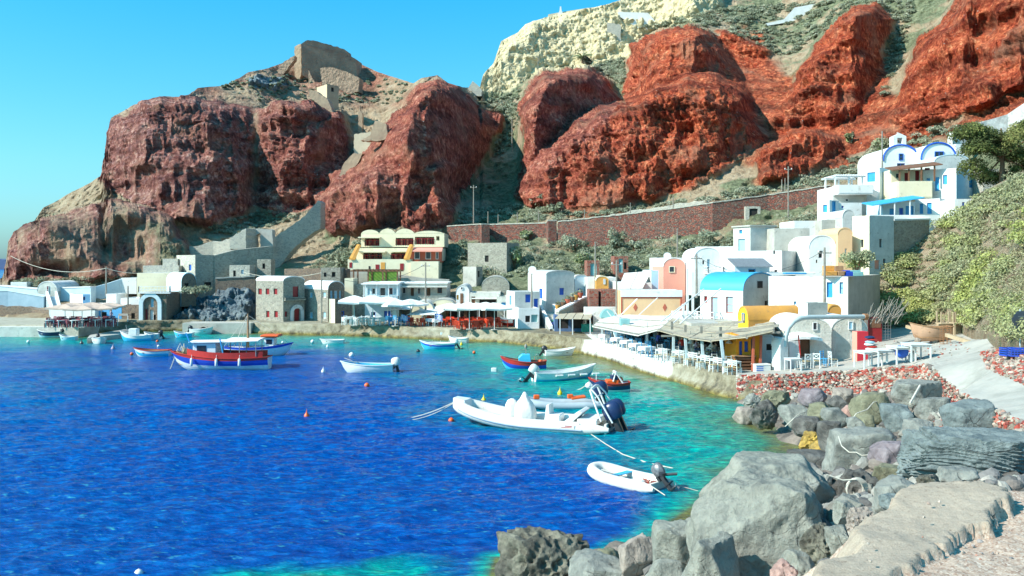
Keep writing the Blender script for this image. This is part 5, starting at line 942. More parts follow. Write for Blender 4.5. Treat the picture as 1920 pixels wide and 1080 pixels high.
# ================================================================== BOATS
rub_black = paint('black_plastic', (0.02, 0.02, 0.022), (0.04, 0.04, 0.045), 3, 0.35, 0.05)
navy = paint('navy_cowl', (0.015, 0.03, 0.09), (0.02, 0.04, 0.11), 3, 0.3, 0.0)
boatw = paint('boat_white', (0.80, 0.80, 0.77), (0.70, 0.70, 0.66), 1.5, 0.4, 0.05, dirt=(0.55, 0.54, 0.48))
boatblue = paint('boat_blue', (0.02, 0.08, 0.50), (0.02, 0.06, 0.40), 1.5, 0.4, 0.05)
boatcyan = paint('boat_cyan', (0.05, 0.50, 0.75), (0.05, 0.42, 0.66), 1.5, 0.4, 0.05)
boatred = paint('boat_red', (0.55, 0.03, 0.02), (0.42, 0.03, 0.02), 1.5, 0.45, 0.05)
orange = paint('orange_plastic', (0.80, 0.13, 0.02), (0.68, 0.10, 0.02), 2, 0.4, 0.05)
yel = paint('yellow_plastic', (0.82, 0.60, 0.01), (0.70, 0.50, 0.01), 2, 0.4, 0.05)
wood = paint('boat_wood', (0.42, 0.24, 0.12), (0.30, 0.16, 0.08), 3, 0.7, 0.3, 14, 0.02)
rubber = paint('pale_rubber', (0.78, 0.75, 0.68), (0.66, 0.63, 0.56), 1.6, 0.5, 0.15, 10, 0.01, dirt=(0.45, 0.40, 0.32))
canvas = paint('white_canvas', (0.80, 0.78, 0.72), (0.68, 0.66, 0.60), 2.5, 0.8, 0.5, 6, 0.05)
rope = paint('rope', (0.62, 0.58, 0.48), (0.48, 0.44, 0.36), 6, 0.9, 0.4, 40, 0.01)
dirtyw = paint('boat_bottom', (0.62, 0.62, 0.55), (0.42, 0.42, 0.30), 2, 0.6, 0.2)

def hull_sec(L, B, D, bow, stw, s, draft=0.3, full=0.5):
    u = min(1, s / full); hb = B / 2 * (stw + (1 - stw) * math.sin(math.pi / 2 * u)) if s < full else B / 2 * max(0.0, math.cos(math.pi / 2 * ((s - full) / (1 - full)))) ** 0.7
    hb = max(hb, 0.015); zt = D + bow * s ** 3 + 0.25 * bow * (1 - s) ** 3; zk = -draft + (draft + D * 0.7) * max(0, (s - 0.78) / 0.22) ** 2
    return hb, zt, zk
def hull(root, L, B, D, bow, stw, bands, mats, inner, gun, floor=0.12, draft=0.3, name='hull', full=0.5, n=22, flare=0.75):
    rings = []; inn = []; tops = []
    for k in range(n + 1):
        s = k / n; hb, zt, zk = hull_sec(L, B, D, bow, stw, s, draft, full); x = L * s - L / 2 + 0.10 * L * 0; q = []
        for a in [j / 8 for j in range(-8, 9)]:
            t = abs(a); q.append((x + (0.06 * L * max(0, s - .7) / .3) * t ** 2, math.copysign(hb * math.sin(t * math.pi / 2) ** flare if t > 0 else 0, a if a else 1), zk + (zt - zk) * (1 - math.cos(t * math.pi / 2)) ** 0.85))
        rings.append(q); ib = max(hb - 0.07, 0.008); xx = min(x, L / 2 - 0.05)
        zf = max(floor, zk + 0.06); inn.append([(xx, -ib, zt - 0.02), (xx, -ib * .82, zf), (xx, 0, zf), (xx, ib * .82, zf), (xx, ib, zt - 0.02)]); tops.append((q[-1], q[0]))
    m = MB()
    for j in range(16):
        t = abs((j + .5) / 8 - 1); mi = 0
        for th_, mm in bands:
            if t > th_: mi = mm
        m.mi = mi; m.loft([[r[j], r[j + 1]] for r in rings], closed=False)
    m.mi = bands[0][1] if bands else 0; k0 = len(m.v); m.v += rings[0]; m.f.append(tuple(range(k0, k0 + 17))); m.m.append(m.mi)
    o = m.obj(name, mats, root, smooth=50)
    MB().loft([r for r in inn], closed=False).obj('deck', inner, root, smooth=30)
    g = MB()
    for side in (0, 1):
        pts = [(p[side][0], p[side][1] * 0.985, p[side][2]) for p in tops]; g.loft([[(x, y - .05, z - .025), (x, y + .05, z - .025), (x, y + .05, z + .03), (x, y - .05, z + .03)] for x, y, z in pts])
    r0 = tops[0]; g.beam(r0[0], r0[1], 0.08); g.obj('gunwale', gun, root); return o
def outboard(root, x, z, col=rub_black, s=1.0, tilt=0.0, name='outboard_motor', y=0):
    M = Matrix.Translation((x, y, z)) @ Matrix.Rotation(tilt, 4, 'Y')
    m = MB(); rings = []
    for t, w_, d_ in ((0, .16, .24), (.10, .21, .31), (.34, .22, .33), (.50, .19, .28), (.57, .10, .16)):
        rings.append([(-.22 * s + d_ * s * math.cos(a) * 1.0, w_ * s * math.sin(a), (.05 + t) * s) for a in [2 * math.pi * k / 12 for k in range(12)]])
    m.loft(rings); m.xf(M); o = m.obj(name, col, root, smooth=50)
    g = MB(); g.box(-.32 * s, -.07 * s, -.75 * s, -.12 * s, .07 * s, .06 * s); g.box(-.55 * s, -.10 * s, -.52 * s, -.05 * s, .10 * s, -.48 * s); g.lathe([(0.02 * s, -.30 * s), (.07 * s, -.1 * s), (.07 * s, .1 * s), (.03 * s, .16 * s)], (0, 0, 0), 8)
    k0 = len(g.v) - 32
    for k in range(k0, len(g.v)): vx, vy, vz = g.v[k]; g.v[k] = (vz - .30 * s, vy, vx - .78 * s)
    g.box(-.08 * s, -.12 * s, -.15 * s, .06 * s, .12 * s, .10 * s); g.xf(M); g.obj('motor_leg', rub_black, o)
    p = MB()
    for a in range(3): c, sn = math.cos(a * 2.094), math.sin(a * 2.094); p.add([(-.60 * s, c * .03 * s, -.78 * s + sn * .03 * s), (-.57 * s, (c * .16 - sn * .05) * s, -.78 * s + (sn * .16 + c * .05) * s), (-.63 * s, (c * .16 + sn * .05) * s, -.78 * s + (sn * .16 - c * .05) * s), (-.58 * s, c * .03 * s, -.75 * s + sn * .03 * s)], [(0, 1, 2), (0, 2, 3), (0, 3, 1), (1, 3, 2)])
    p.xf(M); p.obj('propeller', metal, o); return o
def boat(name, label, px0, px1, py, head, cat='boat', L=None):
    """head in degrees: 0 bow right, 180 bow left"""
    c = WZ((px0 + px1) / 2, py - 1, 0); Lp = (px1 - px0) / F * c.y / max(0.3, abs(math.cos(R(head)))); return thing(name, label, cat, (c.x, c.y, 0.0), R(head)), L or Lp
def thwarts(root, L, B, zs, xs, mat):
    for x in xs: hb, zt, zk = hull_sec(L, B, 0, 0, .7, x / L + .5); MB().box(x - .13, -B * .43 * min(1, 1.6 - abs(x / L) * 1.6), zs, x + .13, B * .43 * min(1, 1.6 - abs(x / L) * 1.6), zs + .05).obj('thwart', mat, root)
def fender(root, x, y, z, mat, ln=.5): m = MB(); m.lathe([(.03, ln), (.1, ln * .9), (.11, ln * .1), (.04, 0)], (x, y, z), 8); m.beam((x, y, z + ln), (x, y * .95, z + ln + .25), .02); m.obj('fender', mat, root, smooth=60)
def bline(root, pts, r=.015, mat=None, name='mooring_rope'): MB().tube(pts, r, 5).obj(name, mat or rope, root, smooth=True)
def sag(a, b, d, n=8): a = Vector(a); b = Vector(b); return [a.lerp(b, k / n) - Vector((0, 0, d * 4 * (k / n) * (1 - k / n))) for k in range(n + 1)]

# 1 the red and blue fishing boat
r, L = boat('fishing_boat', 'red, blue and white wooden fishing boat with a white cabin and long canopy', 330, 506, 691, 180, 'fishing boat'); B = 2.3
hull(r, L, B, .75, .55, .55, [(0, 0), (.60, 1), (.86, 2)], [boatw, boatblue, boatred], wood, boatred, floor=.25)
m = MB()
for side in (-1, 1):
    pts = [(L * (s - .5), side * (hull_sec(L, B, .75, .55, .55, s)[0] - .04), hull_sec(L, B, .75, .55, .55, s)[1]) for s in [.05 + .8 * k / 16 for k in range(17)]]
    m.loft([[(x, y - .03, z), (x, y + .03, z), (x, y + .03, z + .42), (x, y - .03, z + .42)] for x, y, z in pts])
m.obj('bulwark', boatred, r)
m = MB(); m.box(.3, -.72, .5, 2.0, .72, 1.95); m.obj('cabin', paint('cabin_white', (0.66, 0.72, 0.78), (0.58, 0.64, 0.70), 1, 0.5, 0.1), r, bevel=.03)
for a, b in ((.1, .0), (1.0, .75)): pass
for side in (-1, 1):
    f = MB().box(1.0, side * .73 - .02, 1.25, 1.7, side * .73 + .02, 1.75).obj('window', navy, r); MB().box(1.06, side * .75 - .012, 1.31, 1.64, side * .75 + .012, 1.69).obj('pane', glass, f)
MB().loft([[(x, y, 2.02 + z + .06 * (1 - (y / .95) ** 2)) for y in (-.95, -.5, 0, .5, .95)] + [(x, y, 1.97 + z) for y in (.95, -.95)] for x, z in ((-2.9, .12), (-1, .05), (2.25, 0))]).obj('canopy', cwhite, r)
for x, y in ((-2.7, -.8), (-2.7, .8), (-1.5, -.85), (-1.5, .85), (-.3, -.85), (-.3, .85)): MB().beam((x, y, .95), (x, y * 1.05, 2.06), .05).obj('canopy_post', metal, r)
for x, mt in ((2.15, skyblue), (-.35, skyblue)): MB().beam((x, .95, 1.0 if x < 0 else 2.0), (x + .28, .95, 2.3 if x < 0 else 2.7), .08).obj('mast', mt, r)
for x in (-1.6, .1, 2.0): fender(r, x, 1.22 if x < 1 else 1.02, .25, boatw, .6)
for x in (-1.6, .1, 2.0): fender(r, x, -1.22 if x < 1 else -1.02, .25, boatw, .6)
MB().ball((2.9, 0, 1.28), .22, 8, 6, (1, 1, 1.2)).obj('net_pile', paint('net', (0.5, 0.42, 0.25), (0.35, 0.3, 0.2), 6, .9, 1, 20, .05), r, smooth=True)
m = MB()
for k in range(10): a = random.uniform(0, 6.3); m.tube([(2.9, 0, 1.2), (2.9 + .3 * math.cos(a), .3 * math.sin(a), 1.75 + random.uniform(-.2, .2)), (2.9 + .55 * math.cos(a), .5 * math.sin(a), 1.3)], .02, 4)
m.obj('net_hoop', rope, r); bline(r, sag((3.5, 0, 1.2), (4.0, .2, -.3), .1), .04)
# 2 white fishing boat with the mast
r, L = boat('fishing_boat', 'white fishing boat with a tall mast and a red roof canvas', 424, 543, 666, 0, 'fishing boat'); B = 2.0
hull(r, L, B, .6, .45, .5, [(0, 0), (.9, 1)], [boatw, boatblue], boatw, boatblue, floor=.3)
MB().box(.7, -.5, .5, 1.5, .5, 1.5).obj('wheelhouse', boatw, r, bevel=.05)
MB().box(.4, -.75, 1.55, 1.95, .75, 1.75).obj('roof_canvas', orange, r, bevel=.07)
f = MB().box(.85, -.53, .95, 1.35, -.50, 1.35).obj('window', navy, r); MB().box(.9, -.545, 1.0, 1.3, -.53, 1.3).obj('pane', glass, f)
m = MB(); m.tube([(-.85, 0, .3), (-.85, 0, 2.2), (-.85, 0, 3.5)], [.13, .10, .06], 8); m.obj('mast', wood, r)
m = MB(); m.tube([(-.85, 0, 3.4), (-2.9, 0, .7)], .012, 4); m.tube([(-.85, 0, 3.4), (2.7, 0, 1.0)], .012, 4); m.tube([(-.85, 0, 3.3), (-1.2, .9, .7)], .012, 4); m.tube([(-.85, 0, 3.3), (-1.2, -.9, .7)], .012, 4); m.tube([(-.85, 0, 3.4), (-1.9, -.5, .7)], .03, 4); m.obj('rigging', rope, r)
MB().box(-2.4, -.8, 1.35, .4, .8, 1.42).obj('sun_deck', cwhite, r)
for x in (-2.3, -1.2, 0): MB().beam((x, -.7, .7), (x, -.7, 1.35), .04).obj('post', metal, r)
# 3..: simpler boats
def skiff(label, x0, x1, py, head, bands, mats, gun, inner=None, B=1.35, motor=None, tw=3, D=.38, name='rowing_boat', cat='boat', mtilt=.5, bow=.28, stw=.65, fend=0, L=None, ms=.8, stripes=None):
    r, L = boat(name, label, x0, x1, py, head, cat, L); hull(r, L, B, D, bow, stw, bands, mats, inner or boatw, gun, floor=.10)
    thwarts(r, L, B, D * .62, [L * (k / (tw + 1) - .5) * .8 for k in range(1, tw + 1)], inner or wood)
    if motor: outboard(r, -L / 2 - .02, D * .75, motor, ms, mtilt)
    for k in range(fend): fender(r, L * (-.3 + .25 * k), -B * .5 - .02, .1, boatw, .38)
    return r, L
skiff('small open white boat with a brown rim left of the red and blue fishing boat', 255, 318, 667, 184, [(0, 0), (.55, 1), (.8, 0)], [boatw, boatcyan], boatred, wood)
r, L = skiff('white open motorboat with a white covered outboard and a thin bow rail', 643, 738, 698, 179, [(0, 0), (.5, 1), (.56, 0)], [boatw, paleblue], boatw, boatcyan, B=1.6, motor=canvas, D=.5, name='motorboat', cat='motorboat', tw=2, mtilt=.25, ms=1.0)
m = MB(); m.tube([(L * .2, .5, .55), (L * .3, .45, .85), (L * .47, .1, 1.0), (L * .47, -.1, 1.0), (L * .3, -.45, .85), (L * .2, -.5, .55)], .02, 6); m.obj('bow_rail', metal, r, smooth=True)
skiff('tiny flat white rowing boat near the round white buoys', 602, 645, 644, 180, [(0, 0)], [boatw], boatw, B=1.1, D=.3, bow=.1)
skiff('blue and white motorboat with hanging white fenders near the middle quay', 790, 853, 655, 180, [(0, 0), (.3, 1), (.72, 2), (.86, 0)], [boatw, boatcyan, boatblue], boatw, B=1.6, motor=canvas, D=.5, fend=4, name='motorboat', cat='motorboat')
skiff('small plain white boat tied close to the middle quay', 842, 877, 643, 165, [(0, 0)], [boatw], boatw, B=1.2)
skiff('white skiff with a black outboard, bow pointing at the white sea wall', 1021, 1076, 667, 12, [(0, 0), (.7, 1), (.8, 0)], [boatw, paleblue], boatw, B=1.4, motor=rub_black, mtilt=.6)
r, L = skiff('long slim white and blue boat with a grey covered outboard', 1000, 1112, 712, 22, [(0, 0), (.3, 1), (.62, 0)], [boatw, boatcyan], boatw, boatw, B=1.5, motor=canvas, mtilt=.7, D=.45, name='motorboat', cat='motorboat', bow=.5, tw=4, ms=1.1)
for k in range(4): m = MB(); m.tube([(-.9 + k * .9, -.78, .36), (-.4 + k * .9, -.80, .36)], .08, 6); m.obj('fender', boatw, r, smooth=True)
# 8 blue boat with the blue cabin
r, L = boat('fishing_boat', 'small blue and red boat with a blue cabin box and orange floats', 943, 1024, 691, 180, 'fishing boat'); B = 1.5
hull(r, L, B, .45, .45, .5, [(0, 0), (.45, 1), (.8, 2)], [boatcyan, boatblue, boatred], wood, boatred, floor=.1)
MB().loft([[(-.5, y, .4), (.45, y, .4), (.45, y, .8), (.2, y, 1.05), (-.4, y, 1.05)] for y in (-.45, .45)]).obj('cabin', boatcyan, r, bevel=.03)
m = MB(); m.beam((-.1, 0, 1.05), (-.1, 0, 1.75), .06); m.ball((-.1, 0, 1.62), .12, 8, 6, (1, 1, 1.6)); m.beam((-.35, 0, 1.4), (.15, 0, 1.4), .04); m.obj('mast', greywood, r)
for x, y in ((.7, .2), (.9, -.1)): MB().ball((x, y, .42), .13).obj('float', orange, r, smooth=True)
fender(r, -.75, -.80, .1, orange, .45); fender(r, .3, -.8, .1, boatw, .4)
for x in (-1.2,): MB().ball((x, .1, .5), .16).obj('float', orange, r, smooth=True)
# 11 little red white navy boat
r, L = boat('fishing_boat', 'small white boat with navy stripe and a red engine box near the sea wall', 1107, 1180, 733, 184, 'fishing boat'); B = 1.35
hull(r, L, B, .42, .4, .5, [(0, 0), (.62, 1), (.85, 2)], [boatw, navy, boatred], boatw, boatred, floor=.1)
MB().box(-.5, -.35, .3, .25, .35, .68).obj('engine_box', orange, r, bevel=.04); MB().box(-.45, -.3, .68, -.05, .3, .95).obj('locker', navy, r, bevel=.03)
m = MB(); m.tube([(-.15, -.35, .6), (-.3, -.35, 1.15), (-.75, -.35, .5)], .06, 6); m.tube([(-.15, .35, .6), (-.3, .35, 1.15), (-.75, .35, .5)], .06, 6); m.beam((-.3, -.35, 1.15), (-.3, .35, 1.15), .12); m.obj('arch', boatw, r)
MB().ball((-.7, -.3, .62), .2, 8, 6, (1, .4, 1)).obj('lifebuoy', orange, r, smooth=True); MB().beam((.85, 0, .4), (.85, 0, 1.05), .05).obj('stem_post', boatw, r)
bline(r, sag((1.25, 0, .6), (2.0, -.3, .0), .1), .03)
# left harbour boats
skiff('grey speedboat with a low windscreen at the left quay', 72, 117, 632, 178, [(0, 0), (.6, 1)], [paleblue, navy], boatw, boatw, B=1.7, motor=rub_black, D=.5, name='motorboat', cat='motorboat')
skiff('tiny pale blue rowing boat beside the grey speedboat', 113, 143, 638, 180, [(0, 0)], [paleblue], boatw, B=1.1, D=.28)
skiff('white dinghy with a raised black outboard by the stone jetty', 174, 198, 644, 300, [(0, 0)], [boatw], boatw, B=1.3, motor=rub_black, mtilt=.9, L=2.6)
r, L = boat('fishing_boat', 'turquoise-hulled white fishing boat with a small cabin by the jetty', 229, 285, 640, 183, 'fishing boat'); B = 1.7
hull(r, L, B, .5, .5, .5, [(0, 0), (.8, 1)], [boatcyan, boatw], boatw, boatw, floor=.2); MB().box(-.1, -.4, .4, .7, .4, 1.25).obj('cabin', boatw, r, bevel=.05); MB().beam((.9, 0, .5), (1.1, 0, 1.6), .05).obj('mast', metal, r); MB().box(.0, -.42, .8, .6, -.405, 1.1).obj('window', glass, r)
skiff('white cabin boat moored behind the turquoise one', 272, 300, 637, 182, [(0, 0)], [boatw], boatw, B=1.5, D=.5, motor=rub_black)
skiff('blue and white boat near the little quay arch', 328, 362, 633, 182, [(0, 0), (.5, 1)], [boatw, boatcyan], boatw, B=1.4, fend=2)
skiff('white boat with a dark outboard moored beside the little quay arch', 358, 398, 627, 2, [(0, 0)], [boatw], boatw, B=1.6, D=.5, motor=rub_black)

# ---- the big inflatable
def tubeU(L, B, rt, z, nose=.25, lift=.35, n=30, blunt=.0):
    """centre line of an inflatable's collar, open at the stern"""
    pts = []; s = .62
    for k in range(n + 1):
        t = -1 + 2 * k / n; a = abs(t)
        if a > .45: x = -L / 2 + (1 - a) / .55 * L * s; y = B / 2 - rt
        else: u = (.45 - a) / .45; x = -L / 2 + L * s + (L * (1 - s) - rt) * math.sin(u * math.pi / 2); y = (B / 2 - rt) * math.cos(u * math.pi / 2) ** .8 * (1 if a > 0 else 0)
        xx = (x + L / 2) / L; pts.append((x, math.copysign(y, t), z + lift * max(0, (xx - .45) / .55) ** 2))
    return pts
def inflatable(name, label, L, B, rt, loc, rz, lift=.35, mat=rubber, stripe=None, draft=.2):
    r = thing(name, label, 'inflatable boat', loc, rz); pts = tubeU(L, B, rt, rt * .72, lift=lift); n = len(pts)
    m = MB(); m.tube(pts, [rt * (.35 if k in (0, n - 1) else .75 if k in (1, n - 2) else 1) for k in range(n)], 14); m.obj('collar', mat, r, smooth=60)
    if stripe:
        q = MB(); q.tube([(x * 1.003 + (0.0), y * (1 + rt * 1.0 / max(abs(y), .3)) if abs(y) > .2 else y, z - .04) for x, y, z in pts[2:-2]], .045, 6); q.obj('rubbing_strake', stripe, r, smooth=True)
    rings = []
    for k in range(13):
        s = k / 12; x = -L / 2 + .15 + s * (L - .5); hb = (B / 2 - rt) * (1 if s < .55 else max(.02, math.cos((s - .55) / .45 * math.pi / 2))); zl = lift * max(0, (s - .45) / .55) ** 2
        rings.append([(x, -hb, rt * .5 + zl), (x, -hb * .7, -draft * .3 + zl), (x, 0, -draft + zl * 1.0), (x, hb * .7, -draft * .3 + zl), (x, hb, rt * .5 + zl)])
    MB().loft(rings, closed=False).obj('hull', dirtyw, r, smooth=50)
    MB().loft([[(p[0][0], p[0][1] * .98, p[0][2] + .0), (p[0][0], 0, p[0][2] + .02), (p[4][0], p[4][1] * .98, p[4][2])] for p in rings], closed=False).obj('deck', mat, r)
    MB().box(-L / 2 + .12, -(B / 2 - rt), -.1, -L / 2 + .22, (B / 2 - rt), rt * 1.55).obj('transom', mat, r)
    return r
P0 = WZ(850, 778, 0); P1 = WZ(1140, 803, 0); c = (WZ(855, 793) + WZ(1140, 806)) / 2; dv = WZ(855, 788) - WZ(1140, 806); RL = 8.1
r = inflatable('inflatable_boat', 'large white inflatable speedboat with a covered console and navy outboards', RL, 2.6, .30, (c.x + .05, c.y, .02), math.atan2(dv.y, dv.x), .75, rubber, paint('grey_strake', (0.30, 0.38, 0.48), rough=.5))
MB().loft([[(RL / 2 - .75, -.5, 1.12), (RL / 2 - .05, -.28, 1.22), (RL / 2 - .05, .28, 1.22), (RL / 2 - .75, .5, 1.12)], [(RL / 2 - .85, -.55, .75), (RL / 2 - .02, -.25, .8), (RL / 2 - .02, .25, .8), (RL / 2 - .85, .55, .75)]]).obj('bow_pulpit', boatw, r, bevel=.03)
def cloth_bag(root, c, prof_, name, mat, seed=0, sx=1, sy=1):
    rings = []; n = 22
    for z, rr in prof_: rings.append([(c[0] + rr * sx * math.cos(a) * (1 + .09 * math.sin(a * 5 + seed + z * 3) + .05 * math.sin(a * 11 + z * 7)), c[1] + rr * sy * math.sin(a) * (1 + .09 * math.sin(a * 4 + seed * 2 + z * 2)), c[2] + z) for a in [2 * math.pi * k / n for k in range(n)]])
    MB().loft(rings).obj(name, mat, root, smooth=70)
cloth_bag(r, (.35, 0, .35), [(0, .60), (.3, .58), (.6, .50), (.8, .38), (.95, .24), (1.1, .15), (1.28, .05)], 'console_cover', canvas, 1, 1.0, .85)
cloth_bag(r, (.98, .05, .35), [(0, .45), (.4, .42), (.65, .36), (.85, .25), (.93, .1)], 'console_seat_cover', canvas, 4, .8, .8)
MB().loft([[(-.75, y, .35), (-.75 - .1, y, 1.1), (-1.0, y, 1.15), (-1.05, y, .35)] for y in (-.35, .35)]).obj('seat_backrest', boatw, r, bevel=.03)
MB().box(-1.55, -.4, .35, -.85, .4, .68).obj('helm_seat', boatw, r, bevel=.04)
MB().loft([[(-1.75, y, .38), (-2.55, y, .98), (-2.75, y, .9), (-2.2, y, .38)] for y in (-.75, .75)]).obj('stern_bench', boatw, r, bevel=.03)
MB().box(-3.45, -.85, .35, -2.5, .85, .62).obj('stern_locker', boatw, r, bevel=.03)
m = MB()
for y in (-.85, .85): m.tube([(-2.75, y, .6), (-2.2, y * .92, 1.65), (-2.05, y * .85, 1.95)], .05, 8); m.tube([(-3.3, y, .6), (-2.45, y * .92, 1.7), (-2.15, y * .85, 1.95)], .04, 8)
MB_ = m; m.tube([(-2.1, -.74, 1.95), (-2.1, 0, 2.03), (-2.1, .74, 1.95)], .06, 8); m.tube([(-2.35, -.78, 1.62), (-2.35, .78, 1.62)], .03, 6)
m.xf(Matrix.Translation((-.9, 0, .0)) @ Matrix.Translation((-2.6, 0, .6)) @ Matrix.Rotation(R(-6), 4, 'Y') @ Matrix.Translation((2.6, 0, -.6))); m.obj('radar_arch', boatw, r, smooth=True)
cloth_bag(r, (-2.85, 0, 1.98), [(0, .10), (.08, .16), (.18, .14), (.26, .05)], 'arch_light', boatw)
outboard(r, -RL / 2 + .1, .45, navy, 1.45, .42, y=-.38); outboard(r, -RL / 2 + .1, .45, navy, 1.45, .40, y=.38)
t = MB(); t.box(-2.5, 1.302, .22, -1.75, 1.318, .42); t.obj('name_plate', boatw, r); t = MB(); t.box(-2.38, 1.316, .27, -1.87, 1.324, .30); t.box(-2.38, 1.316, .33, -2.05, 1.324, .37); t.obj('lettering', boatred, r)
bline(r, sag((RL / 2 - .1, .1, 1.0), (RL / 2 + 2.6, .5, .02), .12), .022); bline(r, sag((RL / 2 - .1, -.1, 1.0), (RL / 2 + 2.3, .8, .02), .2), .018)
Mi = Matrix.Rotation(-r.rotation_euler.z, 3, 'Z'); lo = lambda p: Mi @ (Vector(p) - Vector(r.location))
pts = [Vector((-2.7, 1.28, .5))] + [lo(WZ(a, b, .03)) for a, b in ((1105, 812), (1135, 832), (1168, 852), (1215, 868), (1262, 878))]; bline(r, pts, .02)
# second inflatable behind
c2 = WZ(1055, 765)
r = inflatable('inflatable_boat', 'grey inflatable dinghy with red fuel cans behind the large white one', 4.3, 1.7, .22, (c2.x - .1, c2.y, .02), R(186), .3, paint('grey_rubber', (0.45, 0.50, 0.52), (0.38, 0.43, 0.45), 2, .5, .1))
for x, y, s in ((1.35, .1, .2), (-.5, .1, .2)): MB().cbox((x, y, .62), (s * 1.6, s, s * 1.2)).obj('fuel_can', orange, r, bevel=.04)
MB().cbox((-.95, 0, .55), (.8, .5, .12), 0, (.12, 'Y')).obj('red_cover', orange, r, bevel=.03); outboard(r, -2.0, .5, navy, 1.35, .25)
# the near dinghy
d0 = WZ(1112, 893); dA = WZ(1225, 932); dB = WZ(1254, 912); dm = (dA + dB) / 2; c = (d0 + dm) / 2; dv = d0 - dm; dl = dv.length
r = inflatable('inflatable_dinghy', 'small cream inflatable dinghy with a pale blue bench and a stripped outboard', dl * 1.06, 1.55, .21, (c.x, c.y, .02), math.atan2(dv.y, dv.x), .22, rubber)
MB().box(.05, -.56, .30, .32, .56, .34).obj('bench', boatcyan, r, bevel=.01)
m = MB()
for k in range(18):
    a = random.uniform(0, 6.28); p = (-.95 + random.uniform(-.3, .3), random.uniform(-.4, .4), .15); m.tube([p, (p[0] + .2 * math.cos(a), p[1] + .2 * math.sin(a), .2)], .03, 5)
m.obj('old_gear', paint('red_scrap', (0.45, 0.08, 0.05), (0.2, 0.1, 0.08), 5, .8, .3), r)
o = outboard(r, -dl / 2 + .1, .42, paint('engine_block', (0.12, 0.12, 0.13), (0.30, 0.30, 0.30), 6, .4, .4, 20, .02, metal=.4), .75, .75)
m = MB(); m.tube([(-dl / 2 + .05, -.02, .55), (-dl / 2 - .45, -.3, .62)], .05, 6); m.lathe([(.0, -.06), (.13, -.05), (.13, .05), (0, .06)], (-dl / 2 - .2, .22, .66), 10); m.lathe([(.0, -.06), (.11, -.05), (.11, .05), (0, .06)], (-dl / 2 + .1, -.2, .6), 10); m.obj('engine_parts', rub_black, r, smooth=50)
bline(r, [(-dl / 2 + .1, -.6, .3), (-dl / 2 - .4, -.7, .1), (-dl / 2 - .9, -.9, .01)], .012); bline(r, [(-dl / 2, .62, .3), (-dl / 2 - .7, .75, .12)], .02)
for side in (-1, 1): MB().tube(sag((-.7, side * .62, .43), (.6, side * .62, .45), .02), .012, 5).obj('grab_line', rub_black, r)

# ---- buoys
def buoy(px, py, rr, mat, label, shape='ball', name='buoy'):
    c = WZ(px, py, 0); r = thing(name, label, 'buoy', (c.x, c.y, 0))
    if shape == 'ball': MB().ball((0, 0, rr * .45), rr, 14, 9).obj('float', mat, r, smooth=True); MB().lathe([(rr * .12, 0), (rr * .12, rr * .2)], (0, 0, rr * 1.4), 6).obj('eye', mat, r)
    elif shape == 'cone': MB().lathe([(rr, -.1), (rr * 1.05, rr * .3), (rr * .8, rr * .9), (rr * .25, rr * 1.6), (rr * .2, rr * 2.2), (rr * .05, rr * 2.3)], (0, 0, 0), 12).obj('float', mat, r, smooth=True); MB().lathe([(rr * .08, 0), (rr * .06, rr * .8)], (0, 0, rr * 2.2), 6).obj('pin', mat, r)
    else: MB().box(-rr, -rr * .8, -.1, rr, rr * .8, rr * 1.1).obj('float', mat, r, bevel=rr * .15); MB().beam((0, 0, rr), (0, 0, rr * 1.4), .04).obj('eye', rope, r)
for q in [(659, 668, .27, boatw, 'round white buoy just above the white motorboat'), (688, 725, .20, orange, 'round orange buoy below the white motorboat'), (575, 782, .17, orange, 'orange cone-topped buoy alone in open water', 'cone'),
          (846, 791, .17, orange, 'orange buoy under the bow of the large inflatable'), (907, 752, .17, yel, 'yellow buoy left of the large inflatable console', 'cone'), (1050, 738, .17, yel, 'yellow buoy above the grey inflatable', 'cone'),
          (889, 662, .16, orange, 'orange buoy between the blue-cabin boat and the middle quay'), (606, 697, .16, boatw, 'small white bottle-shaped buoy left of the white motorboat', 'cone'), (926, 695, .22, boatw, 'square white float left of the blue-cabin boat', 'box'),
          (586, 642, .22, boatw, 'white buoy left of the tiny flat rowing boat'), (614, 650, .14, boatw, 'little white buoy below the tiny flat rowing boat', 'cone'), (530, 643, .14, boatw, 'little white buoy right of the red roof canvas'), (247, 665, .17, orange, 'orange buoy at the bow of the brown-rimmed open boat'),
          (53, 642, .18, boatw, 'white buoy farthest left'), (153, 645, .2, rub_black, 'dark pointed buoy near the pale blue rowing boat', 'cone'), (212, 655, .22, paint('mauve_buoy', (.35, .28, .36), rough=.5), 'mauve and white buoy below the stone jetty', 'cone'), (295, 641, .16, orange, 'red buoy among the moored cabin boats'), (260, 1079, .13, boatw, 'white float at the bottom edge of the photo'), (784, 660, .2, rub_black, 'dark buoy at the bow of the fendered motorboat'), (865, 646, .15, yel, 'yellow float behind the fendered motorboat', 'cone'), (297, 650, .14, boatw, 'small white buoy below the turquoise boat')]:
    buoy(q[0], q[1], q[2] * .85, *q[3:])

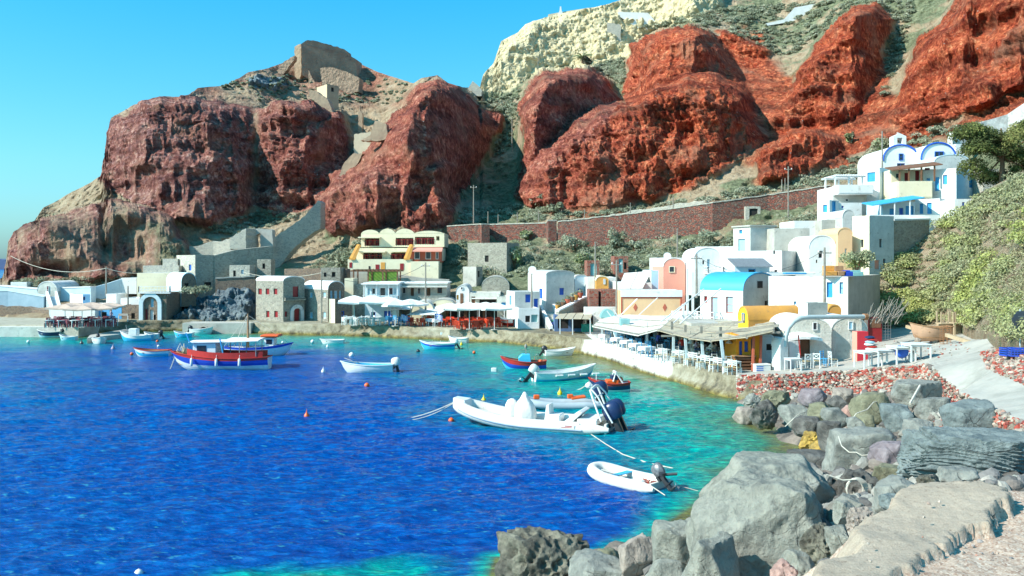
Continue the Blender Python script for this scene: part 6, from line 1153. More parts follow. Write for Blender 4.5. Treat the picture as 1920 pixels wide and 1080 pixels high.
# ================================================================== THE WATERFRONT
reed = paint('reed_mat', (0.50, 0.44, 0.32), (0.36, 0.31, 0.22), 2.0, 0.95, 0.9, 10, 0.05, dirt=(0.55, 0.33, 0.16))
sheet = paint('roof_sheet', (0.72, 0.69, 0.62), (0.60, 0.57, 0.50), 0.9, 0.85, 0.4, 6, 0.04, dirt=(0.45, 0.40, 0.33))
chw = paint('chair_white', (0.74, 0.76, 0.74), (0.62, 0.64, 0.62), 3, 0.6, 0.1)
chb = paint('chair_blue', (0.06, 0.34, 0.62), (0.05, 0.28, 0.52), 3, 0.6, 0.1)
chr_ = paint('chair_red', (0.72, 0.07, 0.02), (0.60, 0.05, 0.02), 3, 0.5, 0.1)
chd = paint('chair_maroon', (0.25, 0.05, 0.07), (0.18, 0.04, 0.06), 3, 0.6, 0.1)
straw = paint('straw_seat', (0.50, 0.40, 0.22), (0.40, 0.30, 0.16), 6, 0.9, 0.5, 30, 0.01)
cloth = paint('tablecloth', (0.78, 0.78, 0.78), (0.70, 0.70, 0.72), 2, 0.8, 0.2)
def make_chair(name, label, mat, seat, cross=False):
    r = thing(name, label, 'chair', (0, 0, 0)); MB().box(-.21, -.20, .43, .21, .20, .46).obj('seat', seat, r)
    for x in (-.19, .19):
        MB().beam((x, -.18, 0), (x, -.18, .43), .04).obj('leg', mat, r); MB().beam((x, .18, 0), (x * .98, .22, .92), .04).obj('leg', mat, r)
    m = MB()
    for z in ((.60, .72, .86) if not cross else (.58, .88)): m.box(-.18, .19 + (z - .5) * .06, z - .025, .18, .215 + (z - .5) * .06, z + .025)
    if cross: m.beam((-.17, .20, .60), (.17, .215, .86), .03); m.beam((.17, .20, .60), (-.17, .215, .86), .03)
    m.obj('backrest', mat, r); m = MB()
    for z in (.18, .30):
        m.beam((-.19, -.18, z), (-.19, .18, z), .022); m.beam((.19, -.18, z), (.19, .18, z), .022); m.beam((-.19, -.18, z + .03), (.19, -.18, z + .03), .022)
    m.obj('stretcher', mat, r); return r
def make_table(label, mat, top=None, w_=.8, h_=.75):
    r = thing('table', label, 'table'); MB().box(-w_ / 2, -w_ / 2, h_ - .04, w_ / 2, w_ / 2, h_).obj('tabletop', top or mat, r, bevel=.008)
    MB().box(-w_ / 2 + .05, -w_ / 2 + .05, h_ - .12, w_ / 2 - .05, w_ / 2 - .05, h_ - .04).obj('apron', mat, r)
    for x in (-1, 1):
        for y in (-1, 1): MB().beam((x * (w_ / 2 - .06), y * (w_ / 2 - .06), 0), (x * (w_ / 2 - .06), y * (w_ / 2 - .06), h_ - .05), .06).obj('leg', mat, r)
    return r
cloth_id = [0]
def tcloth(p, rz, z=.757, w_=.92, label='white cloth over one of the tables'):
    m = MB(); h = w_ / 2; n = 24; ring = [];
    per = [(-h, -h), (h, -h), (h, h), (-h, h)]; pts = []
    for k in range(4):
        a, b = per[k], per[(k + 1) % 4]
        for j in range(6): pts.append((a[0] + (b[0] - a[0]) * j / 6, a[1] + (b[1] - a[1]) * j / 6))
    low = [(x * (1.06 + .04 * math.sin(i * 2.1)), y * (1.06 + .04 * math.cos(i * 1.7)), z - .26 - .05 * math.sin(i * 1.05)) for i, (x, y) in enumerate(pts)]
    m.loft([low, [(x, y, z) for x, y in pts]], caps=False); m.add([(x, y, z) for x, y in pts], [tuple(range(24))])
    o = m.obj('tablecloth', cloth, None, loc=None); o.location = p; o.rotation_euler = (0, 0, rz); tag(o, label, 'tablecloth', 'white tablecloths'); return o
# protos
cw = make_chair('white_chair', 'x', chw, straw); cb = make_chair('blue_chair', 'x', chb, chb); tw_ = make_table('x', chw); tb = make_table('x', chb)
kids(None)
cnt = {}
def put(proto, px, py, z, rz, label, group, sc=1):
    first = proto.name not in cnt; cnt[proto.name] = 1; c = WZ(px, py, z); o = place_copy(proto, first, (c.x, c.y, z), R(rz), label, sc); o['group'] = group; return o
QZ = 1.13
# edge row on the white sea wall: four clothed tables with blue chairs, then white ones
words = ['first', 'second', 'third', 'fourth', 'fifth', 'sixth', 'seventh', 'eighth', 'ninth', 'tenth']
for k, (px, py) in enumerate([(1137, 643.5), (1160, 651), (1178, 656.5), (1195, 663), (1213, 669.5)]):
    put(tw_, px, py, QZ, 25, 'clothed terrace table, %s from the left along the white sea wall' % words[k], 'tables along the sea wall'); c = WZ(px, py, QZ); tcloth(c + Vector((0, 0, 0)), R(25), label='white cloth on the %s table from the left along the sea wall' % words[k])
    put(cb, px + 10, py + 0.5, QZ, 115, 'blue chair at the right of the %s clothed sea-wall table' % words[k], 'blue terrace chairs'); put(cb, px + 4, py - 6, QZ, 15, 'blue chair behind the %s clothed sea-wall table' % words[k], 'blue terrace chairs')
for k, (px, py) in enumerate([(1243, 677), (1274, 681), (1299, 686), (1322, 692), (1346, 697), (1373, 702)]):
    put(tw_, px, py - 2, QZ, 30, 'white wooden table, %s from the left behind the bare quay wall' % words[k], 'white tables'); 
    for dx, dy, a, w2 in ((-9, 0, 300, 'left of'), (9, .5, 120, 'right of'), (-3, -7, 20, 'behind')): put(cw, px + dx, py + dy, QZ, a, 'white ladder-back chair %s the %s bare quay table' % (w2, words[k]), 'white terrace chairs')
for k, (px, py) in enumerate([(1178, 640), (1206, 644), (1232, 649), (1258, 655), (1285, 660), (1312, 665), (1338, 671), (1362, 676)]):
    put(tb if k < 4 else tw_, px, py, QZ, 20, 'shaded inner table, %s from the left under the terrace roof' % words[k], 'inner terrace tables')
    for dx, a, w2 in ((-9, 290, 'left of'), (9, 110, 'right of')): put(cb if k < 5 else cw, px + dx, py, QZ, a, 'shaded chair %s the %s inner table' % (w2, words[k]), 'inner terrace chairs')
# roof
def slab(pts, th, name, mat, root, O):
    P = [Vector(p) - O for p in pts]; MB().prism(P, (0, 0, -th)).obj(name, mat, root)
O = WZ(1240, 650, QZ); tr = thing('restaurant_awning', 'long low terrace roof of pale sheets and reed mats on slanted posts', 'awning', O)
fr = [(1110, 612, 75), (1150, 620, 71), (1197, 629, 66), (1234, 619, 65), (1262, 627, 60), (1292, 634, 58), (1333, 639, 56), (1400, 632, 54), (1450, 621, 53.5)]
bk = [(1130, 596, 84), (1166, 590, 83), (1222, 593, 79), (1262, 597, 76), (1310, 601, 72), (1350, 603, 69), (1385, 603, 66), (1420, 603, 63), (1452, 602, 60)]
FR = [W(*p) for p in fr]; BK = [W(*p) for p in bk]
def up(p, dz): return p + Vector((0, 0, dz))
for k in range(8):
    mt = sheet if k < 3 else reed; n = 3
    for j in range(n):
        a, b = j / n, (j + 1) / n; j0 = random.uniform(-.03, .03)
        slab([up(FR[k].lerp(BK[k], a), .02 * j + j0), up(FR[k + 1].lerp(BK[k + 1], a), .02 * j + j0), up(FR[k + 1].lerp(BK[k + 1], b), .02 * j + j0 + .01), up(FR[k].lerp(BK[k], b), .02 * j + j0 + .01)], .05, 'roof_sheet' if k < 3 else 'reed_mat', mt, tr, O)
    for t in (.02, .35, .7): MB().beam(FR[k].lerp(BK[k], t) - O + Vector((0, 0, .07)), FR[k + 1].lerp(BK[k + 1], t) - O + Vector((0, 0, .07)), .08).obj('batten', greywood, tr)
for k in range(3, 9): MB().beam(FR[k] - O + Vector((0, 0, -.06)), BK[k] - O + Vector((0, 0, -.06)), .12).obj('rafter', greywood, tr)
for px, pt, pb, dx in ((1129, 612, 636, 0), (1148, 619, 641, 0), (1262, 628, 678, 1), (1288, 634, 684, -3), (1319, 637, 689, -3), (1359, 637, 698, -7), (1213, 622, 662, 0)):
    b = WZ(px, pb, QZ); t = W(px + dx, pt, b.y); MB().beam(b - O, t - O, .16).obj('post', paint('post_paint', (0.52, 0.62, 0.64), (0.42, 0.50, 0.52), 2, .7, .2), tr)
for px, y0, y1, Yd in ((1260, 603, 618, 62), (1285, 609, 623, 60), (1315, 612, 625, 58), (1351, 613, 632, 56)): MB().beam(W(px, y1, Yd) - O, W(px, y0, Yd) - O, .16).obj('post_top', greywood, tr)
# long wooden beams and stays above
for a, b, wd in (((1310, 612, 60), (1395, 603, 57), .14), ((1343, 624, 56), (1460, 610, 54), .16), ((1425, 627, 54), (1463, 623, 54), .12), ((1240, 630, 60), (1266, 630, 60), .12)): MB().beam(W(*a) - O, W(*b) - O, wd).obj('beam', greywood, tr)
for a, b in (((1165, 590, 80), (1195, 560, 78)), ((1190, 598, 76), (1233, 558, 76)), ((1238, 604, 68), (1320, 542, 69)), ((1262, 606, 68), (1280, 590, 70)), ((1275, 607, 66), (1352, 541, 69)), ((1250, 602, 70), (1290, 566, 72)), ((1138, 583, 80), (1147, 595, 80)), ((1150, 580, 80), (1159, 594, 80))): MB().beam(W(*a) - O, W(*b) - O, .07).obj('stay', wframe, tr)
for px, y0, y1, Yd in ((1281, 570, 605, 70), (1289, 503, 590, 74), (1299, 510, 590, 74)): MB().beam(W(px, y1, Yd) - O, W(px, y0, Yd) - O, .18).obj('white_post', wframe, tr)
a = W(1163, 612, 74) - O; MB().box(a.x, a.y, a.z, a.x + .8, a.y + .8, a.z + .6).obj('roof_vent', teal, tr, bevel=.03)
t2 = thing('hood', 'half-round grey-green hood at the left end of the terrace roof', 'hood', W(1140, 596, 82)); n = 10; rr = 27 / 2 / F * 82
MB().prism([(-rr * math.cos(math.pi * k / n), 0, rr * 1.2 * math.sin(math.pi * k / n)) for k in range(n + 1)], (0, 1.2, 0)).obj('hood_shell', teal, t2)
for px in (1180, 1222): pass
# lamps under the roof
for k, (px, py, Yd) in enumerate([(1295, 643, 60), (1334, 650, 58), (1367, 643, 57), (1214, 624, 66)]):
    p = W(px, py, Yd); r = thing('pendant_lamp', 'white pendant lamp, %s from the left under the terrace roof' % words[[1, 2, 3, 0][k]], 'lamp', p, group='pendant lamps'); MB().lathe([(.03, .35), (.05, .2), (.24, .0), (.22, -.02)], (0, 0, 0), 10).obj('lamp_shade', wframe, r); MB().beam((0, 0, .3), (0, 0, .8), .02).obj('cord', rub_black, r)
# restaurant building behind
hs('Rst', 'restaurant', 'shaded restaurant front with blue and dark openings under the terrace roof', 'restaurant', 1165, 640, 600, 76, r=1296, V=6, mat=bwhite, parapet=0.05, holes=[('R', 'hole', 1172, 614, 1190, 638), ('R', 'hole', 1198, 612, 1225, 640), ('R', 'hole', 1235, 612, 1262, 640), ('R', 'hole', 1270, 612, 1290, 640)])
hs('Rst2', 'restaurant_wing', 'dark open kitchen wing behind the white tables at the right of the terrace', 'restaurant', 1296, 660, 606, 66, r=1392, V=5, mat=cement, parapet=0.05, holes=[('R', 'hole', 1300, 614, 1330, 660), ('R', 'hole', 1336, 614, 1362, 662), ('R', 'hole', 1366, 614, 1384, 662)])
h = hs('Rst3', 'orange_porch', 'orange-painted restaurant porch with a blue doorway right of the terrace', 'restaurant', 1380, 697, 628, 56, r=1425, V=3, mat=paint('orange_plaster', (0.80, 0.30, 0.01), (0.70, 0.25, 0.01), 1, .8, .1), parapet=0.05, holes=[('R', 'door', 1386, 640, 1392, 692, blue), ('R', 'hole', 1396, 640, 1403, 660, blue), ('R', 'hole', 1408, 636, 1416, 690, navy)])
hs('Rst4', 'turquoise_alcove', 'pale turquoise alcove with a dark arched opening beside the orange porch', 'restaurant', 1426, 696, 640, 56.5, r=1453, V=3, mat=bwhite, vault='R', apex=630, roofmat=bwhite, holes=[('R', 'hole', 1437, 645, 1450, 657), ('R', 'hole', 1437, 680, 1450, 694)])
b = WZ(1395, 695, QZ); r = thing('wooden_counter', 'slatted brown wooden counter in front of the orange porch', 'counter', b, R(10)); MB().box(-.65, -.3, 0, .65, .3, .06).obj('base', brown, r)
for k in range(4): MB().box(-.65, -.3, .12 + k * .2, .65, .3, .24 + k * .2).obj('slat_panel', brown, r)
MB().box(-.7, -.35, .9, .7, .35, .96).obj('counter_top', wood, r); 
for p_ in ((1411, 632, 699), (1425, 628, 697)): q = WZ(p_[0], p_[2], QZ); r = thing('wooden_post', 'red-brown post, %s of the pair by the orange porch' % ('left' if p_[0] < 1420 else 'right'), 'post', q); MB().beam((0, 0, 0), W(p_[0] + 2, p_[1], q.y) - q, .14).obj('post_shaft', terra, r)
# white chairs and tables in front of the domed house, on the road
cx = make_chair('crossback_chair', 'x', chw, straw, True); kids(None)
def gzat(px, py): return float(gz(np.array([[px, py]], float))[0])
def putg(proto, px, py, rz, label, group, sc=1): return put(proto, px, py, max(1.2, gzat(px, py)) + .02, rz, label, group, sc)
putg(tw_, 1487, 695, 12, 'white table left of the cross-backed chairs by the domed house', 'white tables'); putg(cx, 1512, 691, 190, 'cross-backed chair facing away in front of the brown door', 'cross-backed chairs'); putg(cx, 1503, 690, 95, 'cross-backed chair nearest the red pole', 'cross-backed chairs'); putg(cx, 1532, 690, 150, 'cross-backed chair right of the brown door', 'cross-backed chairs'); putg(cx, 1562, 687, 100, 'cross-backed chair alone by the cracked wall', 'cross-backed chairs'); putg(cx, 1466, 692, 20, 'cross-backed chair left of the white table', 'cross-backed chairs')
putg(cb, 1547, 686, 40, 'blue chair in the shade of the cracked wall', 'blue terrace chairs')
big = make_table('x', chw, w_=1.05, h_=.85); kids(None)
for k, (px, py, a, lb) in enumerate([(1628, 690, 8, 'white table carrying the pile of cushions'), (1655, 687, 6, 'white table right of the cushion pile'), (1690, 682, 4, 'white table with the blue bag under it'), (1718, 677, 2, 'rightmost white table on the paved ramp')]): putg(big, px, py, a, lb, 'white tables on the ramp', 1.15)
c = WZ(1633, 690, gzat(1633, 690)); z = c.z + .985 + .02
for k in range(6):
    m = MB(); m.ball((0, 0, 0), .3, 12, 7, (1.0, .8, .28)); o = m.obj('cushion', [boatw, boatred, boatw, paleblue, boatred, navy][k], None, smooth=True); o.location = (c.x + .1 * math.sin(k * 2), c.y + .05, z + .07 + k * .135); tag(o, '%s cushion from the bottom of the pile on the white table' % words[k], 'cushion', 'cushions piled on a table')
c = WZ(1702, 680, gzat(1702, 680)); r = thing('bag', 'bright blue sack hanging under the white table on the ramp', 'bag', c); cloth_bag(r, (-.3, .1, .25), [(0, .12), (.15, .32), (.4, .36), (.6, .3), (.68, .2)], 'sack', blue, 2)
r = thing('gas_bottle', 'white round canister beneath the right white table', 'canister', c + Vector((.35, .2, 0))); MB().lathe([(.16, 0), (.22, .08), (.22, .38), (.14, .5), (.06, .56)], (0, 0, 0), 14).obj('bottle', boatw, r, smooth=True); MB().lathe([(.09, .56), (.09, .66)], (0, 0, 0), 10).obj('valve', metal, r)
# cool box and bin at the quay corner
c = WZ(1427, 697, 1.2); r = thing('cool_box', 'white cool box with blue stripes on the quay corner', 'box', c, R(12)); MB().box(-.5, -.3, 0, .5, .3, .42).obj('box', boatw, r, bevel=.02); MB().box(-.52, -.32, .42, .52, .32, .5).obj('lid', boatw, r, bevel=.02)
m = MB(); [m.box(-.47, -.306, .1 + k * .11, .0, -.301, .15 + k * .11) for k in range(3)]; m.obj('stripe', blue, r)
# pipe over the domes
r = thing('pipe', 'thick grey drain pipe bending over the whitewashed domes', 'pipe', W(1560, 600, 55)); O2 = r.location.copy()
pts = [W(1472, 650, 54.2), W(1473, 632, 54.2), W(1478, 615, 54.2), W(1488, 603, 54.3), W(1500, 596.5, 54.4), W(1515, 595, 54.6), W(1620, 594, 56.5)]; MB().tube([p - O2 for p in pts], .15, 10).obj('pipe_run', paint('grey_pipe', (0.48, 0.55, 0.54), (0.40, 0.46, 0.45), 1, .5, .1), r, smooth=True); MB().tube([W(1619, 594, 56.5) - O2, W(1625, 594, 56.6) - O2], .21, 10).obj('pipe_end', paint('rust', (0.40, 0.18, 0.07), (0.25, 0.12, 0.06), 4, .9, .4), r)
b = WZ(1503, 690, gzat(1503, 690)); r = thing('pole', 'thin leaning red pole beside the brown door', 'pole', b); MB().beam((0, 0, 0), W(1497, 630, b.y) - b, .06).obj('shaft', boatred, r); MB().ball(W(1497, 630, b.y) - b, .06).obj('cap', boatred, r)

# ================================================================== ROCKS
HILLS = bpy.data.objects['hills']; NHILL = bpy.data.objects['hillside']; ROAD = bpy.data.objects['road']; SHOREO = bpy.data.objects['shore']
bpy.context.view_layer.update()
def rockmat(name, c1, c2, c3, bs=1.0, dark=(0.05, 0.05, 0.045), sc=1.0, stain=None):
    if name in MATS: return MATS[name]
    m, nt, N, L, B = newmat(name); co = N.new('ShaderNodeTexCoord').outputs['Object']
    n1 = nnode(N, L, co, 1.3 * sc, 10, 0.68); n2 = nnode(N, L, co, 9 * sc, 6, 0.7)
    c = ramp(N, L, n1.outputs[0], [(0.30, c3), (0.46, c2), (0.62, c1)]).outputs[0]
    c = mix(N, L, 0.5, c, ramp(N, L, n2.outputs[0], [(0.3, (0.5, 0.5, 0.5)), (0.5, (1, 1, 1)), (0.7, (1.25, 1.22, 1.15))]).outputs[0], 'MULTIPLY')
    wv_ = nnode(N, L, co, 1.1, 3); mm = N.new('ShaderNodeMixRGB'); mm.inputs[0].default_value = 0.35; L.new(co, mm.inputs[1]); L.new(wv_.outputs['Color'], mm.inputs[2])
    v = nnode(N, L, mm.outputs[0], 1.15 * sc, kind='edge'); cr = ramp(N, L, v.outputs['Distance'], [(0.0, (.75, .75, .75)), (0.008, (0, 0, 0))]).outputs[0]; cr = mix(N, L, 1.0, cr, ramp(N, L, nnode(N, L, co, .9, 4).outputs[0], [(.48, (0, 0, 0)), (.56, (1, 1, 1))]).outputs[0], 'MULTIPLY')
    c = mix(N, L, cr, c, dark)
    if stain:
        g = N.new('ShaderNodeNewGeometry'); sz = N.new('ShaderNodeSeparateXYZ'); L.new(g.outputs['Position'], sz.inputs[0]); a = N.new('ShaderNodeMath'); a.operation = 'MULTIPLY_ADD'; a.inputs[1].default_value = 0.7; L.new(n1.outputs[0], a.inputs[0]); L.new(sz.outputs[2], a.inputs[2])
        c = mix(N, L, ramp(N, L, a.outputs[0], [(0.45, (1, 1, 1)), (0.95, (0, 0, 0))]).outputs[0], c, stain)
    L.new(c, B.inputs['Base Color']); B.inputs['Roughness'].default_value = 0.9; B.inputs['Specular IOR Level'].default_value = 0.25
    p = bump(N, L, B, cr, 0.5, -0.05); p = bump(N, L, B, n1.outputs[0], 0.7 * bs, 0.18, p); bump(N, L, B, n2.outputs[0], 0.6 * bs, 0.03, p); MATS[name] = m; return m
STN = (0.16, 0.13, 0.05)
RM = dict(pale=rockmat('pale_grey_rock', (0.36, 0.355, 0.30), (0.29, 0.29, 0.245), (0.17, 0.17, 0.15), 1.6, (0.12, 0.12, 0.11)),
          grey=rockmat('grey_rock', (0.31, 0.31, 0.27), (0.22, 0.225, 0.20), (0.12, 0.12, 0.11), 1.0, stain=STN),
          blue=rockmat('blue_grey_rock', (0.24, 0.275, 0.265), (0.165, 0.195, 0.19), (0.085, 0.105, 0.105), 1.1),
          olive=rockmat('olive_rock', (0.27, 0.26, 0.175), (0.19, 0.185, 0.12), (0.12, 0.12, 0.08), 1.0, stain=STN),
          purple=rockmat('purple_rock', (0.30, 0.26, 0.27), (0.22, 0.18, 0.19), (0.12, 0.10, 0.105), 1.0, stain=STN),
          dark=rockmat('dark_rock', (0.20, 0.19, 0.17), (0.11, 0.105, 0.095), (0.045, 0.042, 0.04), 1.4, stain=STN),
          pit=rockmat('pitted_rock', (0.30, 0.28, 0.21), (0.15, 0.14, 0.11), (0.05, 0.045, 0.04), 1.8),
          brown=rockmat('brown_rock', (0.42, 0.36, 0.30), (0.31, 0.26, 0.22), (0.18, 0.15, 0.13), 1.2),
          pink=rockmat('pink_rock', (0.50, 0.33, 0.28), (0.40, 0.25, 0.21), (0.25, 0.16, 0.14), 1.0),
          orange=rockmat('orange_lichen_rock', (0.55, 0.36, 0.08), (0.36, 0.24, 0.07), (0.13, 0.10, 0.05), 1.2))
ICO = {}
def ico(n):
    if n not in ICO:
        bm = bmesh.new(); bmesh.ops.create_icosphere(bm, subdivisions=n, radius=1); bm.verts.ensure_lookup_table()
        ICO[n] = (np.array([v.co[:] for v in bm.verts]), np.array([[v.index for v in f.verts] for f in bm.faces])); bm.free()
    return ICO[n]
def rock(label, bb, Y, mat, seed, style='facet', sub=5, depth=None, sink=0.25, name='boulder', tilt=0):
    rng = np.random.RandomState(seed); V, Fq = ico(sub); d = V.copy(); r = np.full(len(d), 9.0)
    npl = {'facet': 13, 'slab': 10, 'pit': 22, 'layer': 12, 'round': 30}[style]
    for k in range(npl):
        n = rng.normal(size=3); n /= np.linalg.norm(n); h = rng.uniform(.62, .95) if style != 'round' else rng.uniform(.82, .98); q = d @ n; r = np.where(q > .05, np.minimum(r, h / np.maximum(q, .05)), r)
    for n, h in (((0, 0, 1), .8), ((1, 0, 0), .95), ((-1, 0, 0), .95), ((0, -1, 0), .9), ((0, 1, 0), .95), ((0, 0, -1), .9)): q = d @ np.array(n); r = np.where(q > .05, np.minimum(r, h / np.maximum(q, .05)), r)
    r = np.minimum(r, 1.25); P = d * r[:, None]
    if tilt: c, s = math.cos(tilt), math.sin(tilt); P = np.stack([P[:, 0] * c - P[:, 2] * s, P[:, 1], P[:, 0] * s + P[:, 2] * c], 1)
    p0 = P + seed * 7.7; rg = {'facet': .085, 'slab': .08, 'pit': .10, 'layer': .04, 'round': .11}[style]
    f = fbm(p0 * 1.6, 5, seed) * rg * 1.6 + (fbm(p0 * 6, 3, seed + 3) * rg * .35)
    cut = fbm(p0 * 2.2, 3, seed + 9, ridge=True); f = f - np.clip(cut - .72, 0, 1) * .35 * (style in ('facet', 'slab', 'layer'))
    if style == 'pit': wv_ = worley(p0 * 4.2, seed); f = f - np.clip(.55 - wv_, 0, 1) * .55 + (worley(p0 * 7, seed + 1) - .5) * .10
    if style == 'layer': t = (p0 @ np.array([.35, .3, .95])) * 9; f = f + (np.abs((t + fbm(p0 * 1.5, 3, seed + 4) * 2.4) % 1 - .5) - .25) * .15 + fbm(np.stack([t * .6, p0[:, 0] * .5, p0[:, 1] * .5], 1), 3, 5) * .10
    P = P * (1 + f)[:, None]
    x0, y0, x1, y1 = bb; wd = (x1 - x0) / F * Y; ht = (y1 - y0) / F * Y; ht2 = ht * (1 + sink); dp = depth or (wd * .5 + ht * .5) * .95
    lo_, hi_ = P.min(0), P.max(0); P = (P - lo_) / (hi_ - lo_) - .5; P *= np.array([wd, dp, ht2])
    c = W((x0 + x1) / 2, y0, Y); loc = (c.x, Y + dp * .2, c.z - ht2 / 2)
    o = npmesh(name, P, Fq, mat, True, loc=None); o.location = loc
    try: o.data.set_sharp_from_angle(angle=R(50))
    except Exception: pass
    return tag(o, label, 'boulder')
RK = [('grey angular boulder left of the slab, beside the pitted brown stone', (1640, 896, 1718, 950), 12.4, 'grey', 271, 'facet', 5), ('dark flat stone wedged against the lower left of the slab', (1596, 985, 1650, 1030), 9.6, 'dark', 277, 'facet', 5), ('olive grey boulder between the ledge and the round slab end', (1764, 880, 1836, 912), 12.8, 'grey', 281, 'facet', 5), ('squat pale stone touching the biggest boulder on the right', (1566, 940, 1612, 985), 12.2, 'pale', 283, 'facet', 5),
      ('huge pale smooth boulder, the upper of the two biggest', (1322, 861, 1578, 1030), 15.5, 'pale', 11, 'round', 6), ('huge pale grey cracked boulder in the foreground, the biggest one', (1296, 900, 1572, 1120), 13.2, 'pale', 5, 'round', 6),
      ('grey boulder with a dark cleft at the left foot of the biggest one', (1226, 985, 1350, 1100), 16.5, 'pale', 23, 'facet', 5), ('pale upright slab at the bottom edge below the biggest boulder', (1278, 1010, 1392, 1130), 12.2, 'pale', 37, 'slab', 5),
      ('rough dark grey boulder with the coiled rope', (1552, 884, 1664, 975), 15.5, 'dark', 41, 'pit', 5), ('dark boulder face below the coiled rope', (1560, 930, 1625, 990), 13.5, 'grey', 43, 'facet', 5),
      ('broad flat-topped green-grey boulder in the middle of the breakwater', (1562, 806, 1714, 892), 22, 'grey', 47, 'slab', 5), ('rounded purple-grey boulder beside the flat-topped one', (1633, 828, 1719, 880), 19.8, 'purple', 53, 'round', 5),
      ('olive boulder under the purple-grey one', (1629, 873, 1703, 926), 16.3, 'olive', 59, 'facet', 5), ('blue-grey layered boulder left of the long ledge', (1696, 815, 1812, 915), 14.6, 'blue', 61, 'layer', 6),
      ('long blue-grey layered ledge reaching the right edge of the photo', (1720, 816, 1990, 915), 14.0, 'blue', 67, 'layer', 6), ('blocky blue-green boulder beside the loose red stones', (1767, 752, 1863, 815), 24, 'blue', 71, 'facet', 5),
      ('pale textured boulder left of the blocky blue-green one', (1716, 744, 1786, 800), 27, 'grey', 73, 'facet', 5), ('large tilted grey slab against the red rubble wall', (1674, 716, 1774, 765), 31, 'grey', 79, 'slab', 5),
      ('dark blue-grey block below the tilted slab', (1655, 758, 1724, 812), 27, 'blue', 83, 'facet', 5), ('olive block with a flat face under the tilted slab', (1599, 737, 1668, 790), 31, 'olive', 89, 'facet', 4),
      ('smooth olive boulder lit from the left near the waterline', (1518, 756, 1568, 792), 34.5, 'olive', 97, 'facet', 4), ('purple-grey boulder right under the rubble wall', (1499, 729, 1553, 762), 37.5, 'purple', 101, 'round', 4),
      ('small dark block between the purple and the olive boulders', (1553, 743, 1592, 768), 36, 'dark', 103, 'facet', 4), ('dark pointed block under the olive block', (1545, 766, 1592, 804), 31.5, 'grey', 107, 'facet', 4),
      ('black wet boulder above the orange rock', (1486, 782, 1545, 816), 33.5, 'dark', 109, 'round', 4), ('grey-green block near the water left of the olive boulder', (1464, 760, 1518, 796), 36.5, 'grey', 113, 'facet', 4),
      ('dark brown wet boulder at the point', (1409, 750, 1462, 796), 41, 'dark', 127, 'pit', 4), ('outermost brown boulder in the water', (1375, 763, 1420, 793), 43.5, 'brown', 131, 'round', 4),
      ('olive-brown boulder high on the point', (1428, 733, 1487, 768), 41.5, 'olive', 137, 'pit', 4), ('tall black boulder right of the orange rock', (1535, 790, 1577, 846), 29, 'dark', 139, 'facet', 4),
      ('grey boulder below the pale textured one', (1697, 787, 1762, 846), 22.5, 'grey', 149, 'facet', 5), ('small olive stone between two big grey ones', (1611, 776, 1638, 806), 29, 'olive', 151, 'facet', 4),
      ('small pink stone among the grey boulders', (1580, 760, 1607, 787), 32, 'pink', 157, 'round', 4), ('orange lichen-covered rock at the waterline', (1498, 808, 1545, 838), 32, 'orange', 163, 'pit', 4),
      ('lower orange and brown rock at the waterline', (1520, 826, 1562, 864), 29.5, 'orange', 167, 'pit', 4), ('flat dark rock behind the huge pale boulder', (1468, 846, 1560, 884), 26, 'dark', 173, 'facet', 4),
      ('small smooth blue-grey stone on the slab edge', (1652, 927, 1691, 957), 11.6, 'blue', 179, 'round', 4), ('rough brown stone left of the concrete slab', (1588, 953, 1642, 1002), 11.2, 'brown', 181, 'pit', 5),
      ('pale angular stone near the bottom of the slab', (1548, 990, 1602, 1030), 9.6, 'pale', 191, 'facet', 4), ('pale rounded stone at the bottom edge', (1470, 1034, 1535, 1100), 9.2, 'pale', 193, 'facet', 5),
      ('pinkish crumbly stone at the bottom edge', (1446, 1055, 1500, 1100), 8.4, 'pink', 197, 'pit', 4), ('rough dark stone between the ledge and the slab', (1720, 891, 1770, 914), 12.6, 'pit', 199, 'pit', 4),
      ('big pitted lava boulder alone at the bottom left of the rocks', (927, 1001, 1108, 1120), 21, 'pit', 211, 'pit', 6), ('pale grey block right of the pitted lava boulder', (1068, 1046, 1205, 1120), 19, 'grey', 223, 'facet', 5),
      ('reddish brown pointed boulder in the bottom centre', (1163, 1007, 1228, 1085), 18.8, 'brown', 227, 'facet', 5), ('olive rock beside the brown pointed boulder', (1108, 1032, 1172, 1075), 20, 'olive', 229, 'facet', 4),
      ('small pale block at the bottom edge left of the biggest boulder', (1206, 1055, 1290, 1120), 15, 'pale', 233, 'facet', 4), ('grey corner boulder under the end of the quay', (1395, 738, 1430, 765), 46, 'grey', 239, 'pit', 4),
      ('tan boulder half under the rubble wall', (1560, 728, 1602, 752), 37, 'brown', 241, 'round', 4), ('dark grey boulder right of the orange rocks', (1590, 782, 1625, 815), 27, 'grey', 251, 'facet', 4),
      ('rough grey stone at the lower right foot of the biggest boulder', (1500, 985, 1578, 1060), 10.8, 'pit', 257, 'pit', 5), ('grey boulder between the dark roped one and the olive one', (1600, 955, 1660, 985), 13.0, 'grey', 263, 'facet', 4)]
for lb, bb, Yv, mt, sd, st, sub in RK: rock(lb, bb, Yv, RM[mt], sd, st, sub)
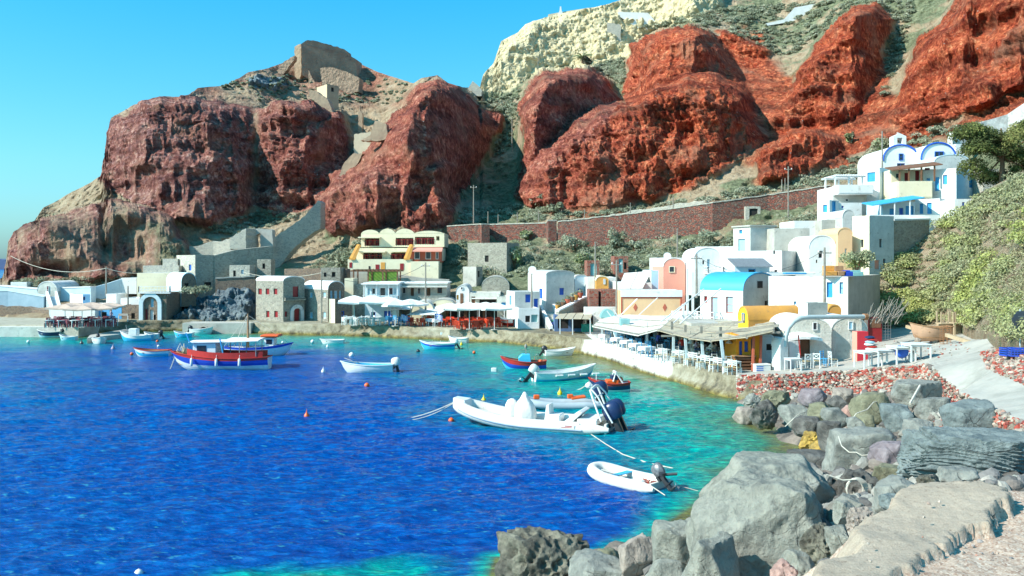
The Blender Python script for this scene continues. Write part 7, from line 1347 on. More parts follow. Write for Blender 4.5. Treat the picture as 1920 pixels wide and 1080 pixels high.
def pebbles(name, C, S, cols, mat, sub=1, flat=.7, seed=1, loc=None):
    rng = np.random.RandomState(seed); V, Fq = ico(sub); n = len(C); nv = len(V)
    A = rng.uniform(.7, 1.25, (n, 1, 3)) * np.array([1, 1, flat]); J = 1 + rng.uniform(-.22, .22, (n, nv, 1))
    if sub > 1:
        BS = []
        for _ in range(16):
            r = np.full(nv, 1.3)
            for __ in range(11): q = rng.normal(size=3); q /= np.linalg.norm(q); w_ = V @ q; r = np.where(w_ > .05, np.minimum(r, rng.uniform(.55, .95) / np.maximum(w_, .05)), r)
            BS.append(np.minimum(r, 1.1) * (1 + .13 * fbm(V * 2.5 + _ * 9, 4, _)))
        J = np.array(BS)[rng.randint(0, 16, n)][:, :, None]
    P = V[None] * A * J * np.array(S)[:, None, None]
    th = rng.uniform(0, 6.28, n); c, s = np.cos(th)[:, None], np.sin(th)[:, None]; ph = rng.normal(0, .5, n); cp, sp = np.cos(ph)[:, None], np.sin(ph)[:, None]
    x, y, z = P[..., 0], P[..., 1], P[..., 2]; y, z = y * cp - z * sp, y * sp + z * cp; x, y = x * c - y * s, x * s + y * c
    P = np.stack([x, y, z], -1) + np.array(C)[:, None]; FF = (Fq[None] + (np.arange(n) * nv)[:, None, None]).reshape(-1, 3)
    col = np.array(cols)[rng.randint(0, len(cols), n)] * rng.uniform(.75, 1.2, (n, 1)); col = np.concatenate([col, np.ones((n, 1))], 1)
    return npmesh(name, P.reshape(-1, 3), FF, mat, False, {'mask': ('POINT', np.repeat(col, nv, 0))}, loc=loc)
def attrmat(name, rough=.9, bs=.5, bscale=10, trans=False, spec=.2):
    if name in MATS: return MATS[name]
    m, nt, N, L, B = newmat(name); at = N.new('ShaderNodeVertexColor'); at.layer_name = 'mask'; co = N.new('ShaderNodeTexCoord').outputs['Object']
    n = nnode(N, L, co, bscale, 5); L.new(mix(N, L, .5, at.outputs[0], ramp(N, L, n.outputs[0], [(.3, (.6, .6, .6)), (.7, (1.2, 1.2, 1.2))]).outputs[0], 'MULTIPLY'), B.inputs['Base Color'])
    B.inputs['Roughness'].default_value = rough; B.inputs['Specular IOR Level'].default_value = spec
    if bs: bump(N, L, B, n.outputs[0], bs, .05)
    MATS[name] = m; return m
STM = attrmat('loose_stone'); REDS = [(.36, .07, .05), (.42, .11, .08), (.28, .07, .06), (.46, .28, .22), (.30, .25, .20), (.42, .36, .29), (.20, .17, .15), (.50, .42, .34), (.36, .14, .10), (.26, .22, .17)]; GREYS = [(.26, .25, .22), (.34, .33, .28), (.18, .17, .16), (.38, .35, .30), (.24, .20, .17), (.13, .12, .11)]
# the rubble wall carrying the road
WT = [p for p in EDGE]; WB = [(1380, 752), (1440, 766), (1500, 768), (1560, 782), (1640, 774), (1700, 752), (1745, 774), (1800, 792), (1860, 832), (1925, 862), (2090, 930)]
rng = np.random.RandomState(4)
def wallpt(px, t, off=0.0):
    yt = np.interp(px, *zip(*WT)); yb = np.interp(px, *zip(*WB)); py = yt + (yb - yt) * t; Yt = float((H - np.clip(gz(np.array([[px, yt]])), 1.2, 6))[0] * F / (yt - HZ)); return W(px, py, Yt - .9 * t * (yb - yt) / 45 - off)
C = []; S = []
while len(C) < 5200:
    px = rng.uniform(1384, 1990); t = rng.uniform(0, 1); p = wallpt(px, t, rng.uniform(-.05, .05)); d = p.y
    if rng.uniform() > min(1, (d / 46) ** 2 * 1.2): continue
    C.append(p[:]); S.append(rng.uniform(.07, .16) * (1 if px < 1760 else .62))
C = np.array(C); o0 = tuple(C[0]); wobj = pebbles('stone_facing', C, S, REDS, STM, 1, .65, 4); r = thing('rubble_wall', 'rubble retaining wall of red and grey stones carrying the road', 'wall', (0, 0, 0)); wobj.parent = r; wobj['kind'] = 'stuff'
m = MB(); m.loft([[wallpt(px, t, -.12) for t in (0, .33, .66, 1, 1.3)] for px in np.arange(1382, 2000, 6)], closed=False); m.obj('wall_core', paint('rubble_mortar', (0.30, 0.22, 0.17), (0.20, 0.13, 0.10), 3, .95, 1, 8, .08), r)
# loose red stones and filler on the bank, on the road edge and among the boulders
C = []; S = []
def scatter(o, n, poly, smin, smax, seed, up_=.3, keep=None):
    rg = np.random.RandomState(seed); xs = [p[0] for p in poly]; ys = [p[1] for p in poly]; k = 0; Cc = []; Ss = []
    while k < n:
        P = np.stack([rg.uniform(min(xs), max(xs), 400), rg.uniform(min(ys), max(ys), 400)], 1); P = P[insd(P, poly) > 0]
        for px, py in P:
            p, nn = hit(o, px, py)
            k += 1
            if p is None or p.z < -.1: continue
            s = rg.uniform(smin, smax) ; Cc.append((p.x, p.y, p.z + s * up_)); Ss.append(s)
            if k >= n: break
    return Cc, Ss
for poly, n, a, b, sd in (([(1740, 800), (1790, 780), (1925, 800), (1925, 850), (1850, 850), (1760, 840)], 900, .05, .12, 3), ([(1843, 660), (1870, 650), (1930, 645), (1930, 722), (1880, 702), (1850, 690)], 0, .05, .1, 5)):
    if n: c_, s_ = scatter(SHOREO, n, poly, a, b, sd); C += c_; S += s_
tag(pebbles('loose_stones', C, S, REDS, STM, 1, .6, 9), kind='stuff')
c_, s_ = scatter(ROAD, 1600, [(1838, 664), (1860, 652), (1905, 648), (1990, 640), (1990, 745), (1922, 724), (1880, 704), (1850, 690)], .04, .11, 6); c2_, s2_ = scatter(ROAD, 120, [(1640, 640), (1800, 640), (1840, 660), (1700, 680)], .03, .08, 8)
tag(pebbles('roadside_rubble', c_ + c2_, s_ + s2_, REDS, STM, 1, .6, 10), kind='stuff')
c_, s_ = scatter(SHOREO, 1150, [(1380, 740), (1500, 735), (1700, 725), (1800, 790), (1925, 850), (1925, 930), (1700, 930), (1560, 1080), (1200, 1085), (1330, 940), (1560, 860)], .05, .24, 12, .2)
nr_ = [k for k in range(len(c_)) if c_[k][1] < 21 or s_[k] > .2]; fr2 = [k for k in range(len(c_)) if k not in set(nr_)]
for nm_, ks, sb in (('shore_rubble', fr2, 2), ('shore_rubble', nr_, 3)): tag(pebbles(nm_, [c_[k] for k in ks], [min(s_[k], .085 + .006 * c_[k][1]) for k in ks], GREYS, STM, sb, .8, 11), kind='stuff')

# ---- concrete slab and gravel at the camera's feet
def foot():
    sp = [(1440, 1060), (1500, 1010), (1570, 968), (1640, 930), (1690, 908), (1744, 900), (1800, 905), (1862, 912), (1884, 924), (1872, 950), (1842, 966), (1800, 980), (1768, 994), (1748, 1016), (1716, 1040), (1690, 1052), (1664, 1066), (1626, 1084), (1580, 1110), (1500, 1130), (1420, 1130)]
    poly = [(WZ(a, b, 5.85).x, WZ(a, b, 5.85).y) for a, b in sp]; xs = np.arange(1.0, 9.5, .028); ys = np.arange(3.2, 9.6, .028); X, Yv = np.meshgrid(xs, ys); P = np.stack([X.ravel(), Yv.ravel()], 1); q = np.concatenate([P, P[:, :1] * 0], 1)
    d = insd(P, poly) + fbm(q * 4, 6, 3, .7) * .19; top = sstep(-.03, .0, d)
    left = P[:, 0] - np.interp(P[:, 1], [3, 5.5, 6.3, 7.2, 8.1, 8.8, 10], [1.9, 2.1, 2.3, 2.8, 3.3, 3.9, 5.6]) - .25 * fbm(q * 1.7, 4, 44); fall = np.clip(-left, 0, 3) + np.clip(P[:, 1] - 8.9, 0, 2)
    z = 5.69 + (.07 + .09 * sstep(3.0, 4.6, P[:, 0])) * top + fbm(q * 1.3, 5, 8) * .05 + fbm(q * 14, 3, 18) * .010 * (1 - .4 * top) + np.maximum(0, fbm(q * 30, 2, 28)) * .006 - fall * 1.0
    M = np.stack([top, 0 * top, 0 * top, 0 * top], 1); V = np.concatenate([P, z[:, None]], 1)
    m, nt, N, L, B = newmat('gravel_and_concrete'); co = N.new('ShaderNodeTexCoord').outputs['Object']; at = N.new('ShaderNodeVertexColor'); at.layer_name = 'mask'; sep = N.new('ShaderNodeSeparateColor'); L.new(at.outputs[0], sep.inputs[0])
    v = nnode(N, L, co, 55, kind='cell'); gr = ramp(N, L, v.outputs['Color'], [(.1, (.30, .19, .14)), (.4, (.46, .34, .26)), (.7, (.54, .43, .34)), (.95, (.62, .54, .45))]).outputs[0]; n1 = nnode(N, L, co, 1.2, 8, .7); gr = mix(N, L, .5, gr, ramp(N, L, n1.outputs[0], [(.3, (.7, .6, .55)), (.7, (1.15, 1.15, 1.1))]).outputs[0], 'MULTIPLY')
    n2 = nnode(N, L, co, 22, 8, .75); cn = ramp(N, L, n2.outputs[0], [(.34, (.20, .15, .11)), (.42, (.37, .30, .23)), (.7, (.46, .385, .30))]).outputs[0]; cn = mix(N, L, .5, cn, ramp(N, L, n1.outputs[0], [(.3, (.75, .72, .68)), (.7, (1.1, 1.1, 1.08))]).outputs[0], 'MULTIPLY')
    L.new(mix(N, L, sep.outputs[0], gr, cn), B.inputs['Base Color']); B.inputs['Roughness'].default_value = .95; B.inputs['Specular IOR Level'].default_value = .2
    p = bump(N, L, B, v.outputs['Distance'], .4, .008); bump(N, L, B, n2.outputs[0], .5, .012, p)
    tag(npmesh('ground', V, gridf(len(ys), len(xs)), m, True, {'mask': ('POINT', M)}), kind='structure')
    rg = np.random.RandomState(5); Cc = []; Ss = []
    while len(Cc) < 1500:
        y = rg.uniform(4.5, 9.4); x = rg.uniform(2, 9); dd = insd(np.array([[x, y]]), poly)[0]
        if dd > 0 and rg.uniform() > .08: continue
        if x < np.interp(y, [3, 5.5, 6.3, 7.6, 8.4, 9.0, 10], [1.5, 2.0, 2.35, 3.3, 4.2, 5.3, 6.8]): continue
        s = rg.uniform(.006, .028) * (1 if rg.uniform() > .03 else 2.2); Cc.append((x, y, (5.83 if dd > 0 else 5.67) + s * .2)); Ss.append(s)
    tag(pebbles('gravel', Cc, Ss, [(.46, .38, .31), (.36, .27, .22), (.55, .48, .40), (.45, .22, .16), (.3, .27, .25)], STM, 1, .6, 13), kind='stuff')
foot()
# rope coil and mooring lines on the boulders
def rockrope(label, pts, Yd, r_=.013, name='mooring_rope'):
    P = [W(a, b, Yd + dy) for a, b, dy in pts]; o = P[0].copy(); e = MB().tube([p - o for p in P], r_, 6).obj(name, rope, None, smooth=True); e.location = o; tag(e, label, 'rope')
m = MB(); o = W(1603, 905, 14.6)
for k in range(5): m.tube([(.13 * math.cos(a) * (1 + .1 * k) + .02 * k, .03 * k, -.12 + .17 * math.sin(a)) for a in [6.283 * j / 16 for j in range(17)]], .011, 5)
m.tube([(-.45, .05, .12), (-.2, 0, .04), (0, -.03, .06)], .014, 5); e = m.obj('rope_coil', rope, None, smooth=True); e.location = o; tag(e, 'coil of pale rope hanging on the rough dark boulder', 'rope')
rockrope('pale rope draped across the flat-topped boulder', [(1572, 818, 0), (1578, 836, -.6), (1592, 848, -.8), (1605, 848, -.9), (1616, 854, -1), (1637, 852, -1)], 21.6)
rockrope('pale rope climbing over the olive block', [(1597, 786, 0), (1606, 775, 0), (1626, 768, .3), (1638, 754, .6), (1655, 752, 1)], 30.0, .018)
rockrope('pale rope near the orange rock', [(1472, 800, 0), (1488, 785, 0), (1500, 775, .5), (1517, 771, 1.0)], 34.5, .02)
rockrope('pale pole leaning on the tilted slab', [(1706, 757, 0), (1725, 723, 1)], 29.5, .045, 'pole')

# ================================================================== PLANTS
def leafcloud(C, Rr, n, size, seed, cols, up_=.35, shell=.5):
    """n leaf-sized quads through each ellipsoid: C centres, Rr radii (m,3)"""
    rg = np.random.RandomState(seed); m = len(C); nl = np.full(m, n) if np.isscalar(n) else np.array(n, int); idx = np.repeat(np.arange(m), nl); T = len(idx)
    d = rg.normal(size=(T, 3)); d[:, 2] = np.where(d[:, 2] < -.3, -d[:, 2], d[:, 2]); d /= np.linalg.norm(d, axis=1)[:, None]; rad = shell + (1 - shell) * rg.uniform(0, 1, T) ** .6
    lump = 1 + .22 * fbm(d * 2.3 + idx[:, None] * 3.1, 3, seed); P = np.array(C)[idx] + d * (rad * lump)[:, None] * np.array(Rr)[idx]
    nrm = d + rg.normal(size=(T, 3)) * .65 + np.array([0, 0, up_]); nrm /= np.linalg.norm(nrm, axis=1)[:, None]
    a = np.cross(nrm, rg.normal(size=(T, 3))); a /= np.linalg.norm(a, axis=1)[:, None] + 1e-9; b = np.cross(nrm, a); sz = size * rg.uniform(.6, 1.4, T) if np.isscalar(size) else np.array(size)[idx] * rg.uniform(.6, 1.4, T)
    V = np.stack([P - a * sz[:, None], P - b * sz[:, None] * .5, P + a * sz[:, None], P + b * sz[:, None] * .5], 1).reshape(-1, 3); Fq = np.arange(T * 4).reshape(T, 4)
    cc = np.array(cols); ci = rg.randint(0, len(cc), m)[idx]; col = cc[ci] * rg.uniform(.65, 1.35, (T, 1)); col = np.concatenate([col, np.ones((T, 1))], 1)
    return V, Fq, np.repeat(col, 4, 0)
def leafmat():
    m, nt, N, L, B = newmat('leaves'); at = N.new('ShaderNodeVertexColor'); at.layer_name = 'mask'; L.new(at.outputs[0], B.inputs['Base Color']); B.inputs['Roughness'].default_value = .8; B.inputs['Specular IOR Level'].default_value = .15
    tr = N.new('ShaderNodeBsdfTranslucent'); L.new(at.outputs[0], tr.inputs[0]); mx = N.new('ShaderNodeMixShader'); mx.inputs[0].default_value = .3; L.new(B.outputs[0], mx.inputs[1]); L.new(tr.outputs[0], mx.inputs[2]); L.new(mx.outputs[0], N['Material Output'].inputs[0]); return m
LEAF = leafmat()
def gather(o, n, poly, seed, rmin, rmax, minz=None, rej=None):
    rg = np.random.RandomState(seed); xs = [p[0] for p in poly]; ys = [p[1] for p in poly]; C = []; Rr = []; t = 0
    while len(C) < n and t < 60:
        t += 1; P = np.stack([rg.uniform(min(xs), max(xs), 600), rg.uniform(min(ys), max(ys), 600)], 1); P = P[insd(P, poly) > 0]
        if o is HILLS:
            for q in (F1, F2, H1, I1, E1, G1, RED2, BIG1, BIG2): P = P[insd(P, q) < -1]
        for px, py in P:
            if rej and rej(px, py): continue
            p, nn = hit(o, px, py)
            if p is None: continue
            s = rg.uniform(rmin, rmax); C.append((p.x, p.y, p.z + s * .15)); Rr.append((s, s, s * rg.uniform(.55, .85)))
            if len(C) >= n: break
    return C, Rr
GC = [(.25, .30, .11), (.33, .38, .16), (.36, .38, .22), (.22, .25, .12), (.42, .43, .28), (.30, .31, .20), (.42, .47, .20)]
GG = [(.38, .40, .28), (.31, .34, .23), (.44, .44, .32), (.27, .29, .19), (.23, .24, .16)]
C, Rr = gather(NHILL, 1700, [(1600, 615), (1612, 570), (1650, 500), (1745, 445), (1825, 378), (1925, 330), (2070, 300), (2070, 640), (1925, 640), (1850, 618), (1770, 602), (1690, 608)], 3, .4, 1.3)
keep = fbm(np.array(C) / 3.5, 3, 3) > -.12; C = [c for c, k in zip(C, keep) if k]; Rr = [(c[0], c[0], c[0] * .55) for c, k in zip(Rr, keep) if k]
hue = fbm(np.array(C) / 7, 3, 9); V, Fq, cl = leafcloud(C, Rr, 250, [.016 + .0013 * c[1] for c in C], 5, [(.30, .32, .17)], .4, .35); hv = np.repeat(np.clip(.5 + 1.2 * hue + np.random.RandomState(2).normal(0, .25, len(hue)), 0, 1), 1000); cl[:, :3] *= (np.array([[1.32, 1.30, .80]]) * hv[:, None] + np.array([[1.12, 1.05, 1.15]]) * (1 - hv[:, None])); C2, R2 = gather(NHILL, 1400, [(1600, 615), (1612, 570), (1650, 500), (1745, 445), (1825, 378), (1925, 330), (2070, 300), (2070, 650), (1925, 646), (1850, 624), (1770, 606), (1690, 612)], 33, .2, .55); V2, F2_, c2 = leafcloud(C2, R2, 70, [.012 + .0010 * c[1] for c in C2], 7, [(.36, .33, .19), (.30, .29, .16), (.40, .38, .24)], .5, .35); Fq = np.concatenate([Fq, F2_ + len(V)]); V = np.concatenate([V, V2]); cl = np.concatenate([cl, c2])
tag(npmesh('hillside_scrub', V, Fq, LEAF, False, {'mask': ('POINT', cl)}), kind='stuff')
C, Rr = gather(HILLS, 330, [(845, 470), (1000, 455), (1330, 448), (1420, 425), (1540, 400), (1600, 380), (1560, 430), (1440, 430), (1300, 500), (1170, 520), (960, 520), (850, 520)], 4, .4, 1.3)
c2_, r2_ = gather(HILLS, 420, [(850, 395), (960, 385), (1100, 400), (1330, 370), (1560, 320), (1650, 270), (1800, 240), (1900, 225), (1930, 200), (1930, 235), (1780, 260), (1680, 320), (1560, 345), (1340, 378), (1050, 415), (850, 420)], 5, .4, 1.1); C += c2_; Rr += r2_
c2_, r2_ = gather(HILLS, 430, [(1380, 40), (1480, 20), (1590, 0), (1720, 0), (1700, 60), (1690, 120), (1640, 200), (1500, 130), (1560, 50), (1480, 110), (1360, 60)], 6, .3, 1.1); C += c2_; Rr += r2_
c2_, r2_ = gather(HILLS, 200, [(1100, 130), (1180, 105), (1170, 160), (1120, 130)], 7, .5, 1.3); C += c2_; Rr += r2_
c2_, r2_ = gather(HILLS, 260, [(1190, 55), (1330, 20), (1600, 0), (1400, 40), (1250, 60)], 8, .5, 1.4); C += c2_; Rr += r2_
c2_, r2_ = gather(HILLS, 150, [(640, 460), (720, 440), (690, 500), (650, 520), (560, 520)], 9, .4, 1.1); C += c2_; Rr += r2_
c2_, r2_ = gather(HILLS, 160, [(880, 200), (975, 170), (975, 230), (940, 300), (880, 210)], 10, .4, 1.1); C += c2_; Rr += r2_
c2_, r2_ = gather(HILLS, 200, [(400, 160), (560, 130), (780, 155), (760, 200), (640, 190), (480, 190)], 11, .25, .7); C += c2_; Rr += r2_
c2_, r2_ = gather(HILLS, 120, [(10, 528), (250, 520), (330, 535), (200, 548), (60, 548)], 12, .3, .9); C += c2_; Rr += r2_
c2_, r2_ = gather(HILLS, 110, [(380, 410), (500, 385), (510, 400), (560, 405), (480, 440), (400, 440)], 13, .3, .8); C += c2_; Rr += r2_
V, Fq, cl = leafcloud(C, [(a, a, a * .6) for a, b, c in Rr], 110, [.035 + .0008 * c[1] for c in C], 6, GG, .6, .4); tag(npmesh('slope_scrub', V, Fq, LEAF, False, {'mask': ('POINT', cl)}), kind='stuff')
# single bushes one can point to
def bush(label, px, py, rw, rh, Y=None, cols=GC, name='bush', n=900, size=None, cat='bush', seed=0, stem=True, obj=HILLS):
    if Y is None: p, _ = hit(obj, px, py); Y = p.y if p is not None else 110
    c = W(px, py, Y - rw / F * Y * .4); a = rw / F * c.y; b = rh / F * c.y; r = thing(name, label, cat, c)
    rg = np.random.RandomState(seed + int(px)); k = 7; CC = [(rg.uniform(-.6, .6) * a, rg.uniform(-.5, .5) * a, b * rg.uniform(.2, 1.1)) for _ in range(k)]; RR = [(a * rg.uniform(.35, .6),) * 2 + (b * rg.uniform(.4, .75),) for _ in range(k)]
    V, Fq, cl = leafcloud(CC, RR, n // k, size or (.04 + .0011 * c.y), seed + 3, cols, .4, .5); npmesh('crown', V, Fq, LEAF, False, {'mask': ('POINT', cl)}, parent=r)
    if stem: 
        m = MB()
        for _ in range(4): m.tube([(0, 0, -.3), (rg.uniform(-.4, .4) * a, rg.uniform(-.3, .3) * a, b * .9)], [.06, .02], 5)
        m.obj('stem', brown, r)
    return r
for q in [('round grey-green bush left of the square stone tower', 862, 482, 14, 20), ('bushy green shrub at the foot of the stone tower', 965, 500, 20, 24), ('wide bush just under the middle of the red dry-stone wall', 1080, 470, 28, 22), ('tall grey bush under the red wall above the cave houses', 1158, 468, 18, 24),
          ('dark hollow-hearted bush above the tall white house', 1095, 508, 24, 22), ('grey bush beside the ruin on the scrub slope', 1190, 470, 16, 12), ('green bush below the hotel side wall', 640, 508, 14, 22), ('olive bush spilling beside the hotel stairs', 655, 490, 18, 14),
          ('spreading bush on the slope left of the grey tower', 1330, 458, 24, 16), ('low bush above the pale vaulted roof', 1290, 470, 20, 14), ('bush beside the left end of the red wall', 985, 448, 14, 12), ('green bush on the blue-grey rock by the terraced house', 368, 553, 34, 12), ('grey bush under the cement house wall', 1395, 440, 20, 12),
          ('round bush on the terrace right of the pole above the red wall', 1040, 398, 18, 14), ('pale bush at the foot of the first red cliff', 1010, 385, 22, 14), ('bright green shrub on the red scree', 1660, 178, 9, 6), ('grey bush above the chapel', 1655, 290, 22, 20), ('pale round bush on the red slope above the upper houses', 1750, 250, 20, 8), ('bright green shrub at the edge of the red slope', 1593, 268, 9, 12)]:
    bush(*q, seed=int(q[1]) % 17, cols=GC if int(q[1]) % 2 else GG, Y=(107.5 if 'blue-grey rock' in q[0] else None))
bush('rounded green bush below the tall cream house', 1605, 508, 36, 24, Y=72, n=2600, size=.10)
# dark tree and palm
def tree(label, px, py, Y, a, b, n, cols, size, name='tree', th_=.25):
    c = W(px, py, Y); r = thing(name, label, 'tree', c); rg = np.random.RandomState(8); k = 26; CC = []; RR = []
    m = MB(); m.tube([(0, 0, -1), (.1, 0, b * .35), (0, .1, b * .8)], [th_, th_ * .8, th_ * .3], 8); m.obj('trunk', brown, r)
    for j in range(k):
        t = rg.uniform(0, 6.28); u = rg.uniform(0, 1) ** .5; z = rg.uniform(-.08, .85); CC.append((a * .8 * u * math.cos(t), a * .6 * u * math.sin(t), b * z)); RR.append((a * rg.uniform(.24, .38), a * rg.uniform(.2, .34), b * rg.uniform(.15, .25)))
        if j % 3 == 0: MB().tube([(0, 0, b * .3), (CC[-1][0] * .5, CC[-1][1] * .5, b * (.3 + z) / 2 + .1), CC[-1]], [th_ * .4, th_ * .25, .03], 5).obj('limb', brown, r)
    V, Fq, cl = leafcloud(CC, RR, n // k, size, 3, cols, .3, .35); npmesh('crown', V, Fq, LEAF, False, {'mask': ('POINT', cl)}, parent=r); return r
tree('dense dark green tree at the right edge beside the upper white houses', 1878, 330, 84, 98 / F * 84, 112 / F * 84, 30000, [(.14, .16, .05), (.20, .22, .07), (.26, .26, .09), (.09, .11, .04)], .11)
c, _ = hit(HILLS, 1092, 118); c = c or W(1092, 118, 200); r = thing('palm_tree', 'small palm tree on the ledge below the cream cliff', 'tree', c); s = c.y / F
MB().tube([(0, 0, -.5), (0, 0, 10 * s)], [.35, .3], 7).obj('trunk', brown, r); m = MB()
for k in range(22):
    a = 6.283 * k / 22 + random.uniform(-.1, .1); e = random.uniform(.2, 1.2); pr = None
    L_ = 20 * s; pts = [(L_ * t * math.cos(a) * math.cos(e * (1 - .6 * t)), L_ * t * math.sin(a) * math.cos(e * (1 - .6 * t)), 10 * s + L_ * (t * math.sin(e) - .5 * t * t)) for t in (0, .3, .6, 1)]; m.loft([[(x, y, z), (x + .0, y, z - .01), (x - math.sin(a) * .22 * (1 - i * .25), y + math.cos(a) * .22 * (1 - i * .25), z - .18), (x + math.sin(a) * .22 * (1 - i * .25), y - math.cos(a) * .22 * (1 - i * .25), z - .18)] for i, (x, y, z) in enumerate(pts)])
m.obj('crown', paint('palm_green', (.12, .15, .06), (.20, .22, .10), 3, .8, .2), r); bush('dark bush at the foot of the palm tree', 1101, 120, 10, 9, cols=[(.09, .09, .07), (.13, .12, .09)])
b = W(1655, 600, 62); r = thing('dead_branches', 'heap of dry grey branches at the foot of the green slope', 'branches', b); m = MB()
for _ in range(60): x = random.uniform(-1.2, 1.0); m.tube([(x, random.uniform(-.4, .4), random.uniform(-.3, .3)), (x + random.uniform(.1, 1.3), random.uniform(-.5, .3), random.uniform(.4, 1.7))], [.03, .012], 4)
m.obj('twigs', greywood, r); r['category'] = 'branches'

# ================================================================== STREET THINGS
def upole(label, px, y0, y1, Y, arm=True, th_=.09, mat=greywood, name='utility_pole'):
    b = W(px, y1, Y); r = thing(name, label, 'pole', b); h = (y1 - y0) / F * Y; MB().tube([(0, 0, -.5), (0, 0, h)], [th_ * 1.2, th_ * .8], 7).obj('pole_shaft', mat, r)
    if arm: MB().beam((-.5, 0, h - .4), (.5, 0, h - .4), .08).obj('crossarm', mat, r); m = MB(); [m.lathe([(.05, 0), (.06, .1), (.02, .16)], (x, 0, h - .36), 6) for x in (-.42, .42)]; m.obj('insulator', wframe, r)
    return b + Vector((0, 0, h - .2))
T = {}
for k, q in dict(a=('tall pole on the terrace above the left end of the red wall', 888, 347, 418, 139), b=('pole rising behind the red ruins', 1116, 453, 548, 97), c=('pole with a lamp in front of the blue-shuttered white houses', 997, 503, 594, 91), d=('pole between the red ruins and the peach wall', 1156, 488, 590, 83), e=('slim pole on the scrub slope above the pink gable', 1270, 428, 486, 104),
                 f=('dark pole beside the white vaulted house with the railed porch', 1306, 476, 548, 78), g=('wooden pole crossing the red wall below the upper houses', 1478, 312, 416, 114), h=('thin white pole left of the chapel', 1654, 246, 308, 104), i=('pole in front of the wide plain white house', 1546, 464, 562, 64.5), j=('pole in front of the barrel-roofed quay house', 603, 508, 607, 99), k=('pole above the striped white awning', 798, 492, 573, 98),
                 l=('slim pole behind the left quay beside the climbing wall', 199, 500, 548, 113), m=('pole left of the arched boathouse', 240, 536, 571, 107), n=('thin pole on the ridge before the cream cliff', 1009, 106, 160, 225), o=('small pole in the shaded gully', 960, 222, 280, 175)).items(): T[k] = upole(*q, arm=k in 'adfgik')
def wire(label, a, b, d, r_=.018): P = sag(a, b, d, 12); o = P[0].copy(); e = MB().tube([p - o for p in P], r_, 4).obj('power_line', rub_black if r_ < .03 else rope, None); e.location = o; tag(e, label, 'cable')
wire('cable from the middle quay pole down to the awning pole', T['j'], T['k'], 1.5, .02); wire('cable between the two poles left of the peach wall', T['b'], T['d'], .5, .02); wire('cable from the dark pole up to the slim slope pole', T['f'], T['e'], 1, .02); wire('cable from the dark pole to the pole by the wide white house', T['f'], T['i'], 1.6, .015)
wire('long cable sagging across the left cliff foot', W(20, 480, 122), T['l'], 1.2, .035); wire('cable from the left slim pole towards the terraced house', T['l'], W(300, 507, 117), .5, .035); wire('cable from the big masonry wall to the middle quay pole', W(455, 510, 112), T['j'], .6, .03)
for k, (px, a, b, Y) in enumerate([(915, 396, 412, 138), (934, 402, 414, 136), (970, 398, 412, 135), (1010, 394, 410, 134), (1096, 392, 408, 134), (1182, 380, 398, 131), (1262, 366, 384, 128), (1466, 336, 352, 126), (1472, 334, 358, 124)]): upole('fence post, %s from the left along the terrace above the red wall' % words[k], px, a, b, Y, False, .07, greywood, 'fence_post')
# stop sign seen from behind
gz_ = gzat(1912, 664); b = WZ(1913, 664, gz_); r = thing('road_sign', 'octagonal road sign seen from its grey back on a pale pole', 'sign', b, R(12)); MB().tube([(0, 0, -.3), (0, 0, 1.62)], .035, 8).obj('pole_shaft', paint('galvanised', (.50, .56, .56), (.42, .48, .48), 4, .4, .1, metal=.3), r)
MB().prism([(.42 * math.cos(R(22.5 + 45 * k)), -.045, 1.15 + .02 + .42 * math.sin(R(22.5 + 45 * k))) for k in range(8)], (0, .006, 0)).obj('sign_plate', paint('sign_back', (.07, .08, .11), (.10, .11, .14), 3, .5, .1), r)
for z in (1.0, 1.35): MB().box(-.12, -.05, z, .12, -.036, z + .03).obj('bracket', metal, r)
def crate(label, px, py, mat, rz):
    b = WZ(px, py, gzat(px, py) + .06); r = thing('plastic_crate', label, 'crate', b, R(rz)); w_, d_, h_ = .27, .2, .3; m = MB(); m.box(-w_, -d_, 0, w_, d_, .02)
    for z in (.02, .10, .18, .26): m.box(-w_, -d_, z, w_, -d_ + .015, z + .035); m.box(-w_, d_ - .015, z, w_, d_, z + .035); m.box(-w_, -d_ + .015, z, -w_ + .015, d_ - .015, z + .035); m.box(w_ - .015, -d_ + .015, z, w_, d_ - .015, z + .035)
    for x in np.linspace(-w_ + .02, w_ - .02, 6): m.box(x - .012, -d_ + .002, .02, x + .012, -d_ + .012, .29); m.box(x - .012, d_ - .012, .02, x + .012, d_ - .002, .29)
    m.obj('crate_shell', mat, r); MB().box(-w_ + .02, -d_ + .02, .02, w_ - .02, d_ - .02, .2).obj('crate_content', navy, r); return r
crate('blue plastic crate on the roadside rubble left of the road sign', 1893, 667, boatblue, 8); crate('second blue plastic crate tucked against the road sign pole', 1908, 668, boatblue, -14)
# hull on blocks, upturned tables, rebar
b = WZ(1748, 644, gzat(1748, 644)); s = b.y / F; r = thing('beached_boat', 'peach-coloured wooden hull propped on stones by the slope', 'boat', b + Vector((0, .2, .28)), R(186)); hull(r, 76 * s, 1.5, .75, .35, .5, [(0, 0)], [paint('peach_hull', (.62, .38, .24), (.50, .30, .19), 1.5, .7, .2, dirt=(.36, .24, .16))], wood, wood, floor=.1, draft=.15); thwarts(r, 76 * s, 1.5, .5, [-.4, .4], wood)
for k, dx in enumerate((-.9, .2, 1.0)): rock('stone block, %s from the left, under the beached hull' % words[k], (1748 + dx / s - 7, 630, 1748 + dx / s + 7, 645), b.y, RM['brown'], 300 + k, 'facet', 3, name='prop_stone')
b2 = W(1800, 633, b.y + 3); fw = paint('raw_timber', (.50, .38, .24), (.38, .28, .17), 3, .8, .3, 14, .02)
r = thing('old_table', 'raw timber table standing behind the beached hull', 'table', b2, R(5)); MB().box(-.75, -.5, 1.0, .75, .5, 1.08).obj('tabletop', fw, r)
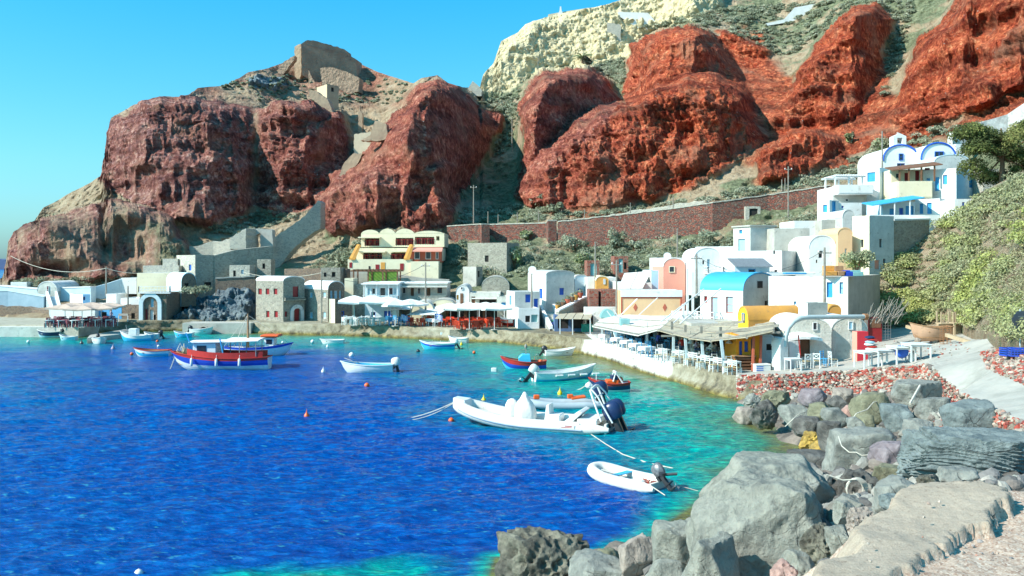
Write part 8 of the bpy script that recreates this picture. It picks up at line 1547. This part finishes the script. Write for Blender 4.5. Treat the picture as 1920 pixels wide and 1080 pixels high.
for x in (-.65, .65):
    for y in (-.4, .4): MB().beam((x, y, 0), (x, y, 1.0), .12).obj('leg', fw, r)
for k, (px, lb) in enumerate([(1772, 'left upturned table with its legs in the air behind the beached hull'), (1798, 'right upturned table with its legs in the air behind the beached hull')]):
    c = W(px, 607, b.y + 3.2); r = thing('upturned_table', lb, 'table', c); MB().box(-.5, -.4, 0, .5, .4, .07).obj('tabletop', fw, r)
    for x in (-.42, .42):
        for y in (-.32, .32): MB().beam((x, y, .07), (x, y, .85), .09).obj('leg', fw, r)
c = W(1785, 632, b.y + 3.6); r = thing('timber_stack', 'stack of raw timber under the upturned tables', 'timber', c); m = MB(); m.box(-1.0, -.4, 0, .8, .5, .5); m.box(-.9, -.35, .5, .7, .45, .95); m.obj('timbers', fw, r)
c = W(1828, 610, b.y + 4); r = thing('tarpaulin', 'crumpled white tarpaulin right of the upturned tables', 'tarpaulin', c); cloth_bag(r, (0, 0, 0), [(-.2, .6), (.2, .75), (.6, .6), (.9, .3), (1.0, .1)], 'sheet', canvas, 2); 
b3 = WZ(1760, 645, gzat(1760, 645)); r = thing('rebar_cage', 'rusty rebar cage standing in front of the beached hull', 'cage', b3 + Vector((0, -.9, 0))); m = MB()
for x in (-.25, 0, .25):
    for y in (-.2, .2): m.beam((x, y, 0), (x, y, 1.25), .02)
for k in range(9): z = .1 + k * .14; [m.beam(p, q, .015) for p, q in (((-.25, -.2, z), (.25, -.2, z)), ((-.25, .2, z), (.25, .2, z)), ((-.25, -.2, z), (-.25, .2, z)), ((.25, -.2, z), (.25, .2, z)))]
m.obj('bars', MATS['rust'], r)
c = WZ(1655, 640, gzat(1655, 640)); r = thing('rebar_cage', 'grey wire mesh cage beside the bright red block', 'cage', c); m = MB()
for x in np.linspace(-.6, .6, 7): m.beam((x, 0, 0), (x, 0, 1.7), .02)
for z in np.linspace(.1, 1.6, 8): m.beam((-.6, 0, z), (.6, 0, z), .02)
m.obj('bars', metal, r)
c = WZ(1641, 642, gzat(1641, 642)); r = thing('door_panel', 'dark red worn door leaning right of the bright red block', 'door', c); MB().box(-.5, 0, 0, .5, .08, 1.9).obj('panel', redp, r); MB().box(-.42, -.03, 1.1, .42, 0, 1.75).obj('upper_panel', brown, r); MB().box(-.7, .1, 0, -.5, .25, 1.95).obj('frame', greywood, r)
for k, (x0, y0, x1, y1, Y) in enumerate([(1700, 612, 1790, 640, 66), (1775, 628, 1850, 652, 56)]):
    p, q = W(x0, y0, Y), W(x1, y1, Y - 4); r = thing('timber_beam', 'pale timber beam lying %s the beached hull' % ('on top of' if k == 0 else 'to the right of'), 'beam', p); MB().beam((0, 0, 0), q - p, .22).obj('timber', fw, r)
# low paved wall behind the ramp tables
a = [(1640, 655), (1750, 640), (1760, 655), (1745, 680)]

# ---- parasols
def make_parasol(name, mat, w_=3.0, h_=2.35, rise=.55, n=4):
    r = thing(name, 'x', 'parasol'); MB().tube([(0, 0, 0), (0, 0, h_ + rise)], .04, 7).obj('pole', wframe, r); rings = []
    for t, z in ((1, 0), (.97, .03), (.5, rise * .62), (.06, rise)): rings.append([(t * w_ / 2 * sx * e, t * w_ / 2 * sy * e, h_ + z - (0 if e == 1 else .10 * t)) for sx, sy, e in ((-1, -1, 1), (0, -1, .97), (1, -1, 1), (1, 0, .97), (1, 1, 1), (0, 1, .97), (-1, 1, 1), (-1, 0, .97))])
    MB().loft([[(x, y, z - .16) for x, y, z in rings[0]]] + rings, caps=False).obj('canopy', mat, r); m = MB()
    for sx, sy in ((-1, -1), (1, -1), (1, 1), (-1, 1)): m.beam((0, 0, h_ - .25), (sx * w_ * .25, sy * w_ * .25, h_ + .25), .025)
    m.obj('rib', metal, r); MB().box(-.3, -.3, 0, .3, .3, .08).obj('base', cement, r); return r
parw = paint('white_parasol_cloth', (.80, .78, .72), (.72, .70, .64), 2, .8, .3, 6, .03); parb = paint('beige_parasol_cloth', (.62, .46, .36), (.52, .38, .29), 2, .8, .3, 6, .03)
pw = make_parasol('parasol', parw); pb = make_parasol('parasol', parb, 3.0, 2.1, .35); kids(None)
for k, (px, py, sc) in enumerate([(664, 611, 1.12), (699, 611, 1.12), (727, 604, 1.0), (741, 612, 1.0), (770, 608, .95)]): put(pw, px, py, 1.13, 10 + k * 7, 'white parasol, %s from the left over the white chairs' % words[k], 'white parasols', sc)
for k, (px, py, sc) in enumerate([(859, 617, .9), (880, 618, .95), (911, 613, .9), (927, 619, .95), (845, 612, .85), (895, 611, .85)]): put(pw, px, py, 1.13, 5 + k * 5, 'white parasol over the orange-red chairs, pole number %s' % words[k], 'white parasols over the red chairs', sc)
for k, (px, py) in enumerate([(122, 611), (154, 614), (190, 612), (138, 606), (172, 606), (206, 607)]): put(pb, px, py, 1.13, 6 * k, ('front' if k < 3 else 'back') + '-row beige parasol over the maroon chairs, %s' % ['leftmost', 'middle', 'rightmost'][k % 3], 'beige parasols', .95)
# striped white awnings
def awning(label, pf, pb_, mat, posts, strips=4, name='awning'):
    A, B_ = [W(*q) for q in pf]; C_, D_ = [W(*q) for q in pb_]; O_ = (A + B_) / 2; O_.z = 1.13; r = thing(name, label, 'awning', O_)
    for k in range(strips):
        a, b = k / strips + .01, (k + 1) / strips - .01; MB().prism([A.lerp(B_, a) - O_, A.lerp(B_, b) - O_, C_.lerp(D_, b) - O_, C_.lerp(D_, a) - O_], (0, 0, -.04)).obj('canopy', mat, r)
    for t in posts: p = A.lerp(B_, t) - O_; MB().beam((p.x, p.y, 0), (p.x, p.y, p.z), .08).obj('post', wframe, r)
    return r
awning('broad white striped awning over the shaded tables left of the flag', [(762, 590, 95), (822, 590, 95)], [(800, 574, 101), (848, 574, 101)], canvas, (.02, .5, .98), 4)
awning('pale canvas awning slung between the middle taverns', [(732, 580, 100), (790, 580, 100)], [(750, 563, 104), (800, 564, 104)], canvas, (.02, .98), 3)
awning('long low canvas roof behind the parasols and orange-red chairs', [(825, 579, 98), (948, 576, 97)], [(835, 570, 103), (945, 570, 102)], sheet, (.02, .3, .6, .98), 5)
awning('sagging white canvas tent roof beside the pink gable', [(1159, 541, 88), (1205, 541, 88)], [(1170, 512, 94), (1222, 508, 94)], canvas, (.02, .98), 2)
awning('reed tavern roof left of the white sea wall', [(1040, 597, 84), (1108, 598, 82)], [(1050, 587, 90), (1112, 586, 89)], reed, (.15, .5, .98), 4)
awning('small shade roof of the wooden shelter on the left quay', [(222, 592, 101), (240, 592, 101)], [(222, 588, 104), (240, 588, 104)], greywood, (.02, .98), 1)
awning('flat pale shelter roof above the boats laid up on the quay', [(884, 560, 101), (932, 560, 101)], [(884, 556, 104), (932, 556, 104)], sheet, (), 2)
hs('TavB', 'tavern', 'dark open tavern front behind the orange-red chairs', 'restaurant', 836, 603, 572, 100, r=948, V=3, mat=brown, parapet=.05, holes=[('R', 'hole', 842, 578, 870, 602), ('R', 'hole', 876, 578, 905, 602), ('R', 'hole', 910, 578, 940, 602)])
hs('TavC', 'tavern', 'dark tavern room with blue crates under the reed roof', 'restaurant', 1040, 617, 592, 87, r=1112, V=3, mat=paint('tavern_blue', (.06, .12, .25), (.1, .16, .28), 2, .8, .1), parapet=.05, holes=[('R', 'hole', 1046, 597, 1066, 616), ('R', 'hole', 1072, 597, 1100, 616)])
# ---- far chairs as single meshes
def far_chair(name, mat):
    m = MB(); m.box(-.24, -.22, .40, .24, .22, .46); m.box(-.24, .19, .46, .24, .23, .88)
    for x in (-.2, .2):
        for y in (-.18, .18): m.beam((x, y, 0), (x, y, .42), .06)
        m.beam((x * 1.15, -.2, .66), (x * 1.15, .2, .66), .05)
    return tag(m.obj(name, mat, None), 'x', 'chair')
def far_table(name, mat, cl=None):
    m = MB(); m.box(-.42, -.42, .70, .42, .42, .75)
    for x in (-.36, .36):
        for y in (-.36, .36): m.beam((x, y, 0), (x, y, .7), .06)
    return tag(m.obj(name, mat, None), 'x', 'table')
fr_ = far_chair('red_chair', chr_); fwh = far_chair('white_plastic_chair', chw); fm = far_chair('maroon_chair', chd); fb = far_chair('blue_chair_far', chb); fb.name = 'blue_chair'; ftw = far_table('table', chw); ftr = far_table('table', chr_)
def putf(proto, px, py, rz, label, group): return put(proto, px, py, 1.13, rz, label, group)
rg = np.random.RandomState(2)
for row, (py, x0, x1, st, nm) in enumerate([(609.5, 646, 718, 6.5, 'front'), (606.5, 650, 712, 8, 'back')]):
    for k, px in enumerate(np.arange(x0, x1, st)):
        if k % 3 == 1: putf(ftw, px, py, rg.uniform(0, 90), 'white table among the white chairs below the white parasols', 'white tables below the parasols')
        else: putf(fwh, px, py, rg.uniform(0, 360), 'white chair in the crowded rows below the white parasols', 'white chairs below the parasols')
for k, (px, py) in enumerate([(727, 607), (733, 610), (742, 606), (752, 609), (758, 606), (763, 610)]): putf(fb, px, py, rg.uniform(0, 360), 'blue chair between the white chairs and the red chairs', 'blue chairs on the middle quay')
for k, (px, py) in enumerate([(767, 611), (774, 610.5), (771, 607), (786, 612), (792, 611.5), (796, 608), (801, 606), (806, 608)]): putf(fr_, px, py, rg.uniform(0, 360), 'red chair under the broad striped awning', 'red chairs under the awning')
for k, (px, py) in enumerate([(808, 611), (820, 612.5)]): putf(ftw, px, py, 20, 'white-clothed table %s the flag' % ('left of' if k == 0 else 'under'), 'white tables by the flag'); c = WZ(px, py, 1.13); tcloth(c, .3, label='white cloth on the table %s the flag' % ('left of' if k == 0 else 'under'))
for row, (py, x0, x1, st) in enumerate([(617.0, 855, 900, 5.6), (613.0, 858, 946, 6.2), (609.5, 840, 940, 6.5), (612.0, 826, 850, 6)]):
    for k, px in enumerate(np.arange(x0, x1, st)):
        if k % 4 == 2: putf(ftr, px, py, rg.uniform(0, 90), 'orange-red table among the orange-red chairs', 'red tables below the parasols')
        else: putf(fr_, px, py, rg.uniform(0, 360), 'orange-red chair in the crowded rows below the white parasols', 'orange-red chairs')
for row, (py, x0, x1, st) in enumerate([(614, 88, 148, 5.6), (611, 92, 215, 5.8), (608, 100, 220, 6.4), (612.5, 152, 218, 6)]):
    for k, px in enumerate(np.arange(x0, x1, st)):
        if k % 4 == 1: putf(ftw, px, py, rg.uniform(0, 90), 'white table among the maroon chairs on the left quay', 'white tables on the left quay')
        else: putf(fm, px, py, rg.uniform(0, 360), 'maroon chair in the crowded rows on the left quay', 'maroon chairs')
# ---- flag
def flag(label, px, py, Y, w_, h_, poleh):
    p = W(px, py, Y); r = thing('flag', label, 'flag', (p.x, p.y, 1.13)); z1 = p.z - 1.13; MB().tube([(0, 0, 0), (0, 0, z1 + .1)], .02, 6).obj('flag_pole', wframe, r); n = 12
    def pt(u, v): x = u * w_; return (x, .08 * math.sin(u * 6), z1 - v * h_ - .12 * u + .05 * math.sin(u * 5))
    m = MB(); 
    for s in range(9):
        for k in range(n):
            u0, u1 = k / n, (k + 1) / n; inc = u0 < .40 and s < 5; blue_ = (s % 2 == 0)
            if inc: blue_ = not (s == 2 or .16 <= u0 < .24)
            m.mi = 0 if blue_ else 1; m.add([pt(u0, s / 9), pt(u1, s / 9), pt(u1, (s + 1) / 9), pt(u0, (s + 1) / 9)], [(0, 1, 2, 3)])
    m.obj('flag_cloth', [blue, cwhite], r); return r
flag('blue and white striped flag with a cross flying by the awning posts', 815, 588.5, 92.5, .85, .6, 0); flag('second striped blue and white flag hanging among the blue chairs', 752, 590, 94, .7, .55, 0)
# ---- people at the tables
skin = paint('skin', (.55, .32, .22), (.50, .28, .19), 4, .6, .1); hairm = paint('hair', (.06, .035, .02), (.03, .02, .015), 6, .7, .3)
def person(label, p, rz, shirt, pants, pose='sit', lean=.1, hairc=None):
    """one skinned surface: seated (hip at 0.47 m) or standing"""
    sit = pose == 'sit'; hz = .50 if sit else .92; V = []; E = []; Rd = []; G = []
    def v(co, r_, par=None, g=0): V.append(co); Rd.append(r_); G.append(g); (E.append((par, len(V) - 1)) if par is not None else None); return len(V) - 1
    pel = v((0, 0, hz), (.15, .12)); wst = v((0, -lean * .4, hz + .18), (.125, .10), pel); ch = v((0, -lean, hz + .38), (.155, .11), wst); nk = v((0, -lean * 1.1, hz + .53), (.055, .055), ch); hd = v((0, -lean * 1.25, hz + .66), (.085, .095), nk); v((0, -lean * 1.3, hz + .77), (.07, .08), hd)
    for s in (-1, 1):
        hp = v((s * .10, 0 if not sit else -.04, hz - .03), (.09, .09), pel)
        if sit: kn = v((s * .13, -.44, hz + .0), (.062, .062), hp); an = v((s * .13, -.46, .08), (.042, .042), kn); v((s * .14, -.60, .05), (.035, .03), an)
        else: kn = v((s * .11, -.02 - .05 * s, .48), (.062, .062), hp); an = v((s * .11, .02 + .03 * s, .08), (.042, .042), kn); v((s * .12, -.12, .04), (.038, .03), an)
        sh = v((s * .19, -lean, hz + .44), (.06, .06), ch); el = v((s * .25, -lean - .06, hz + .19), (.042, .042), sh); wr = v((s * .17, -lean - (.28 if sit else .12), hz + (.24 if sit else -.02)), (.03, .03), el); v((s * .15, -lean - (.36 if sit else .14), hz + (.25 if sit else -.1)), (.035, .02), wr)
    me = bpy.data.meshes.new('person'); me.from_pydata(V, E, []); o = bpy.data.objects.new('person', me); COL.objects.link(o); md = o.modifiers.new('skin', 'SKIN'); sv = me.skin_vertices[0].data
    for k, rr in enumerate(Rd): sv[k].radius = rr
    sv[0].use_root = True; o.modifiers.new('sub', 'SUBSURF').levels = 1; o.modifiers['sub'].render_levels = 1
    dg = bpy.context.evaluated_depsgraph_get(); ev = o.evaluated_get(dg); me2 = bpy.data.meshes.new_from_object(ev); o.modifiers.clear(); o.data = me2; me2.materials.clear()
    for q in (shirt, pants, skin): me2.materials.append(q)
    for pl in me2.polygons:
        c = pl.center; pl.use_smooth = True; pl.material_index = 2 if (c.z > hz + .52 or (abs(c.x) > .12 and c.z > .3 and c.y < -lean - .14 and c.z > hz + .06)) else (1 if c.z < hz + .08 else 0)
        if c.z < .06: pl.material_index = 1
    m = MB(); m.ball((0, -lean * 1.3 + .025, hz + .735), .105, 12, 8, (.95, 1.02, 1.0)); h_ = m.obj('hair', hairc or hairm, o, smooth=True)
    m = MB(); m.prism([(-.012, -lean * 1.3 - .085, hz + .67), (.012, -lean * 1.3 - .085, hz + .67), (0, -lean * 1.3 - .112, hz + .66), (0, -lean * 1.3 - .09, hz + .71)], (0, .02, 0)); m.obj('nose', skin, o)
    o.location = p; o.rotation_euler = (0, 0, R(rz)); return tag(o, label, 'person')
sh = dict(w=cwhite, b=boatblue, g=paint('grey_shirt', (.3, .3, .32), (.25, .25, .27), 3, .9, .2), r=boatred, p=paint('lilac_shirt', (.45, .38, .5), (.4, .34, .45), 3, .9, .2), k=paint('black_shirt', (.04, .04, .05), (.03, .03, .03), 3, .9, .2)); jeans = paint('jeans', (.08, .12, .22), (.06, .09, .18), 4, .9, .2)
for k, (px, py, rz, c_, lb) in enumerate([(1376, 681, 60, 'w', 'person in a white shirt seated at the right end of the terrace'), (1346, 676, 250, 'g', 'person in grey seated under the fourth hanging post of the terrace'), (1303, 667, 70, 'p', 'person in lilac seated in the shade left of the second pendant lamp'), (1280, 662, 200, 'r', 'person in a red top seated between the first two posts'),
    (1232, 652, 120, 'b', 'person in dark blue seated behind the white wooden tables'), (1196, 645, 30, 'k', 'person in black seated behind the clothed tables'), (1168, 637, 80, 'w', 'person in white at the far left end of the terrace'), (817, 609, 90, 'w', 'person in white seated under the striped awning by the flag'), (732, 604, 90, 'b', 'person in blue seated behind the blue chairs'), (790, 605, 20, 'k', 'person in black seated under the striped awning'), (1330, 668, 10, 'k', 'person in black seated deep inside the terrace')]):
    c = WZ(px, py, QZ); person(lb, c, rz, sh[c_], jeans)
c = WZ(1187, 637, QZ); person('person standing in white under the left part of the terrace roof', c, 40, sh['w'], jeans, 'stand', .03); c = WZ(208, 609, 1.13); person('person standing in lilac beside the maroon chairs', c, 90, sh['p'], jeans, 'stand', .02)

# ---- quay clutter
def stairs(name, label, lo0, lo1, hi0, hi1, n, mat, side=None):
    A, B_, C_, D_ = [W(*q) for q in (lo0, lo1, hi0, hi1)]; O_ = A.copy(); r = thing(name, label, 'stairs', O_)
    for k in range(n):
        t0, t1 = k / n, (k + 1) / n; z = A.z + (C_.z - A.z) * t1; a, b, c, d = A.lerp(C_, t0), B_.lerp(D_, t0), B_.lerp(D_, t1), A.lerp(C_, t1); P = [Vector((q.x, q.y, z)) - O_ for q in (a, b, c, d)]; MB().prism(P, (0, 0, -(z - A.z) - .5)).obj('step', mat, r)
    if side:
        for a, b in ((A, C_), (B_, D_)): m = MB(); m.prism([a - O_ + Vector((0, 0, -.5)), b - O_ + Vector((0, 0, -2)), b - O_ + Vector((0, 0, .7)), a - O_ + Vector((0, 0, .5))], (.28, 0, 0)); m.obj('side_wall', side, r)
    return r
stairs('stairs', 'broad grey stairs with white side walls climbing between the white houses', (1031, 620, 88), (1058, 619, 88), (1011, 584, 96), (1036, 582, 96), 9, wornw, cwhite)
stairs('stairs', 'long white-edged stair from the chapel gable down to the left quay', (98, 590, 106), (112, 590, 106), (86, 556, 112.5), (103, 556, 112.5), 12, bwhite, cwhite)
stairs('stairs', 'low pale steps cut into the middle quay wall', (826, 626, 91.3), (842, 626, 91.3), (818, 616, 93), (842, 616, 93), 3, bwhite)
wallstrip('parapet_wall', 'rising stone parapet with flower pots left of the red ruins', 'wall', [(1048, 584, 89), (1075, 571, 90), (1095, 560, 92), (1103, 558, 93)], [592, 592, 590, 590], stng, .5, cwhite)
for k, (px, py, mt) in enumerate([(1046, 582, ochre), (1056, 577, brown), (1064, 571, terra), (1073, 566, brown), (1080, 563, ochre), (1088, 559, terra)]):
    p = W(px, py, 90.5); r = thing('flower_pot', 'flower pot, %s from the bottom on the rising stone parapet' % words[k], 'pot', p, group='pots on the parapet'); MB().lathe([(.16, 0), (.26, .35), (.3, .55), (.26, .56)], (0, 0, 0), 10).obj('pot', mt, r, smooth=True)
    V, Fq, cl = leafcloud([(0, 0, .65)], [(.3, .3, .28)], 60, .1, k, GG); npmesh('plant', V, Fq, LEAF, False, {'mask': ('POINT', cl)}, parent=r)
# derrick and laid-up boats
b = WZ(984, 607, 1.13); r = thing('boat_crane', 'small grey boat crane leaning left on the middle quay', 'crane', b); MB().beam((0, 0, 0), (0, 0, 1.1), .4).obj('base', gwhite, r); MB().beam((0, 0, .5), W(950, 569, b.y) - b, .16).obj('jib', metal, r); MB().beam((0, 0, 1.0), (-.9, 0, 1.6), .08).obj('strut', metal, r); MB().beam(W(952, 571, b.y) - b, W(952, 580, b.y) - b, .03).obj('hook_line', rub_black, r)
b = WZ(982, 611, 1.13); r = thing('concrete_block', 'pale blue-grey concrete block under the boat crane', 'block', b); MB().box(-.75, -.5, -.3, .75, .6, .85).obj('block_body', bwhite, r, bevel=.04); MB().box(-.8, -.55, .85, .8, .65, .92).obj('block_cap', cement, r)
for k, (px, py, lp, mts, lb) in enumerate([(951, 612, 26, (boatred, boatw), 'red and white boat hauled up beside the boat crane'), (968, 604, 24, (boatw, boatred), 'white boat with a red rim hauled up behind the crane')]):
    c = WZ(px, py, 1.13); r = thing('hauled_boat', lb, 'boat', c + Vector((0, 0, .25)), R(160 if k == 0 else 185)); hull(r, lp / F * c.y, 1.1, .45, .3, .5, [(0, 0), (.6, 1)], list(mts), boatw, boatw, draft=.2)
for k, (px, py, mt, lb, s) in enumerate([(1034, 617, boatblue, 'blue drum left of the green barrel on the low quay', .3), (1042, 615, paint('green_plastic', (.02, .3, .12), (.02, .24, .1), 2, .5, .1), 'green barrel on the low quay', .38), (1037, 612, orange, 'orange net float behind the blue drum', .22), (1070, 612, boatred, 'red barrel under the reed tavern roof', .32)]):
    c = WZ(px, py, 1.13); r = thing('barrel', lb, 'barrel', c); MB().lathe([(s * .9, 0), (s, s * .3), (s, s * 1.6), (s * .9, s * 2.2), (s * .5, s * 2.3)], (0, 0, 0), 12).obj('drum', mt, r, smooth=50); MB().lathe([(s * .5, s * 2.3), (s * .5, s * 2.4)], (0, 0, 0), 10).obj('lid', rub_black, r)
c = WZ(1101, 622, 1.13); r = thing('cage', 'turquoise-green netted cage at the corner of the sea wall', 'cage', c); MB().box(-.55, -.4, 0, .55, .4, .75).obj('net_box', paint('green_net', (.02, .25, .2), (.03, .32, .26), 6, .8, .4), r, bevel=.04); m = MB(); m.tube([(-.4, 0, .75), (-.35, 0, 1.15), (.35, 0, 1.15), (.4, 0, .75)], .04, 6); m.obj('hoop', metal, r)
# jetties on the left
def platform(name, label, pts, zt, zb_, mat): P = [WZ(a, b, zt) for a, b in pts]; o = P[0].copy(); r = thing(name, label, 'jetty', o); MB().prism([p - o for p in P], (0, 0, zb_ - zt)).obj('deck_slab', mat, r, bevel=.05); return r
platform('jetty', 'low stone jetty sloping out from the left quay', [(163, 634), (262, 622), (262, 616), (230, 617), (168, 628)], .45, -1.5, cement)
h = hs('causeway', 'quay_arch', 'pale causeway wall with a little dark arch at the waterline', 'quay wall', 342, 623, 606, 98.6, r=470, V=3, mat=cement, parapet=.02, holes=[('R', 'hole', 374, 613, 390, 622)]); arch_ring(h, 'R', 373, 391, 610, 622, .15, cement, .1)
hs('quayL', 'quay_block', 'square-edged concrete quay block at the far left', 'quay wall', -100, 632, 613, 94.2, r=147, V=6, mat=wornw, parapet=.02)
hs('quayM', 'quay_block', 'masonry quay block with pale cement top under the orange-red chairs', 'quay wall', 843, 637, 618.5, 90.2, r=893, V=3, mat=stng, parapet=.02)
for d_, lb, px in (('a', 'satellite dish on the white parapet left of the pink gable', 1251), ('b', 'satellite dish on the pole by the blue-shuttered houses', 998)):
    p = W(px, 481 if d_ == 'a' else 507, 96 if d_ == 'a' else 90.8); r = thing('satellite_dish', lb, 'dish', p); MB().lathe([(.02, 0), (.3, .04), (.42, .12), (.42, .14)], (0, 0, 0), 14).xf(Matrix.Rotation(R(70), 4, 'X')).obj('dish', wframe, r, smooth=True); MB().beam((0, .05, -.5), (0, .05, 0), .05).obj('mount', metal, r)
# roof clutter on the long flat terrace
for k, (px, py, w_, mt, lb) in enumerate([(1556, 517, .9, ochre, 'orange upholstered armchair stored on the flat roof'), (1576, 517, .6, wood, 'tan cupboard stored on the flat roof'), (1588, 518, .7, boatblue, 'blue folded tarpaulin on the flat roof'), (1606, 518, .8, teal, 'teal box on the flat roof'), (1490, 514, 1.8, skyblue, 'blue panel lying on the roof terrace')]):
    p = W(px, py, 66.5 if k < 4 else 74); r = thing('stored_furniture' if k < 4 else 'blue_board', lb, 'roof clutter', p); m = MB(); m.box(-w_ / 2, -.35, 0, w_ / 2, .35, .35 if k < 4 else .15); m.obj('base', mt, r, bevel=.04)
    if k < 4: MB().box(-w_ / 2, .2, .35, w_ / 2, .35, .75 if k < 2 else .45).obj('back', mt, r, bevel=.03)

for o in bpy.data.objects:
    if o.parent is None and o.get('category') and not o.get('kind'): o['kind'] = 'thing'
